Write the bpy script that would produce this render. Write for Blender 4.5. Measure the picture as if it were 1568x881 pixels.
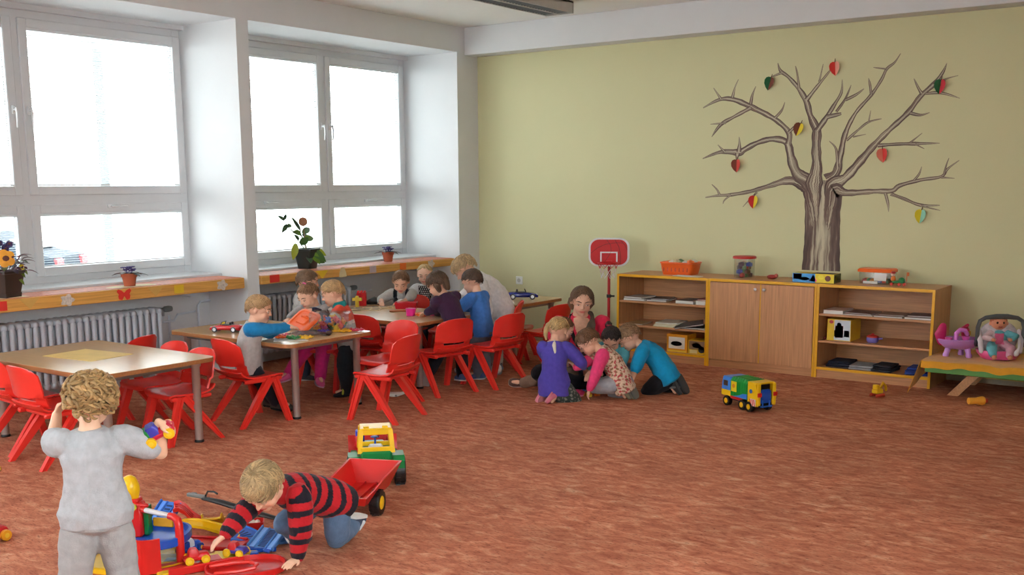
import bpy, bmesh, math, random
import numpy as np
from mathutils import Vector as V, Matrix as M

for o in list(bpy.data.objects):
    bpy.data.objects.remove(o, do_unlink=True)
SC = bpy.context.scene
COL = SC.collection
R = math.radians
rnd = random.Random(7)

# ------------------------------------------------------------------ camera
cam = bpy.data.cameras.new('camera')
cam.sensor_width = 36.0
cam.sensor_fit = 'HORIZONTAL'
cam.lens = 37.417
cam.shift_y = 0.0735
cam.clip_end = 300
co = bpy.data.objects.new('camera', cam)
COL.objects.link(co)
YAW, PIT, ROLL = -0.6310434, 0.16626581, -0.00557417
_f = V((math.sin(YAW) * math.cos(PIT), math.cos(YAW) * math.cos(PIT), -math.sin(PIT)))
_r = V((math.cos(YAW), -math.sin(YAW), 0))
_u = _r.cross(_f)
_r2 = _r * math.cos(ROLL) + _u * math.sin(ROLL)
_u2 = -_r * math.sin(ROLL) + _u * math.cos(ROLL)
mw = M((_r2, _u2, -_f)).transposed().to_4x4()
mw.translation = V((0, 0, 1.62))
co.matrix_world = mw
SC.camera = co

# ------------------------------------------------------------------ world: bright overcast sky
wd = bpy.data.worlds.new('overcast')
SC.world = wd
wd.use_nodes = True
bg = wd.node_tree.nodes['Background']
bg.inputs['Color'].default_value = (0.95, 0.98, 1.0, 1)
bg.inputs['Strength'].default_value = 9.0

SC.view_settings.view_transform = 'Standard'
SC.view_settings.look = 'None'
SC.view_settings.gamma = 1.0
SC.view_settings.use_curve_mapping = False
SC.view_settings.exposure = 0.62

# ------------------------------------------------------------------ materials
def lin(c):
    return tuple((x / 255 / 12.92 if x / 255 <= 0.04045 else ((x / 255 + 0.055) / 1.055) ** 2.4) for x in c)

MATS = {}
def mat(name, rgb, rough=0.5, metal=0.0, var=0.06, scale=12.0, stretch=(1, 1, 1), spec=0.5, bump=0.0, bscale=60.0, trans=0.0, alpha=1.0, coat=0.0, attr=False, sheen=0.0):
    if name in MATS:
        return MATS[name]
    m = bpy.data.materials.new(name)
    m.use_nodes = True
    nt = m.node_tree
    b = nt.nodes['Principled BSDF']
    N, L = nt.nodes.new, nt.links.new
    b.inputs['Roughness'].default_value = rough
    b.inputs['Metallic'].default_value = metal
    b.inputs['Specular IOR Level'].default_value = spec
    b.inputs['Transmission Weight'].default_value = trans
    b.inputs['Alpha'].default_value = alpha
    b.inputs['Coat Weight'].default_value = coat
    b.inputs['Sheen Weight'].default_value = sheen
    tc = N('ShaderNodeTexCoord')
    mp = N('ShaderNodeMapping')
    mp.inputs['Scale'].default_value = stretch
    L(tc.outputs['Object'], mp.inputs['Vector'])
    no = N('ShaderNodeTexNoise')
    no.inputs['Scale'].default_value = scale
    no.inputs['Detail'].default_value = 4
    L(mp.outputs['Vector'], no.inputs['Vector'])
    mx = N('ShaderNodeMix'); mx.data_type = 'RGBA'; mx.blend_type = 'MULTIPLY'
    mx.inputs['Factor'].default_value = 1.0
    if attr:
        at = N('ShaderNodeAttribute'); at.attribute_name = 'col'
        L(at.outputs['Color'], mx.inputs[6])
    else:
        mx.inputs[6].default_value = (*lin(rgb), 1)
    rp = N('ShaderNodeMapRange')
    rp.inputs['From Min'].default_value = 0.25; rp.inputs['From Max'].default_value = 0.75
    rp.inputs['To Min'].default_value = 1 - var * 1.5; rp.inputs['To Max'].default_value = 1 + var * 0.6
    L(no.outputs['Fac'], rp.inputs['Value'])
    L(rp.outputs['Result'], mx.inputs[7])
    L(mx.outputs[2], b.inputs['Base Color'])
    if bump > 0:
        n2 = N('ShaderNodeTexNoise'); n2.inputs['Scale'].default_value = bscale; n2.inputs['Detail'].default_value = 5
        L(mp.outputs['Vector'], n2.inputs['Vector'])
        bp = N('ShaderNodeBump'); bp.inputs['Strength'].default_value = bump; bp.inputs['Distance'].default_value = 0.01
        L(n2.outputs['Fac'], bp.inputs['Height'])
        L(bp.outputs['Normal'], b.inputs['Normal'])
    MATS[name] = m
    return m

def cname(c):
    r, g, b = c
    if max(c) < 80: return 'dark grey'
    if max(c) - min(c) < 34: return 'pale' if min(c) > 150 else 'grey'
    if b >= max(r, g): return 'violet' if r > 90 and g < 90 else 'blue'
    if g >= r: return 'green'
    if g > 165: return 'yellow' if b < 120 else 'cream'
    if g > 95: return 'orange' if b < 90 else 'pinkish'
    return 'pink' if b > 80 else 'red'
def plast(rgb, rough=0.32):
    return mat('plastic_%d_%d_%d' % rgb, rgb, rough, var=0.03)
RED, YEL, BLU, GRN = (214, 34, 30), (246, 196, 22), (28, 84, 190), (20, 130, 62)
RED2, ORA, LBL, BLK = (225, 40, 34), (250, 110, 30), (98, 158, 226), (22, 22, 24)

def wood(name, rgb, along='x'):
    if name in MATS:
        return MATS[name]
    m = bpy.data.materials.new(name); m.use_nodes = True
    nt = m.node_tree; b = nt.nodes['Principled BSDF']; N, L = nt.nodes.new, nt.links.new
    b.inputs['Roughness'].default_value = 0.42
    tc = N('ShaderNodeTexCoord'); mp = N('ShaderNodeMapping')
    s = {'x': (1.2, 30, 30), 'y': (30, 1.2, 30), 'z': (30, 30, 1.2)}[along]
    mp.inputs['Scale'].default_value = s
    L(tc.outputs['Object'], mp.inputs['Vector'])
    no = N('ShaderNodeTexNoise'); no.inputs['Scale'].default_value = 2.2; no.inputs['Detail'].default_value = 6; no.inputs['Distortion'].default_value = 0.6
    L(mp.outputs['Vector'], no.inputs['Vector'])
    cr = N('ShaderNodeValToRGB')
    a = lin(rgb)
    cr.color_ramp.elements[0].position = 0.3; cr.color_ramp.elements[0].color = (a[0] * .80, a[1] * .76, a[2] * .70, 1)
    cr.color_ramp.elements[1].position = 0.7; cr.color_ramp.elements[1].color = (min(1, a[0] * 1.12), min(1, a[1] * 1.12), min(1, a[2] * 1.1), 1)
    L(no.outputs['Fac'], cr.inputs['Fac']); L(cr.outputs['Color'], b.inputs['Base Color'])
    bp = N('ShaderNodeBump'); bp.inputs['Strength'].default_value = 0.08
    L(no.outputs['Fac'], bp.inputs['Height']); L(bp.outputs['Normal'], b.inputs['Normal'])
    MATS[name] = m
    return m

def carpet():
    m = bpy.data.materials.new('carpet_terracotta'); m.use_nodes = True
    nt = m.node_tree; b = nt.nodes['Principled BSDF']; N, L = nt.nodes.new, nt.links.new
    b.inputs['Roughness'].default_value = 0.8; b.inputs['Specular IOR Level'].default_value = 0.25
    tc = N('ShaderNodeTexCoord')
    def noise(scale, st, det=5, dist=0.0, rot=0.0):
        mp = N('ShaderNodeMapping'); mp.inputs['Scale'].default_value = st; mp.inputs['Rotation'].default_value = (0, 0, rot)
        L(tc.outputs['Object'], mp.inputs['Vector'])
        n = N('ShaderNodeTexNoise'); n.inputs['Scale'].default_value = scale; n.inputs['Detail'].default_value = det; n.inputs['Distortion'].default_value = dist
        L(mp.outputs['Vector'], n.inputs['Vector'])
        return n.outputs['Fac']
    n1 = noise(9, (1, 2.2, 1), 7, 0.8, R(-33))
    n2 = noise(42, (1, 3.2, 1), 5, 0.6, R(-30))
    n3 = noise(2.2, (1, 1, 1), 3)
    def ramp(src, els):
        cr = N('ShaderNodeValToRGB'); e = cr.color_ramp.elements
        while len(e) < len(els): e.new(0.5)
        for k, (p, c) in enumerate(els):
            e[k].position = p; e[k].color = (*lin(c), 1)
        L(src, cr.inputs['Fac']); return cr.outputs['Color']
    c1 = ramp(n1, [(0.28, (184, 104, 76)), (0.47, (212, 132, 100)), (0.60, (224, 152, 118)), (0.74, (238, 184, 150))])
    c2 = ramp(n2, [(0.30, (140, 104, 92)), (0.42, (235, 232, 230)), (0.62, (255, 255, 255)), (0.8, (255, 250, 242))])
    mx = N('ShaderNodeMix'); mx.data_type = 'RGBA'; mx.blend_type = 'MULTIPLY'; mx.inputs['Factor'].default_value = 0.8
    L(c1, mx.inputs[6]); L(c2, mx.inputs[7])
    c3 = ramp(n3, [(0.3, (225, 222, 220)), (0.7, (255, 255, 255))])
    m3 = N('ShaderNodeMix'); m3.data_type = 'RGBA'; m3.blend_type = 'MULTIPLY'; m3.inputs['Factor'].default_value = 1
    L(mx.outputs[2], m3.inputs[6]); L(c3, m3.inputs[7]); L(m3.outputs[2], b.inputs['Base Color'])
    bp = N('ShaderNodeBump'); bp.inputs['Strength'].default_value = 0.25; bp.inputs['Distance'].default_value = 0.005
    n4 = noise(320, (1, 1, 1), 3)
    L(n4, bp.inputs['Height']); L(bp.outputs['Normal'], b.inputs['Normal'])
    return m

def glass_mat(name, tint=(0.96, 0.98, 0.98), gl=0.06, refl=0.02):
    m = bpy.data.materials.new(name); m.use_nodes = True
    nt = m.node_tree; N, L = nt.nodes.new, nt.links.new
    nt.nodes.remove(nt.nodes['Principled BSDF'])
    out = nt.nodes['Material Output']
    tr = N('ShaderNodeBsdfTransparent'); tr.inputs['Color'].default_value = (*tint, 1)
    g = N('ShaderNodeBsdfGlossy'); g.inputs['Roughness'].default_value = refl
    mx = N('ShaderNodeMixShader'); mx.inputs['Fac'].default_value = gl
    L(tr.outputs[0], mx.inputs[1]); L(g.outputs[0], mx.inputs[2]); L(mx.outputs[0], out.inputs['Surface'])
    return m

M_wall = mat('white_paint', (222, 223, 224), 0.7, var=0.02, scale=3, bump=0.02, bscale=90)
M_yel = mat('pale_yellow_paint', (213, 209, 163), 0.7, var=0.015, scale=2.0, bump=0.02, bscale=120)
M_ceil = mat('ceiling_paint', (244, 243, 240), 0.8, var=0.01)
M_pvc = mat('window_plastic', (218, 220, 222), 0.35, var=0.02)
M_blind = mat('blind_slats', (222, 228, 230), 0.5, var=0.0)
M_pane = glass_mat('pane_glass')
M_panet = glass_mat('double_glazing', (.84, .87, .87))
M_rad = mat('radiator_enamel', (216, 222, 230), 0.35, var=0.04)
M_beech = wood('beech_board', (206, 150, 104), 'x')
M_beechz = wood('beech_door', (206, 150, 104), 'z')
M_beechy = wood('beech_board_deep', (200, 146, 100), 'y')
M_pine = wood('pine_plank', (222, 164, 84), 'y')
M_ltop = mat('table_laminate', (212, 176, 132), 0.22, var=0.05, scale=6, stretch=(1, 14, 1))
M_ledge = wood('table_edge', (176, 118, 72), 'x')
M_edge = mat('yellow_edge', (240, 178, 30), 0.35, var=0.03)
M_chrome = mat('brushed_chrome', (196, 190, 184), 0.34, metal=.75, var=0.05, scale=40)
M_steel = mat('grey_metal', (150, 152, 154), 0.35, metal=0.9, var=0.03)
M_black = mat('black_plastic', (24, 24, 25), 0.4, var=0.05)
M_chair = mat('red_chair_plastic', (240, 56, 46), 0.30, var=0.05, scale=7, spec=0.5)
M_paper = mat('white_paper', (232, 230, 222), 0.8, var=0.03)
M_cloth = mat('fabric_print', (200, 200, 200), 0.85, var=0.10, scale=38, attr=True, bump=0.25, bscale=190, spec=0.2, sheen=0.1)
M_skin = mat('skin', (230, 180, 150), 0.5, var=0.05, scale=20, attr=True, spec=0.35)
M_shoe = mat('shoe_fabric', (200, 200, 200), 0.6, var=0.08, attr=True, scale=30)
M_eyew = mat('eye_white', (225, 222, 218), 0.2, var=0.0)
M_iris = mat('eye_dark', (52, 38, 32), 0.15, var=0.0)

# ------------------------------------------------------------------ mesh kit
def frame_of(d):
    d = V(d).normalized()
    a = V((0, 0, 1)) if abs(d.z) < 0.9 else V((0, 1, 0))
    u = d.cross(a).normalized()
    return u, u.cross(d).normalized(), d

class B:
    def __init__(s): s.v = []; s.f = []
    def add(s, vs, fs):
        o = len(s.v)
        s.v += [tuple(p) for p in vs]
        s.f += [tuple(i + o for i in f) for f in fs]
        return s
    def box(s, c, d, ch=0.0, rot=None):
        c = V(c); h = [x / 2 for x in d]
        ch = min(ch, min(h) * .9)
        sg = (-1, 1)
        if ch <= 0:
            vs = [V((x * h[0], y * h[1], z * h[2])) for x in sg for y in sg for z in sg]
            fs = [(0, 1, 3, 2), (4, 6, 7, 5), (0, 4, 5, 1), (2, 3, 7, 6), (0, 2, 6, 4), (1, 5, 7, 3)]
        else:
            idx = {}; vs = []
            for x in sg:
                for y in sg:
                    for z in sg:
                        for a in range(3):
                            p = [x * (h[0] - ch), y * (h[1] - ch), z * (h[2] - ch)]
                            p[a] = (x, y, z)[a] * h[a]
                            idx[(x, y, z, a)] = len(vs); vs.append(V(p))
            fs = []
            for a in range(3):
                b, e = (a + 1) % 3, (a + 2) % 3
                for k in sg:
                    q = []
                    for (i, j) in ((-1, -1), (1, -1), (1, 1), (-1, 1)):
                        t = [0, 0, 0]; t[a] = k; t[b] = i; t[e] = j
                        q.append(idx[(*t, a)])
                    fs.append(tuple(q) if k > 0 else tuple(q[::-1]))
                for i in sg:
                    for j in sg:
                        t0 = [0, 0, 0]; t0[a] = -1; t0[b] = i; t0[e] = j
                        t1 = list(t0); t1[a] = 1
                        fs.append((idx[(*t0, b)], idx[(*t1, b)], idx[(*t1, e)], idx[(*t0, e)]))
            for x in sg:
                for y in sg:
                    for z in sg:
                        fs.append(tuple(idx[(x, y, z, a)] for a in range(3)))
        if rot is not None:
            vs = [rot @ p for p in vs]
        return s.add([p + c for p in vs], fs)
    def loft(s, rings, cap=True):
        n = len(rings[0]); vs = [p for r in rings for p in r]; fs = []
        for k in range(len(rings) - 1):
            for i in range(n):
                j = (i + 1) % n
                fs.append((k * n + i, k * n + j, (k + 1) * n + j, (k + 1) * n + i))
        if cap:
            fs.append(tuple(range(n))[::-1]); fs.append(tuple((len(rings) - 1) * n + i for i in range(n)))
        return s.add(vs, fs)
    def tube(s, pts, rad, n=8, round_ends=False, flat=1.0, upv=None):
        pts = [V(p) for p in pts]
        if not hasattr(rad, '__len__'): rad = [rad] * len(pts)
        rad = list(rad)
        if round_ends:
            d0 = (pts[0] - pts[1]).normalized(); d1 = (pts[-1] - pts[-2]).normalized()
            r0, r1 = rad[0], rad[-1]
            pts = [pts[0] + d0 * r0 * .97, pts[0] + d0 * r0 * .7] + pts + [pts[-1] + d1 * r1 * .7, pts[-1] + d1 * r1 * .97]
            rad = [r0 * .25, r0 * .7] + rad + [r1 * .7, r1 * .25]
        u = None; rings = []
        for i, p in enumerate(pts):
            d = (pts[min(i + 1, len(pts) - 1)] - pts[max(i - 1, 0)])
            d = d.normalized() if d.length > 1e-9 else V((0, 0, 1))
            if u is None:
                u = frame_of(d)[0] if upv is None else d.cross(V(upv)).normalized()
            else:
                u = (u - d * u.dot(d))
                u = u.normalized() if u.length > 1e-6 else frame_of(d)[0]
            w = u.cross(d)
            rings.append([p + (u * math.cos(2 * math.pi * k / n) + w * math.sin(2 * math.pi * k / n) * flat) * rad[i] for k in range(n)])
        return s.loft(rings)
    def cyl(s, a, b, r0, r1=None, n=16):
        return s.tube([a, b], [r0, r0 if r1 is None else r1], n)
    def ell(s, c, r, rot=None, n=14, m=9):
        c = V(c); rings = []
        if not hasattr(r, '__len__'): r = (r, r, r)
        for k in range(m + 1):
            t = math.pi * (0.02 + 0.96 * k / m)
            ring = []
            for i in range(n):
                a = 2 * math.pi * i / n
                p = V((r[0] * math.sin(t) * math.cos(a), r[1] * math.sin(t) * math.sin(a), r[2] * math.cos(t)))
                ring.append(c + (rot @ p if rot is not None else p))
            rings.append(ring)
        return s.loft(rings)
    def lathe(s, prof, c=(0, 0, 0), n=20, rot=None, sx=1.0, sy=1.0):
        c = V(c); rings = []
        for r, z in prof:
            ring = []
            for i in range(n):
                a = 2 * math.pi * i / n
                p = V((max(r, 1e-4) * math.cos(a) * sx, max(r, 1e-4) * math.sin(a) * sy, z))
                ring.append(c + (rot @ p if rot is not None else p))
            rings.append(ring)
        return s.loft(rings)
    def prism(s, poly, o, u, w, t):
        """polygon (2d) at o in the plane u,w pushed by the vector t"""
        o, u, w, t = V(o), V(u), V(w), V(t)
        a = [o + u * x + w * y for x, y in poly]
        n = len(a)
        return s.add(a + [p + t for p in a], [tuple(range(n))[::-1], tuple(range(n, 2 * n))] + [(i, (i + 1) % n, n + (i + 1) % n, n + i) for i in range(n)])
    def shell(s, grid, th, skip=()):
        """closed sheet of thickness th over a grid of points, cells in skip left open"""
        nr, nc = len(grid), len(grid[0])
        g = [[V(p) for p in r] for r in grid]
        nrm = [[None] * nc for _ in range(nr)]
        for i in range(nr):
            for j in range(nc):
                du = g[min(i + 1, nr - 1)][j] - g[max(i - 1, 0)][j]
                dv = g[i][min(j + 1, nc - 1)] - g[i][max(j - 1, 0)]
                nn = du.cross(dv)
                nrm[i][j] = nn.normalized() if nn.length > 1e-12 else V((0, 0, 1))
        vs = [g[i][j] for i in range(nr) for j in range(nc)] + [g[i][j] - nrm[i][j] * th for i in range(nr) for j in range(nc)]
        o = nr * nc; fs = []; cells = {(i, j) for i in range(nr - 1) for j in range(nc - 1)} - set(skip)
        for i, j in cells:
            a, b, c, d = i * nc + j, i * nc + j + 1, (i + 1) * nc + j + 1, (i + 1) * nc + j
            fs.append((a, b, c, d)); fs.append((d + o, c + o, b + o, a + o))
            for (di, dj, e) in ((-1, 0, (a, b)), (1, 0, (c, d)), (0, -1, (d, a)), (0, 1, (b, c))):
                if (i + di, j + dj) not in cells:
                    fs.append((e[1], e[0], e[0] + o, e[1] + o))
        return s.add(vs, fs)
    def mesh(s, name, m=None, smooth=40, recalc=True):
        me = bpy.data.meshes.new(name)
        me.from_pydata(s.v, [], s.f)
        if recalc:
            bm = bmesh.new(); bm.from_mesh(me)
            bmesh.ops.recalc_face_normals(bm, faces=bm.faces)
            bm.to_mesh(me); bm.free()
        if m: me.materials.append(m)
        if smooth:
            me.polygons.foreach_set('use_smooth', [True] * len(me.polygons))
            if smooth < 180: me.set_sharp_from_angle(angle=R(smooth))
        me.update()
        return me

def link(name, me, parent=None, loc=None, rz=None, **props):
    o = bpy.data.objects.new(name, me)
    COL.objects.link(o)
    if parent is not None: o.parent = parent
    if loc is not None: o.location = loc
    if rz is not None: o.rotation_euler = (0, 0, rz)
    for k, v in props.items(): o[k] = v
    return o

def part(name, b, m, parent, smooth=40, **props):
    return link(name, b.mesh(name, m, smooth), parent, **props)

def struct(name, b, m, smooth=0):
    return link(name, b.mesh(name, m, smooth), None, kind='structure')

def thing(name, label, cat, loc=(0, 0, 0), rz=0.0, group=None):
    o = link(name, None, None, loc, rz, label=label, category=cat)
    o.empty_display_size = 0.05
    if group: o['group'] = group
    return o

def solo(name, b, m, label, cat, smooth=40, group=None, loc=None, rz=None):
    o = link(name, b.mesh(name, m, smooth), None, loc, rz, label=label, category=cat)
    if group: o['group'] = group
    return o

def copy_tree(root, loc, rz, label, group=None, scale=None):
    r = root.copy(); COL.objects.link(r)
    r.location = loc; r.rotation_euler = (0, 0, rz); r['label'] = label
    if group: r['group'] = group
    if scale: r.scale = (scale,) * 3
    for ch in list(root.children):
        c = ch.copy(); COL.objects.link(c); c.parent = r
        for g in list(ch.children):
            d = g.copy(); COL.objects.link(d); d.parent = c
    return r

# ------------------------------------------------------------------ room shell
XW, XN, XF, YB, ZC = -7.115, -7.64, -7.84, 9.15, 3.217
XR, YF = 0.9, -1.0
OPEN = [(6.076, 8.807), (3.22, 5.95), (0.36, 3.09)]

struct('floor', B().box(((XR - 7.95) / 2, (YB + YF) / 2, -0.05), (XR + 7.95 + .2, YB - YF + .4, 0.1)), carpet())
struct('ceiling', B().box(((XR - 7.95) / 2, (YB + YF) / 2, ZC + .06), (XR + 7.95 + .2, YB - YF + .4, 0.12)), M_ceil)
b = B()
def bx(b, x0, x1, y0, y1, z0, z1, ch=0.0):
    return b.box(((x0 + x1) / 2, (y0 + y1) / 2, (z0 + z1) / 2), (x1 - x0, y1 - y0, z1 - z0), ch)
ed = [YB + .1] + [e for o in OPEN for e in (o[1], o[0])] + [YF - .1]
for k in range(0, len(ed), 2):
    bx(b, -7.95, XW, ed[k + 1], ed[k], 0, 2.965)
bx(b, -7.95, XW, YF - .1, YB + .1, 2.965, ZC)
for y0, y1 in OPEN:
    bx(b, -7.95, XN, y0, y1, 0, 0.80)
    bx(b, -7.95, XF - .005, y0, y1, 0.80, 0.845)
struct('wall_left', b, M_wall)
struct('wall_back', bx(B(), XW, XR + .1, YB, YB + .1, 0, ZC), M_yel)
FILL_RO = [(-.7, 1.3), (1.7, 3.3)]
b = bx(B(), XR, XR + .25, YF, YB, 0, .86); bx(b, XR, XR + .25, YF, YB, 2.96, ZC)
re_ = [YF] + [e for o in FILL_RO for e in o] + [YB]
for k in range(0, len(re_), 2):
    bx(b, XR, XR + .25, re_[k], re_[k + 1], .86, 2.96)
struct('wall_right', b, mat('tan_wall', (156, 142, 116), .7))
FILL_FO = [(-6.7, -4.3)]
b = bx(B(), XW, XR, YF - .25, YF, 0, .86); bx(b, XW, XR, YF - .25, YF, 2.96, ZC)
fe = [XW] + [e for o in FILL_FO for e in o] + [XR]
for k in range(0, len(fe), 2):
    bx(b, fe[k], fe[k + 1], YF - .25, YF, .86, 2.96)
struct('wall_front', b, M_wall)
struct('trim_1', bx(B(), XW, XR, 8.93, YB, 2.94, ZC, .004), M_wall)
struct('baseboard_back', bx(B(), XW, XR, YB - .012, YB, 0, .045), mat('skirting', (188, 176, 150), 0.6))

struct('added_eave', bx(B(), -10.4, -7.95, YF - .2, YB + .1, 3.06, 3.2), M_wall)   # unseen eave, added to keep skylight off the window jambs
# street outside the windows
struct('ground_outside', B().box((-12, 2, -0.75), (90, 90, 0.1)), mat('pale_asphalt', (176, 176, 174), 0.9, scale=4))

# ------------------------------------------------------------------ windows
def frame_rect(b, y0, y1, z0, z1, w, x0, x1, ch=.004):
    bx(b, x0, x1, y0, y0 + w, z0, z1, ch); bx(b, x0, x1, y1 - w, y1, z0, z1, ch)
    bx(b, x0, x1, y0 + w - .002, y1 - w + .002, z0, z0 + w, ch); bx(b, x0, x1, y0 + w - .002, y1 - w + .002, z1 - w, z1, ch)

def handle_mesh(vertical):
    b = B()
    b.box((0.008, 0, 0), (.016, .028, .065) if vertical else (.016, .065, .028), .004)
    b.cyl((.01, 0, .0), (.045, 0, 0), .009, n=10)
    if vertical:
        b.tube([(.042, 0, .008), (.05, 0, -.02), (.05, 0, -.075), (.043, 0, -.125)], [.010, .010, .009, .008], 8, True, .8)
    else:
        b.tube([(.042, -.008, 0), (.05, .02, 0), (.05, .075, 0), (.043, .125, 0)], [.010, .010, .009, .008], 8, True, .8)
    return b

def blind_mesh(y0, y1, z0, z1, tilt, seed):
    rr = random.Random(seed); b = B(); z = z0 + .018
    while z < z1 - .02:
        t = tilt + rr.uniform(-.05, .05); dx, dz = .0075 * math.cos(t), .0075 * math.sin(t)
        xc = XF + .002
        b.add([(xc - dx, y0 + .006, z - dz), (xc, y0 + .006, z + .0012), (xc + dx, y0 + .006, z + dz), (xc - dx, y1 - .006, z - dz), (xc, y1 - .006, z + .0012), (xc + dx, y1 - .006, z + dz)], [(0, 1, 4, 3), (1, 2, 5, 4)])
        z += .0178
    bx(b, XF - .006, XF + .010, y0 + .005, y1 - .005, z0 + .003, z0 + .013)
    bx(b, XF - .008, XF + .012, y0 + .002, y1 - .002, z1 - .018, z1)
    for q in (.14, .5, .86):
        yy = y0 + (y1 - y0) * q
        for xx in (XF - .006, XF + .010):
            b.cyl((xx, yy, z0 + .01), (xx, yy, z1 - .01), .0007, n=4)
    b.cyl((XF + .014, y1 - .022, z0 + .03), (XF + .014, y1 - .022, z1 - .01), .002, n=5)
    return b

def window(n, yo, panes_u, blinds=True, tilt=.22):
    y0, y1 = yo
    w = link('window_%d' % n, None, None, (0, 0, 0), kind='structure')
    b = B(); frame_rect(b, y0 + .012, y1 - .012, .87, 2.93, .078, XF - .07, XF)
    (a0, a1), (c0, c1) = panes_u
    mid = (a1 + c0) / 2
    bx(b, XF - .069, XF + .001, mid - .045, mid + .045, .945, 2.855)
    bx(b, XF - .068, XF + .002, y0 + .05, y1 - .05, 1.465, 1.575)
    bx(b, XF - .05, XF + .05, y0, y1, 2.925, 2.965)
    part('window_frame', b, M_pvc, w, 0)
    for k, ((p0, p1), (z0, z1)) in enumerate([((a0, a1), (1.625, 2.80)), ((c0, c1), (1.625, 2.80)), ((a0, a1), (1.0, 1.413)), ((c0, c1), (1.0, 1.413))]):
        b = B(); frame_rect(b, p0 - .068, p1 + .068, z0 - .07, z1 + .07, .07, XF - .045, XF + .018, .006)
        s = part('window_sash', b, M_pvc, w, 0)
        part('pane', bx(B(), XF - .030, XF - .022, p0 - .01, p1 + .01, z0 - .01, z1 + .01), M_panet, s, 0)
        if blinds:
            part('blind', blind_mesh(p0, p1, z0, z1, tilt + .03 * k, n * 10 + k), M_blind, s, 0, kind='stuff')
        if k < 2:
            h = part('window_handle', handle_mesh(True), mat('handle_white', (236, 238, 240), .25), s)
            h.location = (XF + .018, (p1 + .033) if k == 0 else (p0 - .033), 2.19)
        else:
            h = part('window_handle', handle_mesh(False), mat('handle_white', (236, 238, 240), .25), s)
            h.location = (XF + .018, (p0 + p1) / 2 - .04, 1.462)
    b = B(); bx(b, XF - .01, -7.44, y0 + .004, y1 - .004, .845, .878, .004)
    part('window_board', b, M_pvc, w, 0)
    return w

window(1, OPEN[1], ((3.37, 4.365), (4.553, 5.853)))
window(2, OPEN[0], ((6.17, 7.515), (7.692, 8.695)))
window(3, OPEN[2], ((.43, 1.76), (1.94, 2.99)))  # out of view, added to let more daylight into the room
for n, (x0, x1) in enumerate(FILL_FO):  # unseen window behind the camera, added as fill for camera-facing surfaces
    w = link('window_%d' % (4 + n), None, None, (0, 0, 0), kind='structure'); b = B(); xm = (x0 + x1) / 2
    for a, c, z0, z1 in ((x0, x1, .86, .94), (x0, x1, 2.88, 2.96), (x0, x1, 1.48, 1.56), (x0, x0 + .08, .86, 2.96), (x1 - .08, x1, .86, 2.96), (xm - .05, xm + .05, .86, 2.96)):
        bx(b, a, c, YF - .16, YF - .09, z0, z1)
    part('window_frame', b, M_pvc, w, 0)
    for a, c in ((x0 + .07, xm - .04), (xm + .04, x1 - .07)):
        for z0, z1 in ((.93, 1.49), (1.55, 2.89)):
            part('pane', bx(B(), a, c, YF - .13, YF - .122, z0, z1), M_pane, w, 0)

for n, (y0, y1) in enumerate(FILL_RO):  # unseen right wall windows, added to brighten radiators and pillar faces
    w = link('window_%d' % (5 + n), None, None, (0, 0, 0), kind='structure'); b = B(); ym = (y0 + y1) / 2
    for a, c, z0, z1 in ((y0, y1, .86, .94), (y0, y1, 2.88, 2.96), (y0, y1, 1.48, 1.56), (y0, y0 + .08, .86, 2.96), (y1 - .08, y1, .86, 2.96), (ym - .05, ym + .05, .86, 2.96)):
        bx(b, XR + .09, XR + .16, a, c, z0, z1)
    part('window_frame', b, M_pvc, w, 0)
    for a, c in ((y0 + .07, ym - .04), (ym + .04, y1 - .07)):
        for z0, z1 in ((.93, 1.49), (1.55, 2.89)):
            part('pane', bx(B(), XR + .122, XR + .13, a, c, z0, z1), M_pane, w, 0)

# ------------------------------------------------------------------ wooden shelf boards in front of the windows
def flag(pts): return pts
SQ = [(-.045, -.03), (.045, -.03), (.045, .035), (-.045, .035)]
TRI = [(-.075, .036), (0, -.04), (.075, .036)]
BELL = [(-.05, -.042), (.05, -.042), (.042, 0), (.03, .025), (.022, .05), (-.022, .05), (-.03, .025), (-.042, 0)]
BFLY = [(0, -.012), (.02, -.042), (.045, -.036), (.052, -.01), (.045, .0), (.062, .025), (.05, .042), (.02, .03), (0, .012), (-.02, .03), (-.05, .042), (-.062, .025), (-.045, 0), (-.052, -.01), (-.045, -.036), (-.02, -.042)]
FLOW = [(.05 * (1 + .22 * math.cos(5 * t)) * math.cos(t), .04 * (1 + .22 * math.cos(5 * t)) * math.sin(t)) for t in [k * math.pi / 10 for k in range(20)]]
P_red, P_yel, P_tan = mat('red_paper', (222, 50, 40), .7), mat('yellow_paper', (236, 196, 50), .7), mat('tan_paper', (214, 168, 90), .7)
P_flo, P_ora, P_lil = mat('floral_paper', (222, 208, 196), .7, var=.25, scale=60), mat('orange_paper', (238, 112, 44), .7), mat('lilac_paper', (206, 184, 190), .7)
M_speck = mat('red_speckled_board', (214, 128, 100), 0.55, var=.22, scale=45)
def shelf_board(label, y0, y1, z0, z1, decals):
    t = thing('window_shelf', label, 'shelf', (-7.28, (y0 + y1) / 2, z0))
    o = V((-7.28, (y0 + y1) / 2, z0))
    def p(name, b, m, **k):
        b.v = [tuple(V(q) - o) for q in b.v]
        return part(name, b, m, t, 0, **k)
    p('plank', bx(B(), -7.45, -7.10, y0, y1, z0, z1, .004), M_pine)
    p('top_sheet', bx(B(), -7.435, -7.125, y0 + .01, y1 - .01, z1, z1 + .003), M_speck)
    for poly, m, y, z, nm in decals:
        p(nm, B().prism(poly, (-7.1, y, z), (0, 1, 0), (0, 0, 1), (.002, 0, 0)), m)
    for yy in (y0 + .5, y1 - .5):
        p('bracket', bx(B(), -7.62, -7.14, yy - .02, yy + .02, z0 - .03, z0), M_rad)
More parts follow.
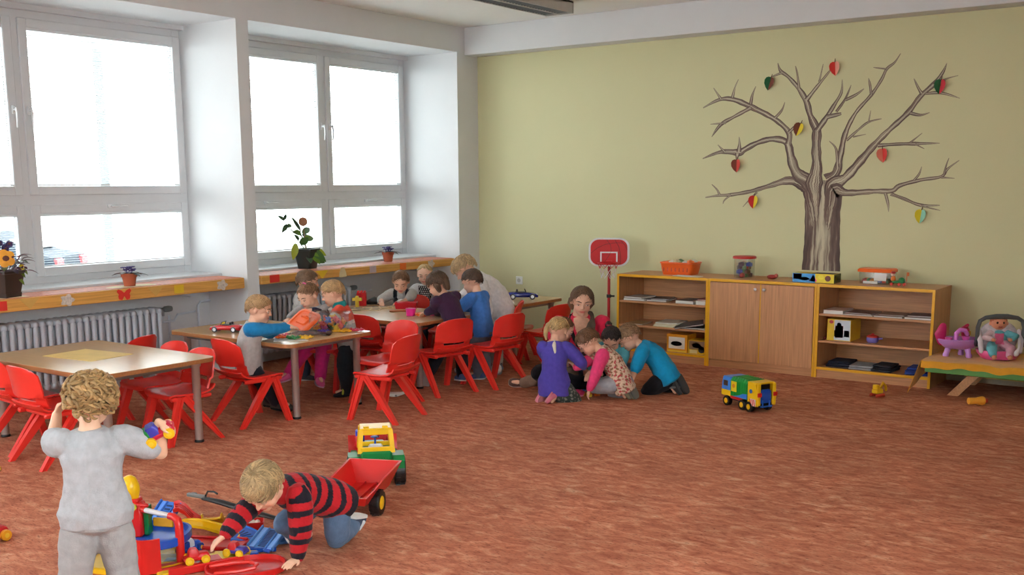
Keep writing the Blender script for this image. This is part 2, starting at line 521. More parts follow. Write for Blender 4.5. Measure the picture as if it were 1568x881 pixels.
shelf_board('thick pine shelf board with red butterfly cutout under the larger left window', 3.235, 5.905, .768, .856,
            [(SQ, P_red, 3.79, .812, 'paper_square'), (FLOW, P_flo, 4.285, .812, 'paper_flower'), (BFLY, P_red, 4.751, .814, 'paper_butterfly'), (TRI, P_tan, 5.03, .815, 'paper_pennant'), (SQ, P_yel, 5.245, .812, 'paper_square'), (FLOW, P_flo, 5.669, .812, 'paper_flower'), (TRI, P_tan, 4.0, .815, 'paper_pennant')])
shelf_board('thick pine shelf board with cream paper bell under the window nearer the corner', 6.09, 8.70, .782, .856,
            [([(x * 1.2, y) for x, y in SQ], P_red, 6.235, .822, 'paper_square'), (TRI, P_yel, 6.80, .82, 'paper_pennant'), (BELL, mat('cream_paper', (226, 206, 160), .7), 7.06, .818, 'paper_bell'), (SQ, P_lil, 7.464, .82, 'paper_square'), (SQ, P_ora, 7.894, .82, 'paper_square'), (FLOW, P_flo, 8.322, .82, 'paper_flower')])
solo('paper_doily', B().lathe([(.16, 0), (.15, .0015)], (0, 0, 0), 22, sx=.6, sy=1.35), mat('cream_doily', (232, 214, 170), .8), 'cream paper mat under the small terracotta violet pot', 'mat', loc=(-7.22, 4.90, .860))

# ------------------------------------------------------------------ radiators
def radiator(label, y0, n, valve_y):
    t = thing('radiator', label, 'radiator', (-7.53, y0 + n * .03, .10))
    H = .545
    b = B()
    for x in (-.065, 0.0, .065):
        b.tube([(x, 0, .03), (x, 0, .06), (x, 0, H - .06), (x, 0, H - .03)], [.016, .019, .019, .016], 10)
    for z in (.035, H - .035):
        b.tube([(-.085, 0, z), (-.07, 0, z), (.07, 0, z), (.085, 0, z)], [.012, .027, .027, .012], 10)
    sec = b.mesh('radiator_section', M_rad, 50)
    for k in range(n):
        o = link('radiator_section', sec, t, (0, (k - n / 2 + .5) * .06, 0))
    for s_ in (-1, 1):
        part('foot', B().box((0, s_ * (n * .03 - .08), -.05), (.10, .03, .10), .004), M_rad, t)
    b = B()
    e = n * .03
    b.cyl((0, e, H - .035), (0, e + .06, H - .035), .013, n=10)
    b.cyl((0, e + .05, H - .035), (.0, e + .05, H - .09), .012, n=10)
    part('valve', b, M_steel, t)
    part('thermostat_knob', B().lathe([(.016, 0), (.024, .01), (.026, .05), (.022, .075), (.012, .08)], (.0, e + .06, H - .035), 14, M.Rotation(R(-90), 3, 'X')), mat('knob_grey', (124, 130, 128), .45), t)
    b = B()
    b.tube([(0, e + .05, H - .09), (-.02, e + .05, H - .13), (-.06, e + .08, H - .15), (-.06, e + .20, H - .15), (-.06, e + .24, H - .10), (-.06, e + .42, H - .09)], .010, 8)
    part('pipe', b, M_rad, t)
radiator('white ribbed radiator below the left window behind the foreground table', 3.42, 32, 0)
radiator('white ribbed radiator below the corner window behind the children', 6.15, 23, 0)
solo('heating_pipe', B().tube([(-7.60, 5.80, .02), (-7.60, 5.80, .60), (-7.60, 5.83, .63), (-7.60, 5.93, .635)], .011, 8).tube([(-7.60, 5.50, .02), (-7.60, 5.50, .545)], .011, 8), M_rad, 'white heating pipe running up the wall recess right of the left radiator', 'pipe')

# ------------------------------------------------------------------ ceiling light
def ceiling_light():
    x0, x1, y0, y1, z0, z1 = -5.65, -5.355, 5.2, 8.28, 3.118, ZC
    t = thing('ceiling_light', 'long grey ceiling lamp with louvre grille, switched off', 'ceiling light', ((x0 + x1) / 2, (y0 + y1) / 2, z1))
    o = V(t.location)
    def p(name, b, m, **k):
        b.v = [tuple(V(q) - o) for q in b.v]; return part(name, b, m, t, 0, **k)
    b = B(); bx(b, x0, x0 + .012, y0, y1, z0, z1); bx(b, x1 - .012, x1, y0, y1, z0, z1); bx(b, x0, x1, y0, y1, z1 - .015, z1)
    bx(b, (x0 + x1) / 2 - .01, (x0 + x1) / 2 + .01, y0, y1, z0, z1)
    p('housing', b, mat('lamp_grey', (196, 194, 190), .4))
    b = B(); bx(b, x0, x1, y1 - .012, y1 + .004, z0 - .002, z1); p('end_cap', b, mat('lamp_grey', (196, 194, 190), .4))
    b = B(); bx(b, x0, x1, y0 - .004, y0 + .012, z0 - .002, z1); p('end_cap', b, mat('lamp_grey', (196, 194, 190), .4))
    b = B(); y = y0 + .04
    while y < y1 - .03:
        bx(b, x0 + .012, x1 - .012, y, y + .004, z0 + .002, z0 + .045); y += .042
    p('louvre', b, M_steel, kind='stuff')
    for xx in ((x0 * .75 + x1 * .25), (x0 * .25 + x1 * .75)):
        p('tube_lamp', B().cyl((xx, y0 + .05, z1 - .035), (xx, y1 - .05, z1 - .035), .013, n=10), mat('tube_white', (240, 240, 236), .3))
ceiling_light()

# wall socket
t = thing('wall_socket', 'white wall socket on the yellow wall above the blue toy car', 'socket', (-6.58, YB, .615))
part('plate', B().box((0, -.006, 0), (.085, .012, .085), .004), mat('socket_white', (235, 235, 230), .3), t)
part('dish', B().lathe([(.022, 0), (.021, .003), (.012, .004)], (0, -.012, 0), 16, M.Rotation(R(90), 3, 'X')), mat('socket_grey', (190, 188, 182), .4), t)

# ------------------------------------------------------------------ tree mural and paper leaves
MURAL = [
[(-3.323,0.856,0.345),(-3.324,1.146,0.315),(-3.329,1.37,0.315),(-3.329,1.527,0.345),(-3.344,1.604,0.299)],
[(-3.483,1.582,0.12),(-3.639,1.639,0.072),(-3.818,1.595,0.041),(-4.001,1.545,0.034),(-4.19,1.514,0.03),(-4.319,1.507,0.021),(-4.449,1.488,0.008)],
[(-4.306,1.514,0.023),(-4.333,1.561,0.018),(-4.387,1.609,0.005)],
[(-4.19,1.514,0.02),(-4.253,1.467,0.013),(-4.27,1.432,0.005)],
[(-3.939,1.538,0.02),(-4.024,1.456,0.01),(-4.072,1.405,0.005)],
[(-3.461,1.616,0.144),(-3.57,1.695,0.101),(-3.627,1.819,0.082),(-3.675,1.966,0.062),(-3.809,2.003,0.05),(-3.954,1.973,0.045),(-4.076,1.915,0.055),(-4.126,1.893,0.065),(-4.304,1.901,0.035),(-4.485,1.844,0.008)],
[(-4.126,1.897,0.05),(-4.123,1.966,0.023),(-4.128,2.031,0.005)],
[(-4.266,1.9,0.026),(-4.337,1.967,0.005)],
[(-4.138,1.886,0.045),(-4.144,1.828,0.02),(-4.122,1.782,0.007)],
[(-3.663,1.954,0.062),(-3.662,2.055,0.048),(-3.791,2.171,0.043),(-4.002,2.281,0.05),(-4.191,2.362,0.045),(-4.331,2.369,0.031),(-4.492,2.303,0.008)],
[(-3.662,2.055,0.034),(-3.598,2.108,0.024),(-3.54,2.128,0.014)],
[(-3.796,2.182,0.029),(-3.734,2.247,0.019),(-3.708,2.316,0.005)],
[(-4.027,2.316,0.034),(-4.013,2.394,0.02),(-3.983,2.467,0.005)],
[(-4.204,2.381,0.03),(-4.182,2.471,0.013),(-4.151,2.537,0.005)],
[(-4.318,2.376,0.025),(-4.393,2.476,0.005)],
[(-4.026,2.282,0.038),(-4.186,2.209,0.03),(-4.312,2.145,0.036),(-4.399,2.039,0.005)],
[(-4.261,2.159,0.021),(-4.415,2.153,0.005)],
[(-3.414,1.616,0.161),(-3.397,1.749,0.091),(-3.408,1.904,0.083),(-3.409,2.036,0.083),(-3.415,2.08,0.083),(-3.473,2.191,0.051),(-3.513,2.314,0.055),(-3.587,2.427,0.037),(-3.685,2.531,0.03),(-3.758,2.586,0.028),(-3.785,2.654,0.005)],
[(-3.746,2.568,0.024),(-3.829,2.544,0.01),(-3.852,2.537,0.005)],
[(-3.583,2.426,0.024),(-3.604,2.548,0.016),(-3.623,2.619,0.005)],
[(-3.513,2.324,0.041),(-3.426,2.429,0.028),(-3.339,2.531,0.018),(-3.307,2.572,0.007)],
[(-3.405,2.471,0.018),(-3.377,2.619,0.004)],
[(-3.41,2.058,0.06),(-3.334,2.164,0.044),(-3.261,2.28,0.032),(-3.209,2.374,0.022),(-3.207,2.48,0.004)],
[(-3.324,2.174,0.046),(-3.201,2.197,0.022)],
[(-3.246,2.214,0.026),(-3.173,2.318,0.02),(-3.128,2.429,0.005)],
[(-3.173,2.308,0.023),(-3.086,2.346,0.026),(-3.017,2.393,0.004)],
[(-3.3,1.637,0.115),(-3.223,1.703,0.078),(-3.195,1.833,0.053),(-3.16,2.028,0.046),(-3.079,2.197,0.031),(-2.955,2.339,0.029),(-2.876,2.46,0.025),(-2.838,2.541,0.025),(-2.777,2.589,0.017),(-2.731,2.658,0.004)],
[(-3.214,1.746,0.032),(-3.232,1.9,0.02),(-3.296,1.971,0.004)],
[(-2.955,2.339,0.025),(-2.97,2.424,0.019),(-2.984,2.477,0.004)],
[(-2.838,2.541,0.017),(-2.949,2.561,0.004)],
[(-3.146,1.973,0.026),(-3.05,2.057,0.018),(-2.966,2.118,0.018),(-2.859,2.141,0.004)],
[(-2.966,2.118,0.013),(-2.953,2.212,0.004)],
[(-3.092,2.0,0.013),(-2.983,2.018,0.004)],
[(-3.252,1.593,0.138),(-3.142,1.658,0.079),(-3.037,1.776,0.075),(-2.913,1.924,0.057),(-2.791,2.048,0.044),(-2.651,2.178,0.046),(-2.555,2.308,0.038),(-2.458,2.395,0.04),(-2.393,2.482,0.024),(-2.364,2.556,0.004)],
[(-2.546,2.328,0.029),(-2.579,2.381,0.02),(-2.614,2.451,0.004)],
[(-2.458,2.395,0.024),(-2.36,2.434,0.011),(-2.271,2.454,0.004)],
[(-2.515,2.327,0.02),(-2.394,2.326,0.024),(-2.248,2.276,0.004)],
[(-2.63,2.178,0.029),(-2.546,2.158,0.02),(-2.474,2.175,0.004)],
[(-2.881,1.923,0.031),(-2.721,1.93,0.025),(-2.575,1.93,0.029),(-2.381,1.929,0.004)],
[(-2.617,1.938,0.017),(-2.524,2.014,0.004)],
[(-2.575,1.926,0.015),(-2.5,1.887,0.004)],
[(-3.227,1.549,0.132),(-3.114,1.531,0.055),(-2.894,1.544,0.04),(-2.743,1.548,0.042),(-2.682,1.591,0.034),(-2.517,1.636,0.029),(-2.355,1.662,0.024),(-2.308,1.724,0.018),(-2.223,1.79,0.004)],
[(-2.796,1.527,0.031),(-2.77,1.441,0.02),(-2.762,1.374,0.004)],
[(-2.569,1.633,0.021),(-2.53,1.685,0.015),(-2.513,1.745,0.004)],
[(-2.335,1.672,0.018),(-2.32,1.755,0.012),(-2.303,1.81,0.004)],
[(-2.355,1.656,0.017),(-2.25,1.647,0.004)],
[(-2.752,1.523,0.029),(-2.634,1.48,0.025),(-2.506,1.432,0.025),(-2.352,1.431,0.006)],
[(-2.505,1.426,0.017),(-2.345,1.389,0.004)]
]
def tree_mat():
    m = bpy.data.materials.new('mural_print'); m.use_nodes = True
    nt = m.node_tree; bs = nt.nodes['Principled BSDF']; N, L = nt.nodes.new, nt.links.new
    bs.inputs['Roughness'].default_value = .7
    uv = N('ShaderNodeUVMap'); uv.uv_map = 'uv'
    sp = N('ShaderNodeSeparateXYZ'); L(uv.outputs['UV'], sp.inputs[0])
    mp = N('ShaderNodeMapping'); mp.inputs['Scale'].default_value = (11, .42, 1); L(uv.outputs['UV'], mp.inputs['Vector'])
    no = N('ShaderNodeTexNoise'); no.inputs['Scale'].default_value = 1.0; no.inputs['Detail'].default_value = 6; no.inputs['Distortion'].default_value = .35
    L(mp.outputs['Vector'], no.inputs['Vector'])
    m1 = N('ShaderNodeMath'); m1.operation = 'SUBTRACT'; m1.inputs[1].default_value = .5; L(sp.outputs['X'], m1.inputs[0])
    m2 = N('ShaderNodeMath'); m2.operation = 'ABSOLUTE'; L(m1.outputs[0], m2.inputs[0])
    m3 = N('ShaderNodeMath'); m3.operation = 'MULTIPLY_ADD'; m3.inputs[1].default_value = -.62; L(m2.outputs[0], m3.inputs[0]); L(no.outputs['Fac'], m3.inputs[2])
    cr = N('ShaderNodeValToRGB'); e = cr.color_ramp.elements
    e[0].position = .14; e[0].color = (*lin((84, 66, 60)), 1); e[1].position = .52; e[1].color = (*lin((204, 194, 166)), 1)
    k = e.new(.34); k.color = (*lin((116, 94, 84)), 1)
    L(m3.outputs[0], cr.inputs['Fac']); L(cr.outputs['Color'], bs.inputs['Base Color'])
    return m
def mural():
    vs, fs, uvs = [], [], []
    tx = MURAL[0][2][0]
    for bi, br in enumerate(MURAL):
        if bi == 0:
            x, z, w = br[-1]; br = br + [(x, z + .02, w * .85), (x, z + .035, w * .5)]
        elif br[0][2] > .075 and br[0][1] < MURAL[0][-1][1] + .03:
            x, z, w = br[0]; br = [(x * .55 + tx * .45, z - .34, .012), (x * .8 + tx * .2, z - .12, w * .6)] + br
        P = [V((x, z)) for x, z, w in br]; W = [w for *_, w in br]
        # resample smoothly
        pts, wid = [], []
        n = len(P)
        for i in range(n - 1):
            p0, p1, p2, p3 = P[max(i - 1, 0)], P[i], P[i + 1], P[min(i + 2, n - 1)]
            for k in range(5):
                t = k / 5
                pts.append(.5 * ((2 * p1) + (p2 - p0) * t + (2 * p0 - 5 * p1 + 4 * p2 - p3) * t * t + (3 * p1 - p0 - 3 * p2 + p3) * t ** 3))
                wid.append(W[i] * (1 - t) + W[i + 1] * t)
        pts.append(P[-1]); wid.append(W[-1])
        base = len(vs); s = 0; depth = YB - .0012 - .00003 * bi
        for i, q in enumerate(pts):
            d = pts[min(i + 1, len(pts) - 1)] - pts[max(i - 1, 0)]
            d = d.normalized() if d.length > 0 else V((0, 1))
            nn = V((-d.y, d.x))
            if i: s += (pts[i] - pts[i - 1]).length
            w = wid[i] * .5 * (1 + (.10 if wid[i] < .12 else .015) * math.sin(s * 47 + bi))
            for e in (-1, 1):
                r = q + nn * w * e
                vs.append((r.x, depth, r.y)); uvs.append((.5 + e * .5 * (1.0 if wid[i] < .12 else 1.0), s * 6 + bi * 3.7))
        for i in range(len(pts) - 1):
            a = base + 2 * i
            fs.append((a, a + 1, a + 3, a + 2))
    me = bpy.data.meshes.new('tree_mural'); me.from_pydata(vs, [], fs)
    ul = me.uv_layers.new(name='uv')
    li = np.zeros(len(me.loops), int); me.loops.foreach_get('vertex_index', li)
    ul.data.foreach_set('uv', np.array(uvs)[li].ravel())
    me.materials.append(tree_mat())
    link('tree_mural', me, None, label='brown leafless tree painted flat on the yellow wall above the cabinets', category='mural')
mural()

HEART = [(0, -.068), (.026, -.045), (.047, -.012), (.050, .018), (.040, .040), (.020, .050), (0, .046)]
def leaf(x, z, cl, cr, label, tilt=0.0):
    t = thing('paper_leaf', label, 'paper leaf', (x, YB - .004, z), group='paper leaves on the tree mural')
    t.rotation_euler = (0, tilt, 0)
    for s_, c in ((-1, cl), (1, cr)):
        b = B(); poly = [(px * s_, pz) for px, pz in HEART]
        a = R(28)
        vs = [(px * math.cos(a), -abs(px) * math.sin(a) - .002, pz) for px, pz in poly]
        vs2 = [(p[0], p[1] - .0012, p[2]) for p in vs]
        n = len(vs)
        b.add(vs + vs2, [tuple(range(n)), tuple(range(n, 2 * n))[::-1]] + [(i, (i + 1) % n, n + (i + 1) % n, n + i) for i in range(n)])
        part('leaf_half', b, mat('leaf_%d_%d_%d' % c, c, .7), t, 0)
    part('stalk', B().tube([(0, -.003, .044), (.004, -.006, .075)], [.004, .003], 6), mat('stalk_brown', (110, 74, 56), .7), t)
GR, DR, PK, YE, OR, TE = (30, 104, 60), (120, 62, 44), (226, 150, 130), (232, 208, 40), (226, 84, 60), (140, 200, 176)
leaf(-3.851, 2.49, GR, DR, 'dark green and brown paper leaf high on the left upper branch', .25)
leaf(-3.27, 2.58, (222, 50, 44), PK, 'red and pink paper leaf at the very top of the tree', -.08)
leaf(-3.569, 2.085, DR, YE, 'brown and yellow paper leaf near the middle left of the tree', .35)
leaf(-4.143, 1.782, (140, 66, 48), (216, 70, 54), 'brown and red paper leaf at the far left middle branch', 0)
leaf(-3.966, 1.457, (214, 46, 40), YE, 'red and yellow paper leaf on the lowest left branch', .1)
leaf(-2.834, 1.848, (228, 130, 106), (220, 56, 46), 'salmon and red paper leaf under the right limb', -.1)
leaf(-2.403, 2.382, GR, (208, 40, 56), 'green and crimson paper leaf at the top right branch tip', .1)
leaf(-2.497, 1.347, YE, TE, 'yellow and turquoise paper leaf on the lowest right branch', .12)

# ------------------------------------------------------------------ tables
def rrect(x0, x1, y0, y1, r, n=6):
    out = []
    for cx, cy, a0 in ((x1 - r, y1 - r, 0), (x0 + r, y1 - r, 90), (x0 + r, y0 + r, 180), (x1 - r, y0 + r, 270)):
        for k in range(n + 1):
            a = R(a0 + 90 * k / n); out.append((cx + r * math.cos(a), cy + r * math.sin(a)))
    return out

def table(label, x0, x1, y0, y1, H=.545):
    cx, cy = (x0 + x1) / 2, (y0 + y1) / 2; hx, hy = (x1 - x0) / 2, (y1 - y0) / 2
    t = thing('table', label, 'table', (cx, cy, 0), 0, 'low beech tables')
    part('tabletop', B().prism(rrect(-hx, hx, -hy, hy, .07), (0, 0, H - .027), (1, 0, 0), (0, 1, 0), (0, 0, .025)), M_ledge, t, 30)
    part('laminate', B().prism(rrect(-hx + .002, hx - .002, -hy + .002, hy - .002, .068), (0, 0, H - .002), (1, 0, 0), (0, 1, 0), (0, 0, .002)), M_ltop, t, 30)
    b = B()
    for s_ in (-1, 1):
        b.box((s_ * (hx - .10), 0, H - .045), (.025, 2 * hy - .22, .035)); b.box((0, s_ * (hy - .11), H - .045), (2 * hx - .2, .025, .035))
    part('under_frame', b, M_steel, t, 0)
    for sx in (-1, 1):
        for sy in (-1, 1):
            px, py = sx * (hx - .075), sy * (hy - .12)
            b = B().lathe([(.026, .012), (.026, H - .06), (.034, H - .05), (.034, H - .027)], (px, py, 0), 18)
            l = part('leg', b, M_chrome, t)
            part('foot_cap', B().lathe([(.029, 0), (.031, .004), (.029, .014), (.027, .016)], (px, py, 0), 18), M_black, l)
T1 = table('nearest beech table with a yellow sheet lying on it', -6.80, -5.475, 3.43, 4.31)
T2 = table('beech table under the tipped box with orange lid', -6.80, -5.47, 4.90, 5.75)
T3 = table('beech table with wooden puzzle boards and pink cup', -6.82, -5.50, 6.25, 7.08)
T4 = table('beech table carrying the blue toy convertible by the yellow wall', -6.92, -5.585, 7.66, 8.50)

# ------------------------------------------------------------------ chairs
def chair_proto(label):
    t = thing('chair', label, 'chair', (0, 0, 0), 0, 'red plastic children chairs')
    us = [-1 + 2 * k / 10 for k in range(11)]
    prof = [(.178, .308, .155), (.172, .325, .168), (.14, .333, .175), (.07, .331, .178), (0, .327, .178), (-.08, .327, .176), (-.13, .335, .173), (-.160, .352, .170), (-.172, .372, .168)]
    g = [[(u * w, y - (.012 * u * u if i < 2 else 0), z + .010 * abs(u) ** 4 - .006 * (1 - u * u) * (2 < i < 6)) for u in us] for i, (y, z, w) in enumerate(prof)]
    part('seat', B().shell(g, .011), M_chair, t, 60)
    prof = [(-.168, .352, .172), (-.178, .378, .172), (-.184, .392, .173), (-.187, .412, .175), (-.200, .424, .180), (-.203, .45, .182), (-.212, .50, .180), (-.224, .55, .174), (-.236, .585, .164), (-.240, .600, .145)]
    g = [[(u * w, y + .045 * u * u - (.0 if i < 4 else .006), z - (.020 * u ** 4 if i >= 8 else 0) + (.012 * (u * u - 1) if i == 4 else 0)) for u in us] for i, (y, z, w) in enumerate(prof)]
    part('backrest', B().shell(g, -.012, {(i, j) for i in (2,) for j in range(2, 8)}), M_chair, t, 60)
    b = B()
    b.box((0, .06, .307), (.30, .05, .03), .006); b.box((0, -.10, .305), (.27, .03, .022), .006)
    for s_ in (-1, 1):
        b.box((s_ * .155, .0, .308), (.03, .30, .03), .008)
    part('seat_frame', b, M_chair, t)
    def leg(a, c, w0, w1, out):
        a, c = V(a), V(c); d = (c - a).normalized(); side = V((out, 0, 0)); side = (side - d * side.dot(d)).normalized(); fw = d.cross(side)
        prof = [(-.5, -.45), (.5, -.45), (.5, .45), (.22, .45), (.16, .2), (-.16, .2), (-.22, .45), (-.5, .45)]
        rings = []
        for q, w in ((a, w0), (a.lerp(c, .5), (w0 + w1) / 2), (c, w1)):
            ring = [q + fw * x * w + side * y * w * .8 for x, y in prof]
            if q is c:
                ring = [V((p.x, p.y, 0)) for p in ring]
            rings.append(ring)
        return B().loft(rings)
    for s_ in (-1, 1):
        part('leg', leg((s_ * .158, .085, .318), (s_ * .183, .185, 0), .050, .042, s_), M_chair, t, 30)
        part('leg', leg((s_ * .160, .055, .318), (s_ * .188, -.200, 0), .050, .042, s_), M_chair, t, 30)
    return t
CH = chair_proto('red plastic chair under the boy with blue sleeves')
def place_chair(x, y, fx, fy, label, sc=1.0, first=False):
    rz = math.atan2(-fx, fy)
    if first:
        CH.location = (x, y, 0); CH.rotation_euler = (0, 0, rz); return CH
    return copy_tree(CH, (x, y, 0), rz, label, None, sc)
place_chair(-5.76, 4.80, .12, 1, '', first=True)
place_chair(-5.06, 5.42, -1, -.16, 'empty red plastic chair nearest the green tractor, its pale seat in the light')
place_chair(-5.35, 6.38, -1, .24, 'red plastic chair in front of the child in the dark purple sweater')
place_chair(-5.20, 6.87, -1, .12, 'red plastic chair in front of the boy in the blue sweater')
place_chair(-5.42, 5.80, -.1, -1, 'red plastic chair facing the camera behind the empty chair, tucked at the orange-lid table')
place_chair(-5.98, 6.33, 0, 1, 'red plastic chair behind the boy in teal collar, its back towards the puzzle table')
place_chair(-6.34, 3.50, .10, 1, 'red plastic chair, farther left of two at the near edge of the nearest table')
place_chair(-5.88, 3.42, .05, 1, 'red plastic chair beside the toddler at the near edge of the nearest table')
place_chair(-5.72, 4.18, -.12, -1, 'red plastic chair behind the chrome corner leg under the nearest table', .95)
place_chair(-6.12, 4.27, -.1, -1, 'red plastic chair half hidden under the far edge of the nearest table', .95)
place_chair(-6.71, 4.44, -.9, -.3, 'red plastic chair standing by the left radiator, only its back showing', .96)
place_chair(-6.22, 5.98, .25, -1, 'red plastic chair under the girl in pink trousers')
place_chair(-6.56, 7.30, .3, -1, 'red plastic chair under the boy with the panda vest')
place_chair(-6.06, 7.36, .45, -.9, 'red plastic chair at the far corner of the puzzle table by the polka dot bib')
place_chair(-5.86, 8.08, .9, .35, 'red plastic chair pushed under the table with the blue toy car', .86)
place_chair(-5.38, 7.86, -1, .1, 'red plastic chair at the blue car table, behind the woman in pinkish red', .95)
place_chair(-5.66, 7.52, -.8, -.5, 'red plastic chair under the woman in the white sweater')

# ------------------------------------------------------------------ cabinets
YC = 8.64
def open_cabinet(label, x0, x1, last):
    t = thing('cabinet', label, 'cabinet', ((x0 + x1) / 2, YC, 0)); o = V(t.location)
    def p(name, b, m, **k):
        b.v = [tuple(V(q) - o) for q in b.v]; return part(name, b, m, t, 0, **k)
    for a in (x0, x1 - .02):
        p('side_panel', bx(B(), a, a + .02, YC + .002, 9.13, 0, .765), M_beechz)
        p('edge_strip', bx(B(), a - .001, a + .021, YC - .003, YC + .002, 0, .785, .001), M_edge)
    p('top_panel', bx(B(), x0, x1, YC + .002, 9.13, .765, .787), M_beech)
    p('edge_strip', bx(B(), x0 + .02, x1 - .02, YC - .003, YC + .002, .764, .788, .001), M_edge)
    p('back_panel', bx(B(), x0 + .02, x1 - .02, 9.115, 9.128, .07, .765), M_beech)
    for z in (.315, .540):
        p('shelf', bx(B(), x0 + .02, x1 - .02, YC + .012, 9.115, z - .018, z, .001), M_beech)
    p('bottom_panel', bx(B(), x0 + .02, x1 - .02, YC + .002, 9.115, .07, .09), M_beech)
    p('edge_strip', bx(B(), x0 + .02, x1 - .02, YC - .003, YC + .002, .069, .091, .001), M_edge)
    p('plinth', bx(B(), x0 + .02, x1 - .02, YC + .012, YC + .03, 0, .07), M_beech)
    return t
open_cabinet('open yellow-edged shelf cabinet beside the basketball hoop', -5.085, -4.152, 0)
open_cabinet('open yellow-edged shelf cabinet next to the yellow covered bench', -3.160, -2.215, 1)
t = thing('cupboard', 'closed beech cupboard with two doors between the open shelf cabinets', 'cupboard', (-3.656, YC, 0)); o = V(t.location)
def p(name, b, m, par=t, **k):
    b.v = [tuple(V(q) - o) for q in b.v]; return part(name, b, m, par, 0, **k)
x0, x1 = -4.150, -3.162
for a in (x0, x1 - .02):
    p('side_panel', bx(B(), a, a + .02, YC + .002, 9.13, 0, .765), M_beechz)
    p('edge_strip', bx(B(), a - .0, a + .020, YC - .003, YC + .002, 0, .785, .001), M_edge)
p('top_panel', bx(B(), x0, x1, YC + .002, 9.13, .765, .787), M_beech)
p('edge_strip', bx(B(), x0 + .02, x1 - .02, YC - .003, YC + .002, .764, .788, .001), M_edge)
p('back_panel', bx(B(), x0 + .02, x1 - .02, 9.115, 9.128, .02, .765), M_beech)
p('plinth', bx(B(), x0 + .02, x1 - .02, YC + .012, YC + .03, 0, .068), M_beech)
for k, (a, c) in enumerate(((-4.128, -3.660), (-3.650, -3.184))):
    d = p('door', bx(B(), a, c, YC - .012, YC + .006, .072, .760, .0015), M_beechz)
    kx = c - .035 if k == 0 else a + .035
    kb = B().lathe([(.006, 0), (.006, .012), (.013, .016), (.014, .024), (.009, .027)], (0, 0, 0), 14, M.Rotation(R(90), 3, 'X'))
    kn = part('knob', kb, M_chrome, d, 40); kn.location = V((kx, YC - .012, .715)) - o
p('edge_strip', bx(B(), -3.6595, -3.6505, YC - .010, YC - .002, .072, .76), M_edge)

# ------------------------------------------------------------------ books and boxes on the shelves
def book(x, y, z, w, d, h, rz, cover, label, group, spine=None):
    t = thing('book', label, 'book', (x, y, z), rz, group)
    part('pages', B().box((0, .002, h / 2), (w - .008, d - .008, h - .005)), M_paper, t, 0)
    b = B().box((0, 0, h - .0012), (w, d, .0024)).box((0, 0, .0012), (w, d, .0024)).box((0, d / 2 - .0012, h / 2), (w, .0024, h - .002))
    part('cover', b, mat('cover_%d_%d_%d' % cover, cover, .45, var=.18, scale=14), t, 0)
    return t
gL1, gL2, gR1 = 'books on the upper left shelf', 'books on the middle left shelf', 'books on the upper right shelf'
z = .540
book(-4.93, 8.80, z, .22, .26, .020, .05, (120, 104, 96), 'grey picture book at the left end of the upper left shelf, underneath', gL1)
book(-4.93, 8.80, z + .020, .20, .24, .014, -.1, (196, 190, 180), 'pale picture book lying on the grey one at the upper left shelf end', gL1)
book(-4.72, 8.84, z, .20, .26, .016, .1, (84, 72, 66), 'dark picture book second from left on the upper left shelf', gL1)
book(-4.71, 8.84, z + .016, .18, .23, .010, .25, (62, 56, 54), 'black picture book lying on the dark one on the upper left shelf', gL1)
book(-4.40, 8.80, z, .19, .24, .030, -.05, (130, 120, 108), 'thick grey-brown book right of centre on the upper left shelf', gL1)
book(-4.235, 8.79, z, .12, .22, .036, .0, (216, 206, 190), 'thick white book at the right end of the upper left shelf', gL1)
book(-4.235, 8.80, z + .036, .11, .20, .012, .04, (190, 92, 84), 'thin red book on top of the thick white one', gL1)
z = .315
book(-4.93, 8.78, z, .18, .24, .010, .1, (190, 160, 110), 'tan booklet at the left end of the middle left shelf', gL2)
for k in range(4):
    book(-4.60 + .004 * k, 8.79, z + .0105 * k, .22, .26, .0105, .05 * (k - 1), [(220, 205, 120), (232, 224, 190), (206, 184, 96), (236, 230, 206)][k], 'cream and yellow booklet, number %s from below in the stack on the middle left shelf' % ['one', 'two', 'three', 'four'][k], gL2)
tb = book(-4.39, 8.76, z + .02, .26, .22, .012, .5, (110, 108, 104), 'grey photo magazine lying tilted beside the booklet stack', gL2); tb.rotation_euler = (.06, -.16, .45); tb.location.z = z + .024
book(-4.36, 8.80, z, .24, .28, .014, .2, (64, 62, 62), 'dark magazine beneath the tilted photo magazine', gL2)
book(-4.22, 8.77, z, .11, .2, .006, -.2, (206, 200, 190), 'thin white booklet at the right end of the middle left shelf', gL2)
z = .540
book(-3.03, 8.80, z, .17, .26, .032, .0, (226, 206, 190), 'thick pale book at the left end of the upper right shelf', gR1)
book(-2.83, 8.79, z, .24, .26, .012, .06, (146, 112, 98), 'brown picture book second from left on the upper right shelf', gR1)
book(-2.82, 8.80, z + .012, .22, .24, .009, -.06, (120, 86, 76), 'dark brown picture book lying on the second book', gR1)
book(-2.58, 8.79, z, .23, .26, .014, .02, (134, 104, 92), 'brown picture book third along the upper right shelf', gR1)
book(-2.57, 8.80, z + .014, .20, .22, .008, .1, (150, 116, 96), 'small brown picture book lying on the third book', gR1)
book(-2.345, 8.79, z, .21, .26, .018, .0, (132, 110, 104), 'grey-brown picture book at the right end of the upper right shelf', gR1)
book(-2.345, 8.80, z + .018, .19, .22, .012, .06, (104, 84, 80), 'dark picture book topmost at the right end of the upper right shelf', gR1)

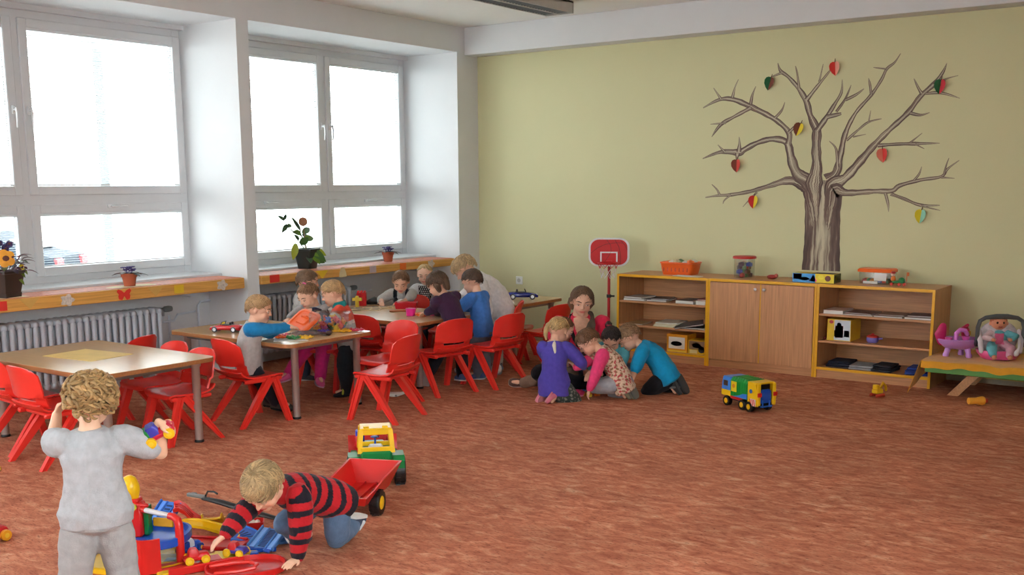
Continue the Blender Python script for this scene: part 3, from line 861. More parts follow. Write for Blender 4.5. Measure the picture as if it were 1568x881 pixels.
def carton(name, label, x, y, z, w, d, h, rz, base, panels, cat='box'):
    """printed cardboard box: panels = (face, x0, x1, z0, z1, colour) in fractions of the face"""
    t = thing(name, label, cat, (x, y, z), rz)
    part('carton', B().box((0, 0, h / 2), (w, d, h), .002), mat('card_%d_%d_%d' % base, base, .4, var=.05), t, 0)
    for f, a, c, z0, z1, col, *rest in panels:
        sh = rest[0] if rest else 'r'
        u = V((1, 0, 0)) if f in 'ft' else V((0, 1, 0))
        vv = V((0, 1, 0)) if f == 't' else V((0, 0, 1))
        L_, Hh = (w if f in 'ft' else d), (d if f == 't' else h)
        o_ = {'f': V((-w / 2, -d / 2 - .0008, 0)), 'l': V((-w / 2 - .0008, -d / 2, 0)), 'r': V((w / 2 - .0008, -d / 2, 0)), 't': V((-w / 2, -d / 2, h - .0004))}[f]
        cx, cz, rx, rz_ = (a + c) / 2 * L_, (z0 + z1) / 2 * Hh, (c - a) / 2 * L_, (z1 - z0) / 2 * Hh
        if sh == 'e':
            poly = [(cx + rx * math.cos(k * .5236), cz + rz_ * math.sin(k * .5236)) for k in range(12)]
        elif sh == 't':
            poly = [(cx - rx, cz - rz_), (cx + rx, cz - rz_), (cx, cz + rz_)]
        else:
            poly = [(cx - rx, cz - rz_), (cx + rx, cz - rz_), (cx + rx, cz + rz_), (cx - rx, cz + rz_)]
        tt = {'f': V((0, .0016, 0)), 'l': V((.0016, 0, 0)), 'r': V((.0016, 0, 0)), 't': V((0, 0, .0012))}[f]
        part('print', B().prism(poly, o_, u, vv, tt), mat('ink_%d_%d_%d' % col, col, .4, var=.02), t, 0)
    return t
carton('toy_box', 'orange boxed game with white label lying at the bottom of the left cabinet', -4.47, 8.77, .09, .21, .18, .165, .0, (238, 160, 36),
       [('f', .1, .88, .2, .85, (240, 232, 216)), ('f', .2, .75, .35, .62, (40, 36, 34), 'e'), ('f', .28, .68, .44, .54, (230, 224, 210), 'e'), ('f', .05, .95, .02, .12, (246, 206, 70))])
carton('toy_box', 'yellow boxed game with dark animal picture at the bottom right of the left cabinet', -4.262, 8.76, .09, .185, .17, .125, .0, (232, 182, 34),
       [('f', .05, .95, .35, .95, (150, 120, 90)), ('f', .2, .7, .45, .85, (92, 72, 66), 'e'), ('f', .55, .9, .1, .6, (70, 66, 70), 'e'), ('f', .1, .5, .05, .3, (240, 220, 150))])
carton('toy_box', 'yellow and white toy box with robot picture on the middle right shelf', -2.985, 8.83, .315, .20, .25, .180, .0, (238, 200, 40),
       [('f', .30, .98, .03, .97, (214, 222, 232)), ('f', .34, .68, .15, .70, (214, 60, 50)), ('f', .40, .62, .30, .55, (60, 110, 200)), ('f', .40, .60, .68, .85, (70, 130, 205), 'e'), ('f', .72, .94, .2, .5, (190, 200, 214)), ('f', .3, .40, .2, .5, (240, 200, 50)), ('f', .08, .26, .78, .95, (200, 60, 60), 'e')])
t = thing('toy_pot', 'little blue toy pot with red lid on the middle right shelf', 'toy', (-2.72, 8.76, .315))
part('pot', B().lathe([(.035, 0), (.046, .012), (.05, .03), (.046, .045), (.04, .048)], (0, 0, 0), 18), plast((120, 110, 190)), t)
part('lid', B().lathe([(.05, .046), (.047, .056), (.03, .064), (.012, .066), (.012, .075), (.002, .078)], (0, 0, 0), 18), plast((206, 50, 44)), t)
part('handle', B().tube([(.045, 0, .035), (.075, 0, .040)], .008, 8, True), plast((130, 120, 200)), t)
solo('toy_bead', B().ell((0, 0, .012), .012), plast((150, 40, 40)), 'tiny dark red bead left of the robot toy box', 'toy', loc=(-3.105, 8.72, .315))
def folded(label, x, y, w, d, h, rz, c, name='folded_cloth'):
    t = thing(name, label, 'cloth', (x, y, .09), rz, 'dark folded things on the bottom right shelf')
    n = max(2, int(h / .016))
    for k in range(n):
        q = rnd.uniform(-.012, .012)
        part('fold', B().box((q, rnd.uniform(-.008, .008), h / n * (k + .5)), (w - k * .01, d - k * .01, h / n * .96), .006), mat('fold_%d_%d_%d' % c, c, .8, var=.2, scale=18), t)
folded('dark navy folded cloth, leftmost on the bottom right shelf', -2.98, 8.82, .20, .24, .05, .0, (34, 38, 56))
folded('white and grey folded cloth second along the bottom right shelf', -2.78, 8.80, .20, .24, .034, .06, (170, 170, 172))
folded('black folded cloth in the middle of the bottom right shelf', -2.60, 8.79, .17, .22, .055, -.05, (36, 36, 46))
folded('bright blue folded cloth at the right end of the bottom shelf', -2.34, 8.78, .19, .22, .06, .05, (40, 66, 150))

# things on top of the cabinets
def basket(label, x, y, z):
    t = thing('basket', label, 'basket', (x, y, z))
    c = plast((240, 100, 34))
    prof = lambda s_, zz: [V((px * s_, py * s_, zz)) for px, py in rrect(-.17, .17, -.115, .115, .035, 3)]
    b = B(); b.loft([prof(.84, 0), prof(.92, .06), prof(.955, .10), prof(1.0, .105), prof(1.0, .117), prof(.945, .117), prof(.90, .06), prof(.82, .006)])
    part('tub', b, c, t, 30)
    for k in range(7):
        part('slot', B().box((-.12 + k * .04, -.1025 - .0035, .055), (.012, .004, .05), .001, M.Rotation(R(-8), 3, 'X')), plast((196, 66, 20)), t, 0)
    return t
basket('orange plastic basket filled with toys on the left cabinet', -4.56, 8.90, .787)
for k in range(12):
    c = [(236, 120, 60), (228, 218, 206), (206, 186, 150), (90, 120, 80), (200, 196, 190)][k % 5]
    b = B().ell((0, 0, 0), (.034, .026, .022), M.Rotation(rnd.uniform(0, 3), 3, 'Z') @ M.Rotation(rnd.uniform(0, 1), 3, 'X'), 10, 6)
    b.tube([(-.03, 0, 0), (0, .01, .012), (.035, 0, .004)], [.012, .016, .010], 7, True)
    solo('small_toy', b, plast(c), cname(c) + ' plastic toy heaped in the orange basket', 'toy', group='toys heaped in the orange basket', loc=(-4.56 + (-.115 + .046 * (k % 6)), 8.86 + .07 * (k // 6), .787 + .098 + .008 * (k % 3)))
solo('sheet', B().box((0, 0, .003), (.26, .10, .005), .001), M_paper, 'white flat booklet in front of the orange basket', 'paper', loc=(-4.40, 8.73, .787), rz=-.04)
t = thing('toy_tub', 'round clear tub of blocks with a red lid on the cupboard', 'tub', (-3.93, 8.90, .787))
M_clear = glass_mat('clear_plastic', (.95, .96, .96), .10, .2)
part('wall', B().lathe([(.088, 0), (.09, .01), (.093, .17), (.0915, .17), (.088, .012)], (0, 0, 0), 26), M_clear, t)
part('lid', B().lathe([(.098, .168), (.104, .170), (.104, .186), (.096, .192), (.06, .194), (.0, .194)], (0, 0, 0), 26), plast((200, 44, 40)), t)
for k in range(16):
    c = [(40, 120, 70), (50, 90, 190), (196, 50, 48), (52, 54, 66), (70, 150, 90), (120, 90, 70)][k % 6]
    a = k * 2.4; r_ = .052 if k % 4 else .01
    solo('toy_block', B().box((0, 0, 0), (.05, .036, .034), .005).cyl((0, 0, .015), (0, 0, .024), .011, n=8), plast(c), cname(c) + ' block inside the round clear tub', 'toy block', group='blocks in the round clear tub',
         loc=(-3.93 + r_ * math.cos(a), 8.90 + r_ * math.sin(a), .787 + .022 + .032 * (k // 4)), rz=a)
t = thing('toy_figure', 'small dark red toy lying on the cupboard right of the tub', 'toy', (-3.655, 8.87, .787), .3)
part('body', B().ell((0, 0, .02), (.045, .025, .02)), plast((170, 60, 56)), t)
part('head', B().ell((.035, 0, .03), .018), plast((196, 100, 84)), t)
carton('puzzle_box', 'pink, blue and yellow game box bridging the cupboard and right cabinet', -3.235, 8.815, .787, .36, .16, .075, .0, (240, 214, 36),
       [('f', 0, .55, .0, 1, (70, 160, 224)), ('f', .02, .22, .35, .95, (226, 80, 170)), ('f', .16, .42, .2, .6, (230, 236, 244), 'e'), ('f', .4, .6, .15, .9, (232, 60, 150), 't'), ('f', .78, .92, .2, .85, (120, 60, 40), 'e'), ('f', .62, .76, .4, .9, (250, 230, 60), 'e'), ('r', 0, 1, 0, 1, (60, 92, 44)), ('r', .12, .5, .3, .7, (206, 210, 60), 'e'), ('r', .6, .9, .2, .6, (120, 140, 60), 'e'), ('t', .45, .95, .1, .9, (40, 40, 36)), ('t', .05, .4, .1, .9, (220, 190, 50))])
t = thing('toy_box_clear', 'rectangular clear box of toys with an orange lid on the right cabinet', 'box', (-2.765, 8.95, .787))
pr = lambda s_, zz: [V((px * s_, py * s_, zz)) for px, py in rrect(-.135, .135, -.09, .09, .02, 3)]
part('wall', B().loft([pr(.92, 0), pr(1, .10), pr(.985, .10), pr(.91, .004)]), M_clear, t, 30)
part('lid', B().loft([pr(1.04, .098), pr(1.06, .102), pr(1.06, .116), pr(.98, .126), pr(.9, .126)]), plast((255, 112, 40)), t, 30)
part('label_sheet', B().box((.05, -.0915, .06), (.10, .002, .06)), M_paper, t, 0)
part('label_sheet', B().box((-.03, -.089, .014), (.12, .002, .022)), M_paper, t, 0)
for k in range(14):
    c = [(220, 60, 50), (40, 130, 80), (240, 150, 40), (120, 124, 130), (60, 110, 190)][k % 5]
    solo('toy_block', B().box((0, 0, 0), (.042, .04, .03), .005).cyl((0, 0, .013), (0, 0, .022), .010, n=8), plast(c), cname(c) + ' block inside the orange-lidded box on the cabinet', 'toy block', group='blocks in the orange-lidded box on the cabinet',
         loc=(-2.765 + (-.095 + .032 * (k % 7)), 8.93 + .05 * (k // 7), .787 + .022 + .028 * ((k * 3) % 3 / 1.4)), rz=k * .7)
t = thing('toy_figure', 'tiny clown rider toy in red and green on the right cabinet edge', 'toy', (-2.585, 8.85, .787), .1)
part('wheels', B().cyl((-.03, -.02, .012), (-.03, .02, .012), .012).cyl((.03, -.02, .012), (.03, .02, .012), .012).cyl((.07, -.02, .012), (.07, .02, .012), .012), plast((214, 60, 40)), t)
part('cart', B().box((.02, 0, .03), (.10, .035, .02), .006).ell((.045, 0, .045), (.026, .02, .022)), plast((40, 130, 70)), t)
part('rider', B().ell((-.02, 0, .055), (.02, .018, .026)), plast((220, 120, 40)), t)
part('head', B().ell((-.022, 0, .09), .018), plast((236, 200, 180)), t)
part('cap', B().ell((-.022, 0, .103), (.02, .02, .012)), plast((200, 40, 40)), t)
part('flag', B().box((.085, 0, .07), (.006, .004, .07)).box((.092, 0, .095), (.02, .004, .03)), plast((226, 120, 50)), t)

# ------------------------------------------------------------------ basketball hoop
def hoop():
    P = V((-5.235, 8.74, 0))
    t = thing('basketball_hoop', 'red toy basketball hoop on a pole left of the cabinets', 'basketball hoop', P, R(27)); t.scale = (1.1, 1.1, 1.0)
    part('base', B().lathe([(.17, 0), (.17, .03), (.15, .05), (.05, .06), (.03, .09)], (0, .0, 0), 22), M_black, t)
    part('pole', B().cyl((0, 0, .05), (0, 0, .95), .0125, n=12), plast((190, 30, 34)), t)
    part('clamp', B().lathe([(.02, 0), (.02, .03)], (0, 0, .545), 12).cyl((.015, 0, .56), (.05, 0, .56), .009, n=8), M_black, t)
    bb = rrect(-.175, .175, .845, 1.115, .085, 6)
    part('rim_band', B().prism(bb, (0, -.035, 0), (1, 0, 0), (0, 0, 1), (0, .02, 0)), plast((236, 236, 236)), t, 30)
    inn = rrect(-.158, .158, .861, 1.099, .072, 6)
    part('backboard', B().prism(inn, (0, -.038, 0), (1, 0, 0), (0, 0, 1), (0, .004, 0)), plast((206, 26, 32)), t, 30)
    b = B()
    def line(pts, r=.0032): b.tube([(x, -.0385, z) for x, z in pts], r, 6, flat=.5)
    line([(-.155, .97), (-.10, 1.02), (-.03, 1.055), (.06, 1.07), (.12, 1.066)])
    line([(-.02, 1.098), (.012, 1.05), (.02, .99), (-.01, .93), (-.04, .88)])
    line([(.05, 1.098), (.085, 1.03), (.10, .95), (.10, .865)])
    line([(.10, 1.09), (.135, 1.05), (.156, 1.0)])
    part('seam_lines', b, mat('dark_line', (70, 12, 16), .5), t)
    b = B(); frame_l = [(-.075, .866, -.062, .985), (.062, .866, .075, .985), (-.075, .972, .075, .985)]
    for x0, z0, x1, z1 in frame_l: b.box(((x0 + x1) / 2, -.0395, (z0 + z1) / 2), (x1 - x0, .003, z1 - z0))
    part('target_square', b, plast((240, 240, 240)), t, 0)
    ring = [(.085 * math.cos(a), -.135 + .085 * math.sin(a), .885) for a in [k * math.pi / 14 for k in range(29)]]
    part('hoop_ring', B().tube(ring, .008, 8).box((0, -.045, .885), (.05, .02, .03)), plast((206, 30, 34)), t)
    for lay, (z0, z1, r0, r1, c) in enumerate([(.878, .835, .085, .074, (214, 70, 64)), (.835, .79, .074, .062, (232, 214, 212)), (.79, .745, .062, .058, (236, 236, 236))]):
        b = B()
        for k in range(8):
            a0, a1, a2 = k * math.pi / 4 + lay * math.pi / 8, (k + .5) * math.pi / 4 + lay * math.pi / 8, (k + 1) * math.pi / 4 + lay * math.pi / 8
            q = lambda a, r_, z_: (r_ * math.cos(a), -.135 + r_ * math.sin(a), z_)
            b.tube([q(a0, r0, z0), q(a1, r1, z1)], .0022, 5).tube([q(a1, r1, z1), q(a2, r0, z0)], .0022, 5)
        part('net', b, plast(c), t)
hoop()

# ------------------------------------------------------------------ bench with yellow cover
t = thing('bench', 'low green bench with slanting wooden plank legs at the right wall end', 'bench', (-1.55, 8.80, 0)); o = V(t.location)
def p(name, b, m, par=None, **k):
    b.v = [tuple(V(q) - o) for q in b.v]; return part(name, b, m, t, 0, **k)
p('seat_board', bx(B(), -2.20, -.60, 8.40, 9.10, .175, .262, .004), mat('green_lacquer', (104, 170, 84), .4))
p('rear_board', bx(B(), -2.05, -.62, 9.02, 9.06, .06, .215), mat('cream_board', (222, 196, 120), .6))
for xx, s_ in ((-2.03, -1), (-.80, 1)):
    for yy in (8.46, 9.0):
        p('leg', B().prism([(-.04, 0), (.04, 0), (.04 - s_ * .15, .175), (-.04 - s_ * .15, .175)], (xx - .03 * s_, yy, 0), (1, 0, 0), (0, 0, 1), (0, .03, 0)), M_beechy)
def bench_cloth():
    nx, ny = 60, 30; grid = []
    X0, X1, Y0, Y1, zt = -2.215, -.585, 8.37, 9.11, .268
    for j in range(ny + 1):
        row = []
        for i in range(nx + 1):
            u, v = i / nx, j / ny
            x = X0 + (X1 - X0) * u
            hang = .050 + .008 * math.sin(u * 23) + .006 * math.sin(u * 57 + 1)
            s = v * (Y1 - Y0 + hang) - hang
            if s < 0:
                y = Y0 - .012 - .004 * math.sin(u * 40) - .012 * (-s / hang); z = zt + s * .92
            else:
                y = Y0 + s - .012 * math.exp(-s * 40); z = zt - .004 * math.exp(-s * 60) + .003 * math.sin(u * 30 + v * 8) * math.sin(v * 11)
            row.append((x, y, z))
        grid.append(row)
    b = B().shell(grid, .004)
    g2 = []
    for j in range(17):
        row = []
        for i in range(9):
            v, u = j / 16, i / 8
            y = 8.37 - .02 + v * .62
            drop = (.20 * (1 - v) ** 1.2 + .05) * u
            row.append((X0 - .002 - .075 * u * (1 - v) - .004 * math.sin(v * 20), y - .04 * u * (1 - v) , zt - drop - .002))
        g2.append(row)
    b.shell(g2, -.004)
    solo('bench_cloth', b, mat('yellow_cloth', (228, 158, 24), .75, var=.08, scale=14, bump=.2, bscale=30, sheen=.2), 'yellow cloth draped over the green bench', 'cloth', 60)
bench_cloth()

# ------------------------------------------------------------------ people
QUEUE = []
def remesh(o, vox, smooth, post):
    m = o.modifiers.new('r', 'REMESH'); m.mode = 'VOXEL'; m.voxel_size = vox; m.use_smooth_shade = True
    if smooth:
        s = o.modifiers.new('s', 'SMOOTH'); s.iterations = smooth; s.factor = .5
    QUEUE.append((o, post))
def flush():
    bpy.context.view_layer.update()
    dg = bpy.context.evaluated_depsgraph_get()
    new = []
    for o, post in QUEUE:
        me = bpy.data.meshes.new_from_object(o.evaluated_get(dg))
        new.append((o, post, me))
    for o, post, me in new:
        old = o.data; o.modifiers.clear(); o.data = me; me.name = o.name
        if not me.materials: me.materials.append(old.materials[0])
        me.polygons.foreach_set('use_smooth', [True] * len(me.polygons))
        if post: post(o, me)
    QUEUE.clear()
def coords(me):
    a = np.zeros(len(me.vertices) * 3); me.vertices.foreach_get('co', a); return a.reshape(-1, 3)
def normals(me):
    a = np.zeros(len(me.vertices) * 3); me.vertices.foreach_get('normal', a); return a.reshape(-1, 3)
def set_col(me, c):
    at = me.color_attributes.new('col', 'FLOAT_COLOR', 'POINT')
    at.data.foreach_set('color', np.concatenate([c, np.ones((len(c), 1))], 1).astype(np.float32).ravel())
def L3(c): return np.array(lin(c))
def wob(P, k, ph):
    return (np.sin(P[:, 0] * k + 1.3 * np.sin(P[:, 2] * k * .7 + ph) + ph) + np.sin(P[:, 1] * k * 1.1 + 1.7 * np.sin(P[:, 0] * k * .6 + ph * 2)) + np.sin(P[:, 2] * k * 1.3 + 1.5 * np.sin(P[:, 1] * k * .8 - ph))) / 3

def ik(a, t, l1, l2, pole):
    d = t - a; L_ = min(max(d.length, abs(l1 - l2) + .01), (l1 + l2) * .998); dn = d.normalized()
    t = a + dn * L_
    c = (l1 * l1 - l2 * l2 + L_ * L_) / (2 * L_); h = math.sqrt(max(l1 * l1 - c * c, 0))
    p = pole - dn * pole.dot(dn); p = p.normalized() if p.length > 1e-6 else V((0, 0, 1))
    return a + dn * c + p * h, t

def seg_info(P, segs):
    """nearest segment index and arc length along it"""
    best = np.full(len(P), 1e9); idx = np.zeros(len(P), int); ss = np.zeros(len(P))
    for k, (a, b, r, off) in enumerate(segs):
        a = np.array(a); b = np.array(b); d = b - a; L_ = np.linalg.norm(d) + 1e-9
        t = np.clip(((P - a) @ d) / L_ ** 2, 0, 1)
        dist = np.linalg.norm(P - (a + t[:, None] * d), axis=1) - r
        m = dist < best
        best[m] = dist[m]; idx[m] = k; ss[m] = (t * L_ + off)[m]
    return idx, ss

def person(label, root, fwd, H=.95, adult=False, pelvis=None, lean=0, bend=0, side=0, twist=0, head=(0, 0, 0), hands=None, feet=None, elb=None, knee=None, fdir=None,
           skin=(236, 184, 154), shirt=None, trou=None, shoes=None, hair=None, vox=.0055, curl=.5, hdir=None, palm=None, wide=1.0, hip_turn=0, face=True, eyes_down=.3):
    root = V((root[0], root[1], 0)); F = V((fwd[0], fwd[1], 0)).normalized(); X = V((F.y, -F.x, 0)); Z = V((0, 0, 1))
    def w2l(p): return V(p) - root
    top = thing('person', label, 'person', root)
    hh = (.132 if adult else .205) * H
    TL = (.30 if adult else .315) * H; shw = (.100 if adult else .105) * H * wide; hpw = (.050 if adult else .052) * H
    ua, fa, hl = ((.170, .145, .105) if adult else (.160, .135, .095)); ua *= H; fa *= H; hl *= H
    th, sh = ((.245, .235) if adult else (.205, .190)); th *= H; sh *= H
    k = H * (.80 if adult else 1.0)
    Pv = w2l(pelvis) if pelvis is not None else V((0, 0, (.52 if adult else .45) * H))
    def spine(a):
        a = R(a); s_ = R(side); return (X * math.sin(s_) + F * math.sin(a) * math.cos(s_) + Z * math.cos(a) * math.cos(s_)).normalized()
    d1, d2 = spine(lean), spine(lean + bend)
    mid = Pv + d1 * TL * .5; nk = mid + d2 * TL * .5
    Xp = (M.Rotation(R(hip_turn), 3, Z) @ X); Xp = (Xp - d1 * Xp.dot(d1)).normalized()
    Xc = (M.Rotation(R(-twist), 3, d2) @ X); Xc = (Xc - d2 * Xc.dot(d2)).normalized(); Fc = Z.cross(Xc) if False else d2.cross(Xc)
    Fp = d1.cross(Xp)
    # head frame
    hp, hy, hr = (R(a) for a in head)
    hf = (F * math.cos(hy) * math.cos(hp) + X * math.sin(hy) * math.cos(hp) - Z * math.sin(hp)).normalized()
    hx = hf.cross(Z)
    hx = hx.normalized() if hx.length > .05 else X
    hu = hx.cross(hf).normalized()
    q = M.Rotation(hr, 3, hf); hx, hu = q @ hx, q @ hu
    hc = nk + d2 * (.016 if adult else .014) * H + hu * .44 * hh + hf * .10 * hh
    HR = M((hx, hf, hu)).transposed()
    def hq(x, y, z): return hc + (hx * x + hf * y + hu * z) * hh
    # limbs
    S = [nk - d2 * .045 * H + Xc * shw * e for e in (1, -1)]
    J = [Pv - d1 * .01 * H + Xp * hpw * e for e in (1, -1)]
    hands = hands or [None, None]; feet = feet or [None, None]
    E, W_, HD = [], [], []
    for i, e in enumerate((1, -1)):
        tgt = w2l(hands[i]) if hands[i] is not None else S[i] + (-d2 * .9 + X * e * .15 + F * .2) * (ua + fa)
        pole = V(elb[i]) if elb and elb[i] is not None else (X * e * .7 - F * .4 - Z * .8)
        a, b_ = ik(S[i], tgt, ua, fa, pole); E.append(a); W_.append(b_)
        HD.append((V(hdir[i]).normalized() if hdir and hdir[i] is not None else (b_ - a).normalized()))
    K, A, FD = [], [], []
    for i, e in enumerate((1, -1)):
        tgt = w2l(feet[i]) if feet[i] is not None else V((J[i].x, J[i].y, .045 * H))
        pole = V(knee[i]) if knee and knee[i] is not None else F
        a, b_ = ik(J[i], tgt, th, sh, pole); K.append(a); A.append(b_)
        FD.append(V(fdir[i]).normalized() if fdir and fdir[i] is not None else (F * .97 + X * e * .2 - Z * .12).normalized())
    def ell_ring(c, rx, ry, ax, ay, n=18):
        return [c + ax * math.cos(2 * math.pi * t / n) * rx + ay * math.sin(2 * math.pi * t / n) * ry for t in range(n)]
    def torso(b, g, low=-.06, hipw=1.0, neck=True, skirt=None):
        R_ = []
        def add(c, rx, ry, f): R_.append(ell_ring(c, rx * k * wide + g, ry * k * wide + g, Xp.lerp(Xc, f).normalized(), Fp.lerp(Fc, f).normalized()))
        add(Pv + d1 * (low - .012) * k, .060, .05, 0)
        add(Pv + d1 * low * k, .088 * hipw, .076, 0); add(Pv + d1 * .0 * k, .094 * hipw, .082, 0)
        add(Pv + d1 * TL * .28, .086, .076, .3); add(mid, .084, .074, .5)
        add(mid + d2 * TL * .2, .092, .074, .8); add(nk - d2 * .055 * H, .088, .062, 1); add(nk - d2 * .03 * H, .068, .05, 1)
        add(nk, .042, .042, 1)
        if neck: add(nk + d2 * .02 * H, .036, .036, 1)
        b.loft(R_)
    def limb(b, pts, rad, g=0, flat=1.0): b.tube(pts, [r * k + g for r in rad], 14, True, flat)
    # ---------- body
    b = B(); torso(b, -.004)
    for i in range(2):
        limb(b, [S[i], S[i].lerp(E[i], .5), E[i]], [.034, .031, .026]); limb(b, [E[i], E[i].lerp(W_[i], .4), W_[i]], [.026, .026, .0185])
        limb(b, [J[i], J[i].lerp(K[i], .5), K[i]], [.056, .052, .038]); limb(b, [K[i], K[i].lerp(A[i], .35), K[i].lerp(A[i], .93)], [.038, .039, .021])
        fd = FD[i]; heel = A[i] - fd * .008 * k
        limb(b, [heel, A[i] + fd * .05 * k, A[i] + fd * .09 * k], [.020, .020, .014])
        # hand
        hd = HD[i]; e = 1 - 2 * i
        pn = V(palm[i]) if palm and palm[i] is not None else V((0, 0, -1))
        pn = pn - hd * pn.dot(hd); pn = pn.normalized() if pn.length > .05 else frame_of(hd)[0]
        sd = hd.cross(pn) * (1 if i == 0 else -1)   # towards the thumb for a palm facing down
        sd = -sd
        hs = hl / .095
        w0 = W_[i]
        b.loft([ell_ring(w0 + hd * t * hs, rx * hs, rz * hs, sd, pn, 12) for t, rx, rz in ((-.012, .010, .008), (-.008, .016, .013), (.012, .020, .012), (.032, .024, .0115), (.045, .0235, .010), (.049, .016, .006))])
        fr = .0062 * hs if not adult else .0072 * hs
        for fi, (off, ln) in enumerate(((-.0185, .033), (-.0062, .043), (.0062, .046), (.0185, .041))):
            base = w0 + hd * .043 * hs + sd * (off) * -1 * hs
            pts = [base - hd * .01 * hs]; dcur = hd + sd * (-off * 6); dcur.normalize(); pos = base
            ang = R(50) * curl
            for sgm in range(3):
                dcur = (dcur * math.cos(ang) + pn * math.sin(ang) * .9).normalized() if True else dcur
                pos = pos + dcur * ln * hs * (.42, .33, .25)[sgm]; pts.append(pos)
            b.tube(pts, [fr * 1.05, fr, fr * .92, fr * .8], 8, True)
        tb = w0 + hd * .014 * hs + sd * .017 * hs
        td = (hd * .75 + sd * .75 + pn * .25 * curl).normalized()
        b.tube([tb - sd * .006 * hs, tb + td * .02 * hs, tb + td * .034 * hs + hd * .004 * hs, tb + td * .036 * hs + hd * .014 * hs], [fr * 1.5, fr * 1.25, fr * 1.0, fr * .8], 8, True)
    # neck + head
    nr = (.036 if not adult else .042) * k
    b.tube([nk - d2 * .02 * H, nk + d2 * .03 * H, hq(0, -.08, -.1)], [nr * 1.15, nr, nr * 1.05], 14, True)
    jw = .86 if adult else 1.0
    b.ell(hq(0, -.03, .10), (.385 * hh, .455 * hh, .40 * hh), HR, 20, 14)
    b.ell(hq(0, .11, -.18), (.30 * hh * jw, .30 * hh, .30 * hh), HR, 18, 12)
    for e in (1, -1):
        b.ell(hq(.175 * e, .245, -.185), (.125 * hh * jw, .12 * hh, .135 * hh), HR, 12, 8)
        b.ell(hq(.385 * e, -.05, -.04), (.035 * hh, .075 * hh, .115 * hh), HR @ M.Rotation(R(18 * e), 3, 'Z'), 10, 8)
        b.ell(hq(.15 * e, .375, .075), (.12 * hh, .05 * hh, .035 * hh), HR, 10, 6)
    b.tube([hq(0, .395, .04), hq(0, .44, -.06), hq(0, .475, -.125)], [.03 * hh, .036 * hh, .046 * hh], 10, True)
    b.ell(hq(0, .43, -.135), (.075 * hh, .05 * hh, .035 * hh), HR, 10, 6)
    b.ell(hq(0, .385, -.255), (.115 * hh, .045 * hh, .024 * hh), HR, 12, 6)
    b.ell(hq(0, .38, -.295), (.09 * hh, .05 * hh, .028 * hh), HR, 12, 6)
    b.ell(hq(0, .30, -.385), (.13 * hh, .105 * hh, .085 * hh), HR, 12, 6)
    body = link('body', b.mesh('body', M_skin, 180), top)
    Cs, Clip, Cch = L3(skin), L3((204, 96, 88)), L3((238, 150, 128))
    def post_body(o, me):
        P = coords(me); c = np.tile(Cs, (len(P), 1))
        Q = (P - np.array(hc)) @ np.array(HR)   # head coordinates
        Q /= hh
        lips = np.exp(-((Q[:, 0] / .105) ** 2 + ((Q[:, 1] - .40) / .08) ** 2 + ((Q[:, 2] + .272) / .035) ** 2))
        chk = sum(np.exp(-(((Q[:, 0] - .2 * e) / .12) ** 2 + ((Q[:, 1] - .33) / .15) ** 2 + ((Q[:, 2] + .17) / .1) ** 2)) for e in (1, -1))
        lips = np.clip(lips * 1.6, 0, 1)[:, None]; chk = np.clip(chk * .28, 0, .4)[:, None]
        c = c * (1 - chk) + Cch * chk; c = c * (1 - lips) + Clip * lips
        set_col(me, c)
    remesh(body, vox, 2, post_body)
    if face:
        for e in (1, -1):
            b = B().ell(hq(.165 * e, .372, -.005), (.062 * hh, .045 * hh, .036 * hh), HR, 12, 8)
            ey = part('eye', b, M_eyew, top, 180)
            part('iris', B().ell(hq(.165 * e, .402, -.006 - .018 * eyes_down), (.028 * hh, .018 * hh, .027 * hh), HR, 10, 6), M_iris, ey, 180)
            part('eyelid', B().ell(hq(.165 * e, .370, .012 - .012 * eyes_down), (.070 * hh, .055 * hh, (.030 + .012 * eyes_down) * hh), HR, 12, 8), mat('eyelid_%d_%d_%d' % tuple(int(x * .9) for x in skin), tuple(int(x * .9) for x in skin), .5), ey, 180)
            part('eyebrow', B().tube([hq(.07 * e, .425, .085), hq(.16 * e, .415, .115), hq(.255 * e, .345, .09)], [.010 * hh, .016 * hh, .008 * hh], 8, True), mat('brow_%d_%d_%d' % tuple(int(x * .62) for x in hair['col']), tuple(int(x * .62) for x in hair['col']), .8), top, 180)
    # ---------- clothes
    segs = [(Pv - d1 * .05 * k, mid, .08 * k, -.05 * k), (mid, nk, .08 * k, TL * .5)]
    for i in range(2):
        segs += [(S[i], E[i], .036 * k, 0), (E[i], W_[i], .03 * k, ua)]
    def cut(a, c, t): return a.lerp(c, max(0., min(1., t)))
    if shirt:
        g = shirt.get('g', .010); b = B()
        torso(b, g, shirt.get('low', -.075), shirt.get('hipw', 1.2), False)
        sl = shirt.get('sleeve', 1.9)
        for i in range(2):
            s_ = sl[i] if hasattr(sl, '__len__') else sl
            bag = shirt.get('bag', 1.15)
            limb(b, [S[i] - Xc * (.012 * k * (1 - 2 * i)), S[i].lerp(E[i], .3 * min(s_, 1)), cut(S[i], E[i], s_)], [.047, .042 * bag, .036 * bag], g * .6)
            if s_ > 1:
                limb(b, [E[i], E[i].lerp(W_[i], .4 * (s_ - 1)), cut(E[i], W_[i], s_ - 1)], [.035 * bag, .033 * bag, .027], g * .5)
        if shirt.get('collar'):
            b.tube([nk - d2 * .012 * H, nk + d2 * .022 * H], [.062 * k, .052 * k], 16)
        if shirt.get('skirt'):
            for e_, dd in ((1, J[0].lerp(K[0], .45)), (-1, J[1].lerp(K[1], .45))):
                limb(b, [Pv, dd], [.085, .085], g)
        o = link('shirt', b.mesh('shirt', M_cloth, 180), top)
        colf = shirt['col']; ph = rnd.uniform(0, 6)
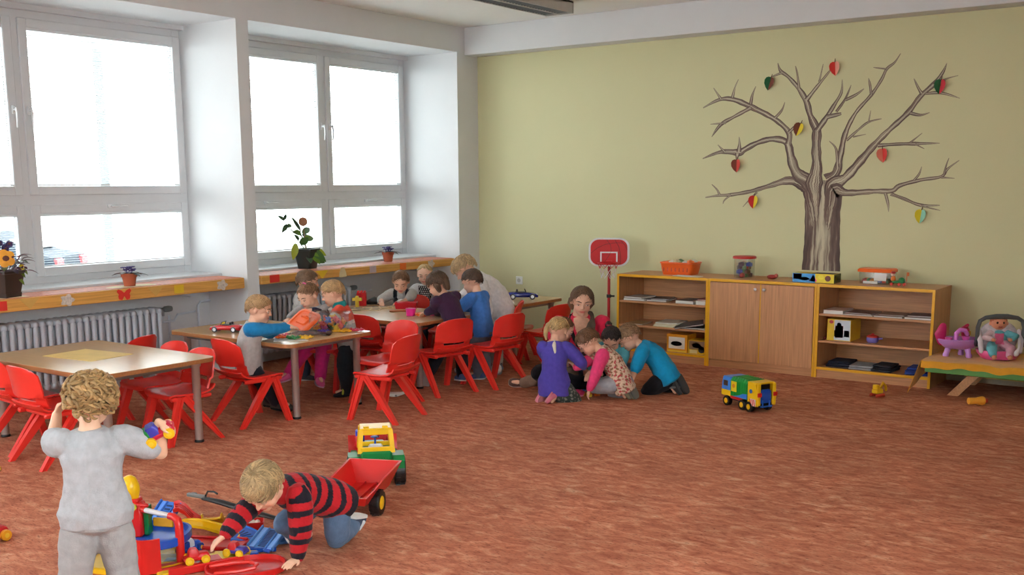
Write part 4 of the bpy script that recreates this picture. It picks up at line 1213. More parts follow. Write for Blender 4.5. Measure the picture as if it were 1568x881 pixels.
        def post_shirt(o, me, colf=colf, ph=ph, amp=shirt.get('fold', .0045)):
            P = coords(me); Nn = normals(me)
            i_, s_ = seg_info(P, segs)
            w = wob(P, 46, ph) * .6 + wob(P, 95, ph + 2) * .4
            w *= np.where(i_ >= 2, .7, 1.0)
            P2 = P + Nn * (w * amp * (H / .95) )[:, None]
            me.vertices.foreach_set('co', P2.ravel())
            loc = np.stack([(P - np.array(Pv)) @ np.array(Xc), (P - np.array(Pv)) @ np.array(Fc), s_], 1)
            c = colf(i_, s_, loc, P) if callable(colf) else np.tile(L3(colf), (len(P), 1))
            set_col(me, c)
        remesh(o, shirt.get('vox', max(vox, .0065)), 2, post_shirt)
    if trou:
        g = trou.get('g', .010); b = B()
        R_ = [ell_ring(Pv - d1 * .085 * k, .05 * k, .05 * k, Xp, Fp), ell_ring(Pv - d1 * .06 * k, .086 * k + g, .080 * k + g, Xp, Fp), ell_ring(Pv, .092 * k + g, .080 * k + g, Xp, Fp), ell_ring(Pv + d1 * .05 * k, .084 * k + g, .074 * k + g, Xp, Fp)]
        b.loft(R_)
        bag = trou.get('bag', 1.0); ln = trou.get('len', .97)
        for i in range(2):
            limb(b, [J[i], J[i].lerp(K[i], .5), K[i]], [.048, .052 * bag, .046 * bag], g)
            limb(b, [K[i], K[i].lerp(A[i], .4), cut(K[i], A[i], ln)], [.045 * bag, .044 * bag, .036 * bag], g * .8)
        o = link('trousers', b.mesh('trousers', M_cloth, 180), top)
        ph = rnd.uniform(0, 6)
        def post_tr(o, me, c=trou['col'], ph=ph, amp=trou.get('fold', .0045), sp=trou.get('speck')):
            P = coords(me); Nn = normals(me)
            P2 = P + Nn * ((wob(P, 42, ph) * .6 + wob(P, 88, ph + 1) * .4) * amp)[:, None]
            me.vertices.foreach_set('co', P2.ravel())
            cc = np.tile(L3(c), (len(P), 1))
            if sp is not None:
                cc[wob(P, 190, 1) > .35] = L3(sp)
            set_col(me, cc)
        remesh(o, max(vox, .0065), 2, post_tr)
    if shoes:
        for i in range(2):
            sc = shoes[i] if isinstance(shoes, list) else shoes
            if sc is None: continue
            fd = FD[i]; shank = (K[i] - A[i]).normalized()
            up = shank - fd * shank.dot(fd)
            up = up.normalized() if up.length > .1 else Z
            sdv = fd.cross(up)
            def srow(t, hw, z0, z1):
                c = A[i] + fd * t * k; n = 14; out = []
                for q_ in range(n):
                    a = 2 * math.pi * q_ / n
                    zc, hz = (z0 + z1) / 2, (z1 - z0) / 2
                    ca, sa = math.cos(a), math.sin(a)
                    out.append(c + sdv * hw * k * math.copysign(abs(ca) ** .7, ca) + up * (zc + hz * math.copysign(abs(sa) ** .8, sa)) * k)
                return out
            b = B().loft([srow(-.052, .012, -.036, -.01), srow(-.047, .024, -.042, .012), srow(-.025, .032, -.044, .030), srow(.01, .035, -.044, .028), srow(.05, .037, -.044, .006), srow(.085, .038, -.044, -.006), srow(.115, .028, -.042, -.014), srow(.124, .012, -.038, -.022)])
            s_ = link('shoe', b.mesh('shoe', M_shoe, 180), top)
            me = s_.data; P = coords(me); set_col(me, np.tile(L3(sc['col']), (len(P), 1)))
            b = B().loft([[A[i] + fd * t * k + sdv * x * k + up * z * k for x, z in ((-w, -.049), (w, -.049), (w + .002, -.038), (-w - .002, -.038))] for t, w in ((-.050, .014), (-.042, .027), (.0, .034), (.05, .038), (.09, .038), (.115, .028), (.125, .014))])
            sol = part('sole', b, mat('sole_%d_%d_%d' % sc['sole'], sc['sole'], .7), s_, 30)
            if sc.get('strap'):
                part('strap', B().tube([A[i] + fd * .045 * k + sdv * .040 * k + up * -.02 * k, A[i] + fd * .035 * k + sdv * .028 * k + up * .016 * k, A[i] + fd * .03 * k + up * .026 * k, A[i] + fd * .035 * k - sdv * .028 * k + up * .016 * k, A[i] + fd * .045 * k - sdv * .040 * k + up * -.02 * k], .009 * k, 8, True), mat('strap_%d_%d_%d' % sc['strap'], sc['strap'], .6), s_)
    # ---------- hair
    make_hair(top, hair, hq, hx, hf, hu, hh, HR)
    return dict(top=top, S=S, E=E, W=W_, HD=HD, hq=hq, hh=hh, nk=nk, d2=d2, Xc=Xc, Fc=Fc, Pv=Pv, mid=mid, root=root, k=k, hx=hx, hf=hf, hu=hu, A=A, K=K, HR=HR)

def hair_mat(c):
    nm = 'hair_%d_%d_%d' % c
    if nm in MATS: return MATS[nm]
    m = mat(nm, c, .5, var=.22, scale=22, spec=.35, bump=.3, bscale=80)
    nt = m.node_tree; g = nt.nodes.new('ShaderNodeNewGeometry'); rg = nt.nodes.new('ShaderNodeMapRange'); rg.inputs['To Min'].default_value = .62; rg.inputs['To Max'].default_value = 1.32
    nt.links.new(g.outputs['Random Per Island'], rg.inputs['Value'])
    bs = nt.nodes['Principled BSDF']; src = bs.inputs['Base Color'].links[0].from_socket
    mx = nt.nodes.new('ShaderNodeMix'); mx.data_type = 'RGBA'; mx.blend_type = 'MULTIPLY'; mx.inputs['Factor'].default_value = 1
    nt.links.new(src, mx.inputs[6]); nt.links.new(rg.outputs['Result'], mx.inputs[7]); nt.links.new(mx.outputs[2], bs.inputs['Base Color'])
    return m
def make_hair(top, h, hq, hx, hf, hu, hh, HR):
    rr = random.Random(h.get('seed', 1))
    lf, ls, lb = h.get('limit', (56, 98, 128)); th = h.get('thick', .07)
    n, m_ = 56, 34
    def lim(az):
        a = abs(az)
        if a < math.pi / 2:
            t = a / (math.pi / 2); t = t * t * (3 - 2 * t); return R(lf + (ls - lf) * t)
        t = (a - math.pi / 2) / (math.pi / 2); t = t * t * (3 - 2 * t); return R(ls + (lb - ls) * t)
    def sph(az, t, s_):
        st, ct = math.sin(t), math.cos(t)
        if ct < 0: st = st ** .45
        return (.385 * s_ * st * math.sin(az), -.03 + .455 * s_ * st * math.cos(az), .10 + (.405 if ct > 0 else .42) * s_ * ct)
    rings = []
    ph = rr.uniform(0, 6)
    for j in range(m_ + 1):
        t = R(2 + 150 * j / m_); ring = []
        for i in range(n):
            az = -math.pi + 2 * math.pi * i / n
            edge = lim(az) + R(4) * math.sin(az * 9 + ph)
            f = max(0., min(1., (edge - t) / R(9)))
            f = f * f * (3 - 2 * f)
            s_ = (1 - f) * (.90 if t < R(95) else .76) + f * (1 + th * (1 + .28 * math.sin(az * 17 + 3 * math.sin(t * 4 + ph)) + .15 * math.sin(az * 31 + t * 3)))
            ring.append(hq(*sph(az, t, s_)))
        rings.append(ring)
    b = B().loft(rings)
    cr = h.get('crown', (0.0, .25)) # whorl
    nl = h.get('locks', 210); ll = h.get('len', 38); wv = h.get('wave', .02); lr = h.get('lr', .017)
    for q in range(nl):
        az = rr.uniform(-math.pi, math.pi); L_ = lim(az)
        t0 = rr.uniform(.1, .95) * L_; t1 = min(t0 + R(ll) * rr.uniform(.6, 1.1), L_ + R(h.get('over', 5)) * rr.uniform(0, 1.2))
        if t1 - t0 < R(8): continue
        pts, rad = [], []
        w0 = rr.uniform(0, 6)
        sw = rr.uniform(-.25, .25) + h.get('sweep', 0) * (1 if abs(az) < 1.3 else 0)
        for e in range(6):
            u = e / 5; t = t0 + (t1 - t0) * u
            a = az + sw * u + wv * 8 * math.sin(u * 5 + w0)
            pts.append(hq(*sph(a, t, 1 + th * (.98 + h.get('rel', .22) * math.sin(u * math.pi)) + (wv * 1.2 * math.sin(u * 7 + w0)) + (.02 if u > .8 else 0))))
            rad.append(hh * lr * (1, 1.1, 1, .8, .55, .15)[e])
        b.tube(pts, rad, 5, False, .6)
    for pts, rad in h.get('extra', []):
        pp = [hq(*p) for p in pts]
        b.tube(pp, [r * hh for r in rad], 12, True)
        for q in range(h.get('estr', 10)):
            a = rr.uniform(0, 6.28); off = hx * math.cos(a) + (hf * math.sin(a) * .7 + hu * math.sin(a) * .3)
            b.tube([p + off * r * hh * rr.uniform(.85, 1.02) for p, r in zip(pp, rad)], [max(r * hh * .28, .003) for r in rad], 5, True)
    for q in range(h.get('curls', 0)):
        az = rr.uniform(-math.pi, math.pi); L_ = lim(az)
        if abs(az) < .9: L_ *= .9
        t = L_ * math.sqrt(rr.uniform(.12, 1.12)); s0 = 1 + th * .95
        c0 = V(sph(az, t, s0)); tt = V(sph(az, t + .12, s0)) - c0; tt.normalize(); aa = V(sph(az + .12, t, s0)) - c0; aa.normalize(); nn = aa.cross(tt)
        if nn.dot(c0) < 0: nn = -nn
        r0 = rr.uniform(.05, .105); turn = rr.choice((-1, 1)) * rr.uniform(2.2, 4.8); a0 = rr.uniform(-.8, .8)
        pts = []
        for e in range(8):
            u = e / 7; a = a0 + turn * u
            p_ = c0 + tt * (r0 * 1.3 * u + r0 * .8 * math.sin(a)) + aa * r0 * .9 * (math.cos(a) - math.cos(a0)) + nn * .045 * math.sin(u * 3.1)
            pts.append(hq(*p_))
        b.tube(pts, [hh * x for x in (.02, .034, .036, .034, .032, .028, .02, .008)], 6, False, .75)
    me = b.mesh('hair', hair_mat(h['col']), 70)
    o = link('hair', me, top)
    for e in h.get('ties', []):
        pos, rad, c = e
        ring = [V(hq(*pos)) + (hx * math.cos(a) + hf * math.sin(a) * .4 + hu * math.sin(a) * .8) * rad * hh for a in [k_ * math.pi / 8 for k_ in range(17)]]
        part('hair_tie', B().tube(ring, .03 * hh, 8), mat('tie_%d_%d_%d' % c, c, .6), o)
    return o

def split(tor, arm): 
    a, b_ = L3(tor), L3(arm)
    return lambda i, s_, q, P: np.where((i >= 2)[:, None], b_, a)
def stripes(c1, c2, w, w2):
    a, b_ = L3(c1), L3(c2)
    def f(i, s_, q, P):
        return np.where((np.mod(s_ + .006 * np.sin(q[:, 0] * 30) + .004 * np.sin(q[:, 1] * 40), w) < w2)[:, None], b_, a)
    return f
def floral(base, c1, c2, arm=None, fr=150):
    A_, B_, C_ = L3(base), L3(c1), L3(c2)
    def f(i, s_, q, P):
        c = np.tile(A_, (len(P), 1)); w = wob(P, fr, 1.0); w2 = wob(P, fr * 1.2, 4.0)
        c[w > .28] = B_; c[w2 > .36] = C_
        if arm is not None: c[(i >= 2)] = L3(arm)
        return c
    return f
def vneck(i, s_, q, P):
    c = np.tile(L3((222, 40, 76)), (len(P), 1))
    top = s_[i < 2].max()
    m = (i < 2) & (q[:, 1] > .0) & (np.abs(q[:, 0] + .004) < .062 * np.clip((s_ - (top - .21)) / .17, 0, 1))
    c[m] = L3((222, 172, 144))
    return c
def teal_boy(i, s_, q, P):
    c = np.tile(L3((176, 178, 176)), (len(P), 1))
    c[(i < 2) & (s_ > .155)] = L3((232, 84, 58)); c[(i < 2) & (s_ > .135) & (s_ <= .155)] = L3((226, 222, 214))
    ar = i >= 2
    c[ar] = L3((236, 84, 58)); c[ar & (s_ > .075)] = L3((228, 224, 216)); c[ar & (s_ > .110)] = L3((26, 32, 62))
    c[(i == 1) & (s_ > .272)] = L3((34, 132, 130))
    return c
def grey_band(i, s_, q, P):
    c = np.tile(L3((196, 190, 186)), (len(P), 1))
    c[(i >= 2) & (s_ > .05) & (s_ < .08)] = L3((44, 56, 72)); c[(i >= 2) & (s_ > .15) & (s_ < .17)] = L3((44, 56, 72)); c[(i < 2) & (s_ < .12)] = L3((52, 70, 88))
    return c
def panda(i, s_, q, P):
    c = np.tile(L3((186, 184, 180)), (len(P), 1))
    t = i < 2
    c[t & (s_ > .15) & (np.abs(np.abs(q[:, 0]) - .055) < .018)] = L3((26, 28, 36)); c[t & (s_ < .16)] = L3((40, 42, 50))
    return c

BRN, DBR, BLD, DBL = (92, 68, 52), (64, 46, 38), (206, 170, 118), (168, 130, 90)
Z3 = None
# 1 toddler seen from behind at the near left
p1 = person('toddler in pale grey short-sleeved shirt and trousers standing with back turned, toy in each hand', (-3.372, 2.085), (-.84, .54), .95, lean=2, wide=1.10,
    pelvis=(-3.372, 2.085, .475), head=(8, 6, 3), hands=[(-3.255, 2.285, .775), (-3.655, 2.13, .785)], elb=[(-.25, .2, -1), (-.15, -.25, -1)], hdir=[(.60, .42, -.22), (.25, .2, .75)], palm=[(-.35, -.05, -1), (.6, .3, -.3)],
    feet=[(-3.31, 2.16, .045), (-3.42, 1.98, .045)], skin=(238, 192, 160), curl=1.0, vox=.004,
    shirt=dict(col=(182, 186, 190), sleeve=(.66, .74), g=.014, low=-.05, bag=1.15, fold=.007, vox=.005), trou=dict(col=(170, 170, 170), g=.014, bag=1.1, fold=.006), shoes=dict(col=(120, 120, 126), sole=(220, 220, 220)),
    hair=dict(col=(178, 144, 96), limit=(66, 100, 138), thick=.10, locks=150, len=30, wave=.055, lr=.030, rel=.5, curls=190, over=14, seed=3), face=False)
# 2 crawling boy in striped shirt
p2 = person('boy in red and black striped shirt crawling on hands and knees to the toy garage', (-3.34, 3.09), (.03, -1), .95, pelvis=(-3.355, 3.20, .25), lean=66, bend=10, side=4,
    head=(48, -14, 0), hands=[(-3.50, 2.645, .120), (-3.285, 2.945, .040)], elb=[(-.6, .3, .3), (.3, .8, .1)], hdir=[(-.28, -.72, -.5), (.08, -.95, -.12)], palm=[(.2, .1, -1), (0, 0, -1)],
    feet=[(-3.54, 3.19, .05), (-3.42, 3.41, .055)], knee=[(-.3, -1, -.4), (.25, -.9, -.6)], fdir=[(-.15, .9, -.3), (-.35, .8, -.2)], skin=(232, 184, 154), curl=.25, vox=.004,
    shirt=dict(col=stripes((196, 36, 44), (34, 32, 42), .062, .027), sleeve=1.88, g=.013, low=-.085, bag=1.22, fold=.004, vox=.0042), trou=dict(col=(96, 124, 156), g=.010, bag=1.05), shoes=dict(col=(54, 72, 96), sole=(226, 226, 222), strap=(214, 220, 224)),
    hair=dict(col=(194, 166, 122), limit=(72, 98, 136), thick=.08, locks=420, len=46, lr=.019, rel=.34, over=9, sweep=.2, seed=5), eyes_down=.8)
# 3 seated boy with raglan sleeves
p3 = person('blond boy in grey shirt with blue sleeves seated on red chair at the orange-lid table', (-5.76, 4.85), (.74, .67), .92, pelvis=(-5.80, 4.82, .405), lean=6, bend=8,
    head=(14, 4, 0), hands=[(-5.60, 5.05, .640), (-5.72, 5.10, .640)], hdir=[(.6, .7, .1), (.7, .5, 0)], feet=[(-5.70, 5.02, .05), (-5.86, 5.08, .05)], knee=[(.5, .5, .8), (.4, .6, .8)],
    shirt=dict(col=split((190, 188, 184), (36, 132, 190)), bag=1.12, g=.012), trou=dict(col=(34, 36, 46)), shoes=dict(col=(64, 70, 66), sole=(40, 40, 40)), hair=dict(col=(190, 152, 108), limit=(58, 100, 138), seed=7), eyes_down=.7)
# 4 girl in pink trousers
p4 = person('girl with pink hair tie, grey top and pink trousers seated behind the orange-lid table', (-6.24, 5.90), (.35, -.94), .93, pelvis=(-6.24, 5.92, .40), lean=8, bend=10,
    head=(26, 26, 0), hands=[(-6.16, 5.46, .590), (-5.98, 5.62, .600)], hdir=[(.2, -.8, -.5), (.1, -.9, -.3)], feet=[(-6.28, 5.50, .06), (-6.00, 5.66, .05)], knee=[(-.2, -1, .5), (.5, -.8, .5)], fdir=[(0, -1, -.1), (.8, -.55, -.1)],
    shirt=dict(col=(178, 176, 176), fold=.004), trou=dict(col=(206, 40, 112), bag=1.1), shoes=dict(col=(222, 90, 140), sole=(210, 160, 180)),
    hair=dict(col=(150, 112, 82), limit=(52, 88, 122), thick=.05, seed=9, extra=[([(0, -.05, .50), (.0, -.10, .60), (.03, -.2, .60)], [.06, .08, .04])], ties=[((0, -.06, .53), .07, (232, 100, 160))]), eyes_down=.8)
# 5 boy behind, seen from the back
p5 = person('dark blond boy in pale grey sweater with navy bands turned away by the radiator', (-6.66, 6.12), (.40, .92), .955, lean=6, head=(8, 22, 0), hands=[(-6.40, 6.24, .52), (-6.78, 6.34, .52)],
    shirt=dict(col=grey_band, bag=1.12), trou=dict(col=(60, 66, 84)), shoes=dict(col=(60, 60, 66), sole=(200, 200, 200)), hair=dict(col=(130, 100, 76), limit=(58, 100, 138), thick=.05, seed=11))
# 6 standing boy with teal collar
p6 = person('blond boy in orange-red top with teal collar and navy sleeves standing at the table corner', (-5.88, 5.885), (-.80, -.60), .94, pelvis=(-5.885, 5.885, .42), lean=8, bend=6,
    head=(20, 2, 0), hands=[(-6.085, 5.72, .665), (-5.93, 5.66, .660)], elb=[(-.2, .6, -.8), (.7, -.5, -.7)], hdir=[(-.8, -.5, .1), (-.8, -.1, .05)], feet=[(-5.91, 5.94, .045), (-5.83, 5.81, .045)],
    shirt=dict(col=teal_boy, bag=1.12, collar=True), trou=dict(col=(38, 46, 54), bag=1.12, g=.013), shoes=dict(col=(28, 32, 40), sole=(30, 30, 34), strap=(196, 206, 70)), hair=dict(col=(198, 160, 112), limit=(54, 100, 138), sweep=.3, seed=13), eyes_down=.7)
# 7 panda vest
p7 = person('boy in black and grey panda vest leaning both arms on the puzzle table', (-6.56, 7.28), (.50, -.87), .93, pelvis=(-6.56, 7.30, .405), lean=14, bend=10,
    head=(28, -6, 0), hands=[(-6.52, 6.96, .585), (-6.36, 7.03, .585)], elb=[(-.9, -.2, -.3), (.9, .3, -.3)], hdir=[(.6, -.7, -.1), (-.5, -.6, 0)], feet=[(-6.50, 6.98, .05), (-6.36, 7.06, .05)], knee=[(.5, -.87, .8)] * 2,
    shirt=dict(col=panda, bag=1.1, sleeve=1.3), trou=dict(col=(76, 80, 88)), shoes=dict(col=(60, 60, 66), sole=(200, 200, 200)), hair=dict(col=(132, 98, 72), limit=(52, 100, 138), thick=.05, seed=15), eyes_down=.8)
# 8 little one with bib
p8 = person('fair toddler with black polka dot bib standing behind the puzzle table', (-6.60, 7.66), (.58, -.81), .91, lean=4, head=(10, 4, 2), hands=[(-6.62, 7.42, .56), (-6.36, 7.52, .56)],
    shirt=dict(col=(206, 204, 204)), trou=dict(col=(90, 100, 130)), shoes=dict(col=(150, 90, 80), sole=(210, 210, 210)), skin=(244, 196, 168), hair=dict(col=(220, 184, 130), limit=(44, 84, 112), thick=.04, locks=70, seed=17))
# 9 dark purple sweater
p9 = person('child in dark purple sweater leaning over the puzzle table corner, seen from behind', (-5.42, 6.68), (-.93, .36), .97, pelvis=(-5.43, 6.68, .46), lean=20, bend=8, side=-10,
    head=(24, -18, -6), hands=[(-5.68, 6.52, .570), (-5.70, 6.80, .575)], hdir=[(-.9, .2, -.2), (-.9, .1, -.2)], feet=[(-5.36, 6.64, .045), (-5.58, 6.46, .075)], fdir=[None, (-.3, .25, -.9)], knee=[None, (-.9, -.2, .1)],
    shirt=dict(col=(62, 36, 62), g=.014, bag=1.12, low=-.10), trou=dict(col=(28, 30, 40), bag=1.1), shoes=dict(col=(70, 100, 150), sole=(216, 210, 206)),
    hair=dict(col=(104, 78, 60), limit=(60, 104, 140), thick=.09, locks=170, len=50, over=10, seed=19, extra=[([(.0, -.42, -.05), (0, -.40, -.30)], [.16, .12]), ([(.28, -.2, -.1), (.28, -.2, -.32)], [.14, .09]), ([(-.28, -.2, -.1), (-.28, -.2, -.32)], [.14, .09])]), face=True)
# 10 blue sweater
p10 = person('dark-haired boy in bright blue sweater and grey trousers facing the blonde woman', (-5.44, 7.02), (-.96, -.05), .965, pelvis=(-5.44, 7.02, .43), lean=6, bend=6, head=(18, 2, 0),
    hands=[(-5.70, 7.10, .56), (-5.68, 6.93, .575)], hdir=[(-1, 0, 0), (-1, 0, .1)], elb=[(.2, .8, -.6), (.3, -.9, -.5)],
    shirt=dict(col=(72, 128, 206), bag=1.12, g=.013, low=-.07), trou=dict(col=(112, 116, 126), bag=1.12), shoes=dict(col=(70, 90, 130), sole=(226, 226, 226)), hair=dict(col=(84, 64, 52), limit=(58, 100, 140), thick=.05, seed=21), eyes_down=.6)
# 11 blonde woman
p11 = person('woman with short streaked blonde hair in white sweater bending towards the boy in blue', (-5.66, 7.55), (-.80, -.52), 1.62, True, pelvis=(-5.60, 7.58, .42), lean=24, bend=22, head=(44, 8, 6),
    hands=[(-5.86, 7.18, .60), (-5.76, 7.12, .60)], hdir=[(.1, -1, -.1), (.2, -1, 0)], elb=[(-.8, .6, -.5), (.8, -.1, -.8)], feet=[(-5.78, 7.24, .07), (-5.52, 7.33, .07)], knee=[(-.6, -.5, .9), (.4, -.8, .6)], fdir=[(0, -1, -.05), (.5, -.8, -.05)],
    shirt=dict(col=(232, 228, 228), bag=1.12, g=.022, low=-.10, fold=.006, vox=.009), trou=dict(col=(190, 188, 188), g=.012), shoes=dict(col=(226, 222, 220), sole=(150, 150, 150), strap=(120, 120, 130)),
    hair=dict(col=(198, 168, 124), limit=(62, 104, 132), thick=.15, locks=260, len=52, lr=.022, rel=.4, over=14, wave=.03, seed=23), eyes_down=.8, vox=.007)
# 12 woman on the floor
p12 = person('brown-haired woman in pinkish red top and dark scarf sitting on the carpet facing the camera', (-4.57, 7.15), (.60, -.80), 1.66, True, wide=1.14, pelvis=(-4.56, 7.16, .115), lean=6, bend=12, head=(14, -2, -3),
    hands=[(-4.36, 6.86, .27), (-4.22, 6.86, .21)], hdir=[(.5, -.4, .3), (.2, -.8, -.1)], elb=[(-.7, -.6, -.5), (.9, .1, -.5)], feet=[(-4.40, 7.00, .06), (-4.50, 6.94, .06)], knee=[(.2, -1.0, .12), (1.0, -.6, .12)], fdir=[(.8, .4, -.1), (-.8, -.3, -.1)],
    shirt=dict(col=vneck, sleeve=.5, bag=1.0, g=.010, vox=.008), trou=dict(col=(26, 26, 32)), shoes=dict(col=(30, 30, 34), sole=(40, 40, 40)), skin=(222, 172, 144),
    hair=dict(col=(112, 86, 66), limit=(48, 108, 138), thick=.085, locks=300, len=70, lr=.014, over=3, seed=25, extra=[([(.36, -.10, .05), (.37, -.14, -.15), (.30, -.22, -.36)], [.09, .10, .07]), ([(-.36, -.10, .05), (-.37, -.14, -.15), (-.30, -.22, -.36)], [.09, .10, .07]), ([(0, -.45, .0), (0, -.50, -.2)], [.20, .16])]), eyes_down=.15, vox=.006)
# 13 purple girl
p13 = person('fair-haired girl with plait in violet tunic kneeling with her back to the camera', (-4.40, 6.58), (-.50, .86), .94, pelvis=(-4.40, 6.56, .155), lean=7, bend=10, head=(22, 20, 4),
    hands=[(-4.28, 6.80, .22), (-4.54, 6.80, .20)], elb=[(.9, -.3, -.4), (-.6, -.5, -.6)], feet=[(-4.36, 6.52, .05), (-4.50, 6.55, .05)], knee=[(.4, .8, -.1), (-.5, .8, -.1)], fdir=[(.2, -.8, -.3), (-.1, -.9, -.55)],
    shirt=dict(col=(86, 74, 172), bag=1.12, g=.015, low=-.12, hipw=1.25, sleeve=1.55), trou=dict(col=(56, 66, 62), speck=(130, 130, 120)), shoes=dict(col=(232, 128, 150), sole=(236, 150, 160)),
    hair=dict(col=(212, 178, 122), limit=(56, 92, 126), thick=.06, locks=150, seed=27, extra=[([(-.12, -.40, .25), (-.26, -.46, .05), (-.30, -.48, -.15), (-.28, -.46, -.36), (-.22, -.44, -.52)], [.07, .10, .09, .08, .04])]), face=True)
# 14 child hidden behind her
p14 = person('child with low brown ponytail and pale pink flowered sleeve sitting behind the violet girl', (-4.66, 6.90), (.62, .78), .92, pelvis=(-4.66, 6.90, .12), lean=8, bend=8, side=-4, head=(22, 30, 0),
    hands=[(-4.44, 7.00, .24), (-4.70, 6.84, .06)], elb=[None, (-.8, -.5, .2)], feet=[(-4.52, 6.98, .05), (-4.86, 6.80, .055)], knee=[(.7, .2, .5), (.25, -.95, .05)], fdir=[None, (-.75, -.62, .1)],
    shirt=dict(col=floral((232, 196, 190), (206, 110, 120), (244, 226, 220)), sleeve=1.9), trou=dict(col=(140, 116, 98)), shoes=dict(col=(96, 66, 58), sole=(222, 206, 190)),
    hair=dict(col=(128, 84, 54), limit=(56, 92, 126), thick=.05, seed=29, extra=[([(-.05, -.46, .10), (-.1, -.60, -.05), (-.12, -.62, -.3), (-.1, -.58, -.46)], [.07, .11, .12, .05])], ties=[((-.05, -.49, .07), .09, (206, 90, 110))]))
# 15 flower vest
p15 = person('brown-haired girl in flowered waistcoat with pink sleeves and grey trousers kneeling on the carpet', (-4.06, 6.87), (-.86, -.50), .93, pelvis=(-4.02, 6.90, .150), lean=26, bend=20, head=(42, -2, 0),
    hands=[(-4.30, 6.66, .24), (-4.16, 6.66, .07)], elb=[(.1, .6, -.6), (.6, -.6, -.2)], hdir=[(-.6, .1, .6), None], feet=[(-4.00, 6.96, .095), (-4.02, 6.89, .095)], knee=[(-.9, .1, -.2), (-.9, -.4, -.2)], fdir=[(.4, .2, -.9), (.4, .2, -.9)],
    shirt=dict(col=floral((226, 196, 170), (196, 80, 84), (150, 110, 80), (238, 70, 124)), bag=1.12, g=.014, low=-.10, hipw=1.22), trou=dict(col=(164, 164, 168), bag=1.15, g=.013), shoes=dict(col=(150, 140, 110), sole=(120, 118, 110), strap=(200, 190, 150)),
    hair=dict(col=(118, 84, 60), limit=(52, 100, 134), thick=.08, locks=160, len=48, over=10, seed=31), eyes_down=.8)
# 16 dark pony tail
p16 = person('girl with black ponytail in pale turquoise top sitting between the two kneeling children', (-4.29, 7.22), (.30, -.95), .92, pelvis=(-4.29, 7.23, .125), lean=18, bend=22, side=-6, head=(40, -6, 0),
    hands=[(-4.33, 6.96, .12), (-4.14, 7.00, .10)], feet=[(-4.43, 7.02, .05), (-4.12, 7.07, .05)], knee=[(-.7, -.5, .4), (.8, -.4, .4)],
    shirt=dict(col=(104, 186, 196), bag=1.15), trou=dict(col=(120, 132, 150)), shoes=dict(col=(206, 70, 90), sole=(220, 220, 220)),
    hair=dict(col=(54, 45, 43), limit=(52, 90, 126), thick=.05, locks=150, seed=33, extra=[([(.10, -.42, .28), (.16, -.58, .30), (.2, -.66, .12), (.2, -.64, -.14), (.17, -.58, -.3)], [.08, .12, .13, .10, .04])], ties=[((.12, -.46, .29), .10, (150, 40, 60))]), eyes_down=.8)
# 17 turquoise boy
p17 = person('boy in bright turquoise shirt and black trousers kneeling bent over the toys', (-3.86, 7.24), (-.86, -.42), .96, pelvis=(-3.84, 7.28, .170), lean=34, bend=20, head=(40, -4, 0),
    hands=[(-4.05, 7.00, .08), (-3.98, 6.93, .07)], elb=[(-.2, .8, -.4), (.3, -.9, -.1)], feet=[(-3.78, 7.36, .095), (-3.80, 7.28, .095)], knee=[(-.9, .0, -.2), (-.85, -.5, -.2)], fdir=[(.4, .2, -.9), (.4, .2, -.9)],
    shirt=dict(col=(22, 150, 200), bag=1.12, g=.016, low=-.08, sleeve=1.2), trou=dict(col=(26, 26, 32), bag=1.1), shoes=dict(col=(44, 48, 52), sole=(70, 72, 74), strap=(110, 110, 110)),
    hair=dict(col=(156, 122, 90), limit=(60, 100, 138), thick=.05, seed=35), eyes_down=.8)
flush()

# accessories worn by people (parts of them)
def bib():
    r = p8; b = B(); nk, d2, Xc, Fc, k = r['nk'], r['d2'], r['Xc'], r['Fc'], r['k']
    g = []
    for j in range(9):
        t = j / 8; row = []
        for i in range(9):
            u = -1 + i / 4
            hw = .062 * (1 - .55 * t ** 1.5) if t < 1 else .02
            p_ = nk - d2 * (.015 + .17 * t) * k + Xc * u * hw * k * 1.2 + Fc * (.062 + .046 * min(1, t * 2.2) - .030 * u * u) * k
            row.append(p_)
        g.append(row)
    bb = part('bib', B().shell(g, .004), mat('bib_black', (30, 30, 34), .8), r['top'], 60)
    b = B()
    for j in range(8):
        for i in range(7):
            t = .06 + j * .115; u = -.86 + i * .285 + (.14 if j % 2 else 0)
            if abs(u) > .92: continue
            hw = .062 * (1 - .55 * t ** 1.5)
            c = nk - d2 * (.015 + .17 * t) * k + Xc * u * hw * k * 1.2 + Fc * (.062 + .046 * min(1, t * 2.2) - .030 * u * u + .0035) * k
            b.ell(c, (.0062, .0062, .0062), None, 8, 5)
    part('bib_dots', b, mat('dot_white', (232, 232, 230), .8), bb, 180)
bib()
def panda_print():
    r = p7; mid, d2, Xc, Fc, k = r['mid'], r['d2'], r['Xc'], r['Fc'], r['k']; RR_ = M((Xc, Fc, d2)).transposed()
    c = mid + d2 * .045 * k + Fc * .080 * k
    f = part('panda_patch', B().ell(c, (.058, .022, .046), RR_), mat('patch_white', (232, 230, 226), .9), r['top'], 180)
    b = B()
    for e in (1, -1):
        b.ell(c + Xc * .048 * e + d2 * .042, (.02, .014, .018), RR_, 10, 6); b.ell(c + Xc * .022 * e + Fc * .018 + d2 * .006, (.013, .007, .012), RR_, 10, 6)
    b.ell(c + Fc * .021 - d2 * .014, (.008, .005, .006), RR_, 8, 5)
    part('panda_marks', b, mat('patch_black', (30, 30, 36), .9), f, 180)
panda_print()
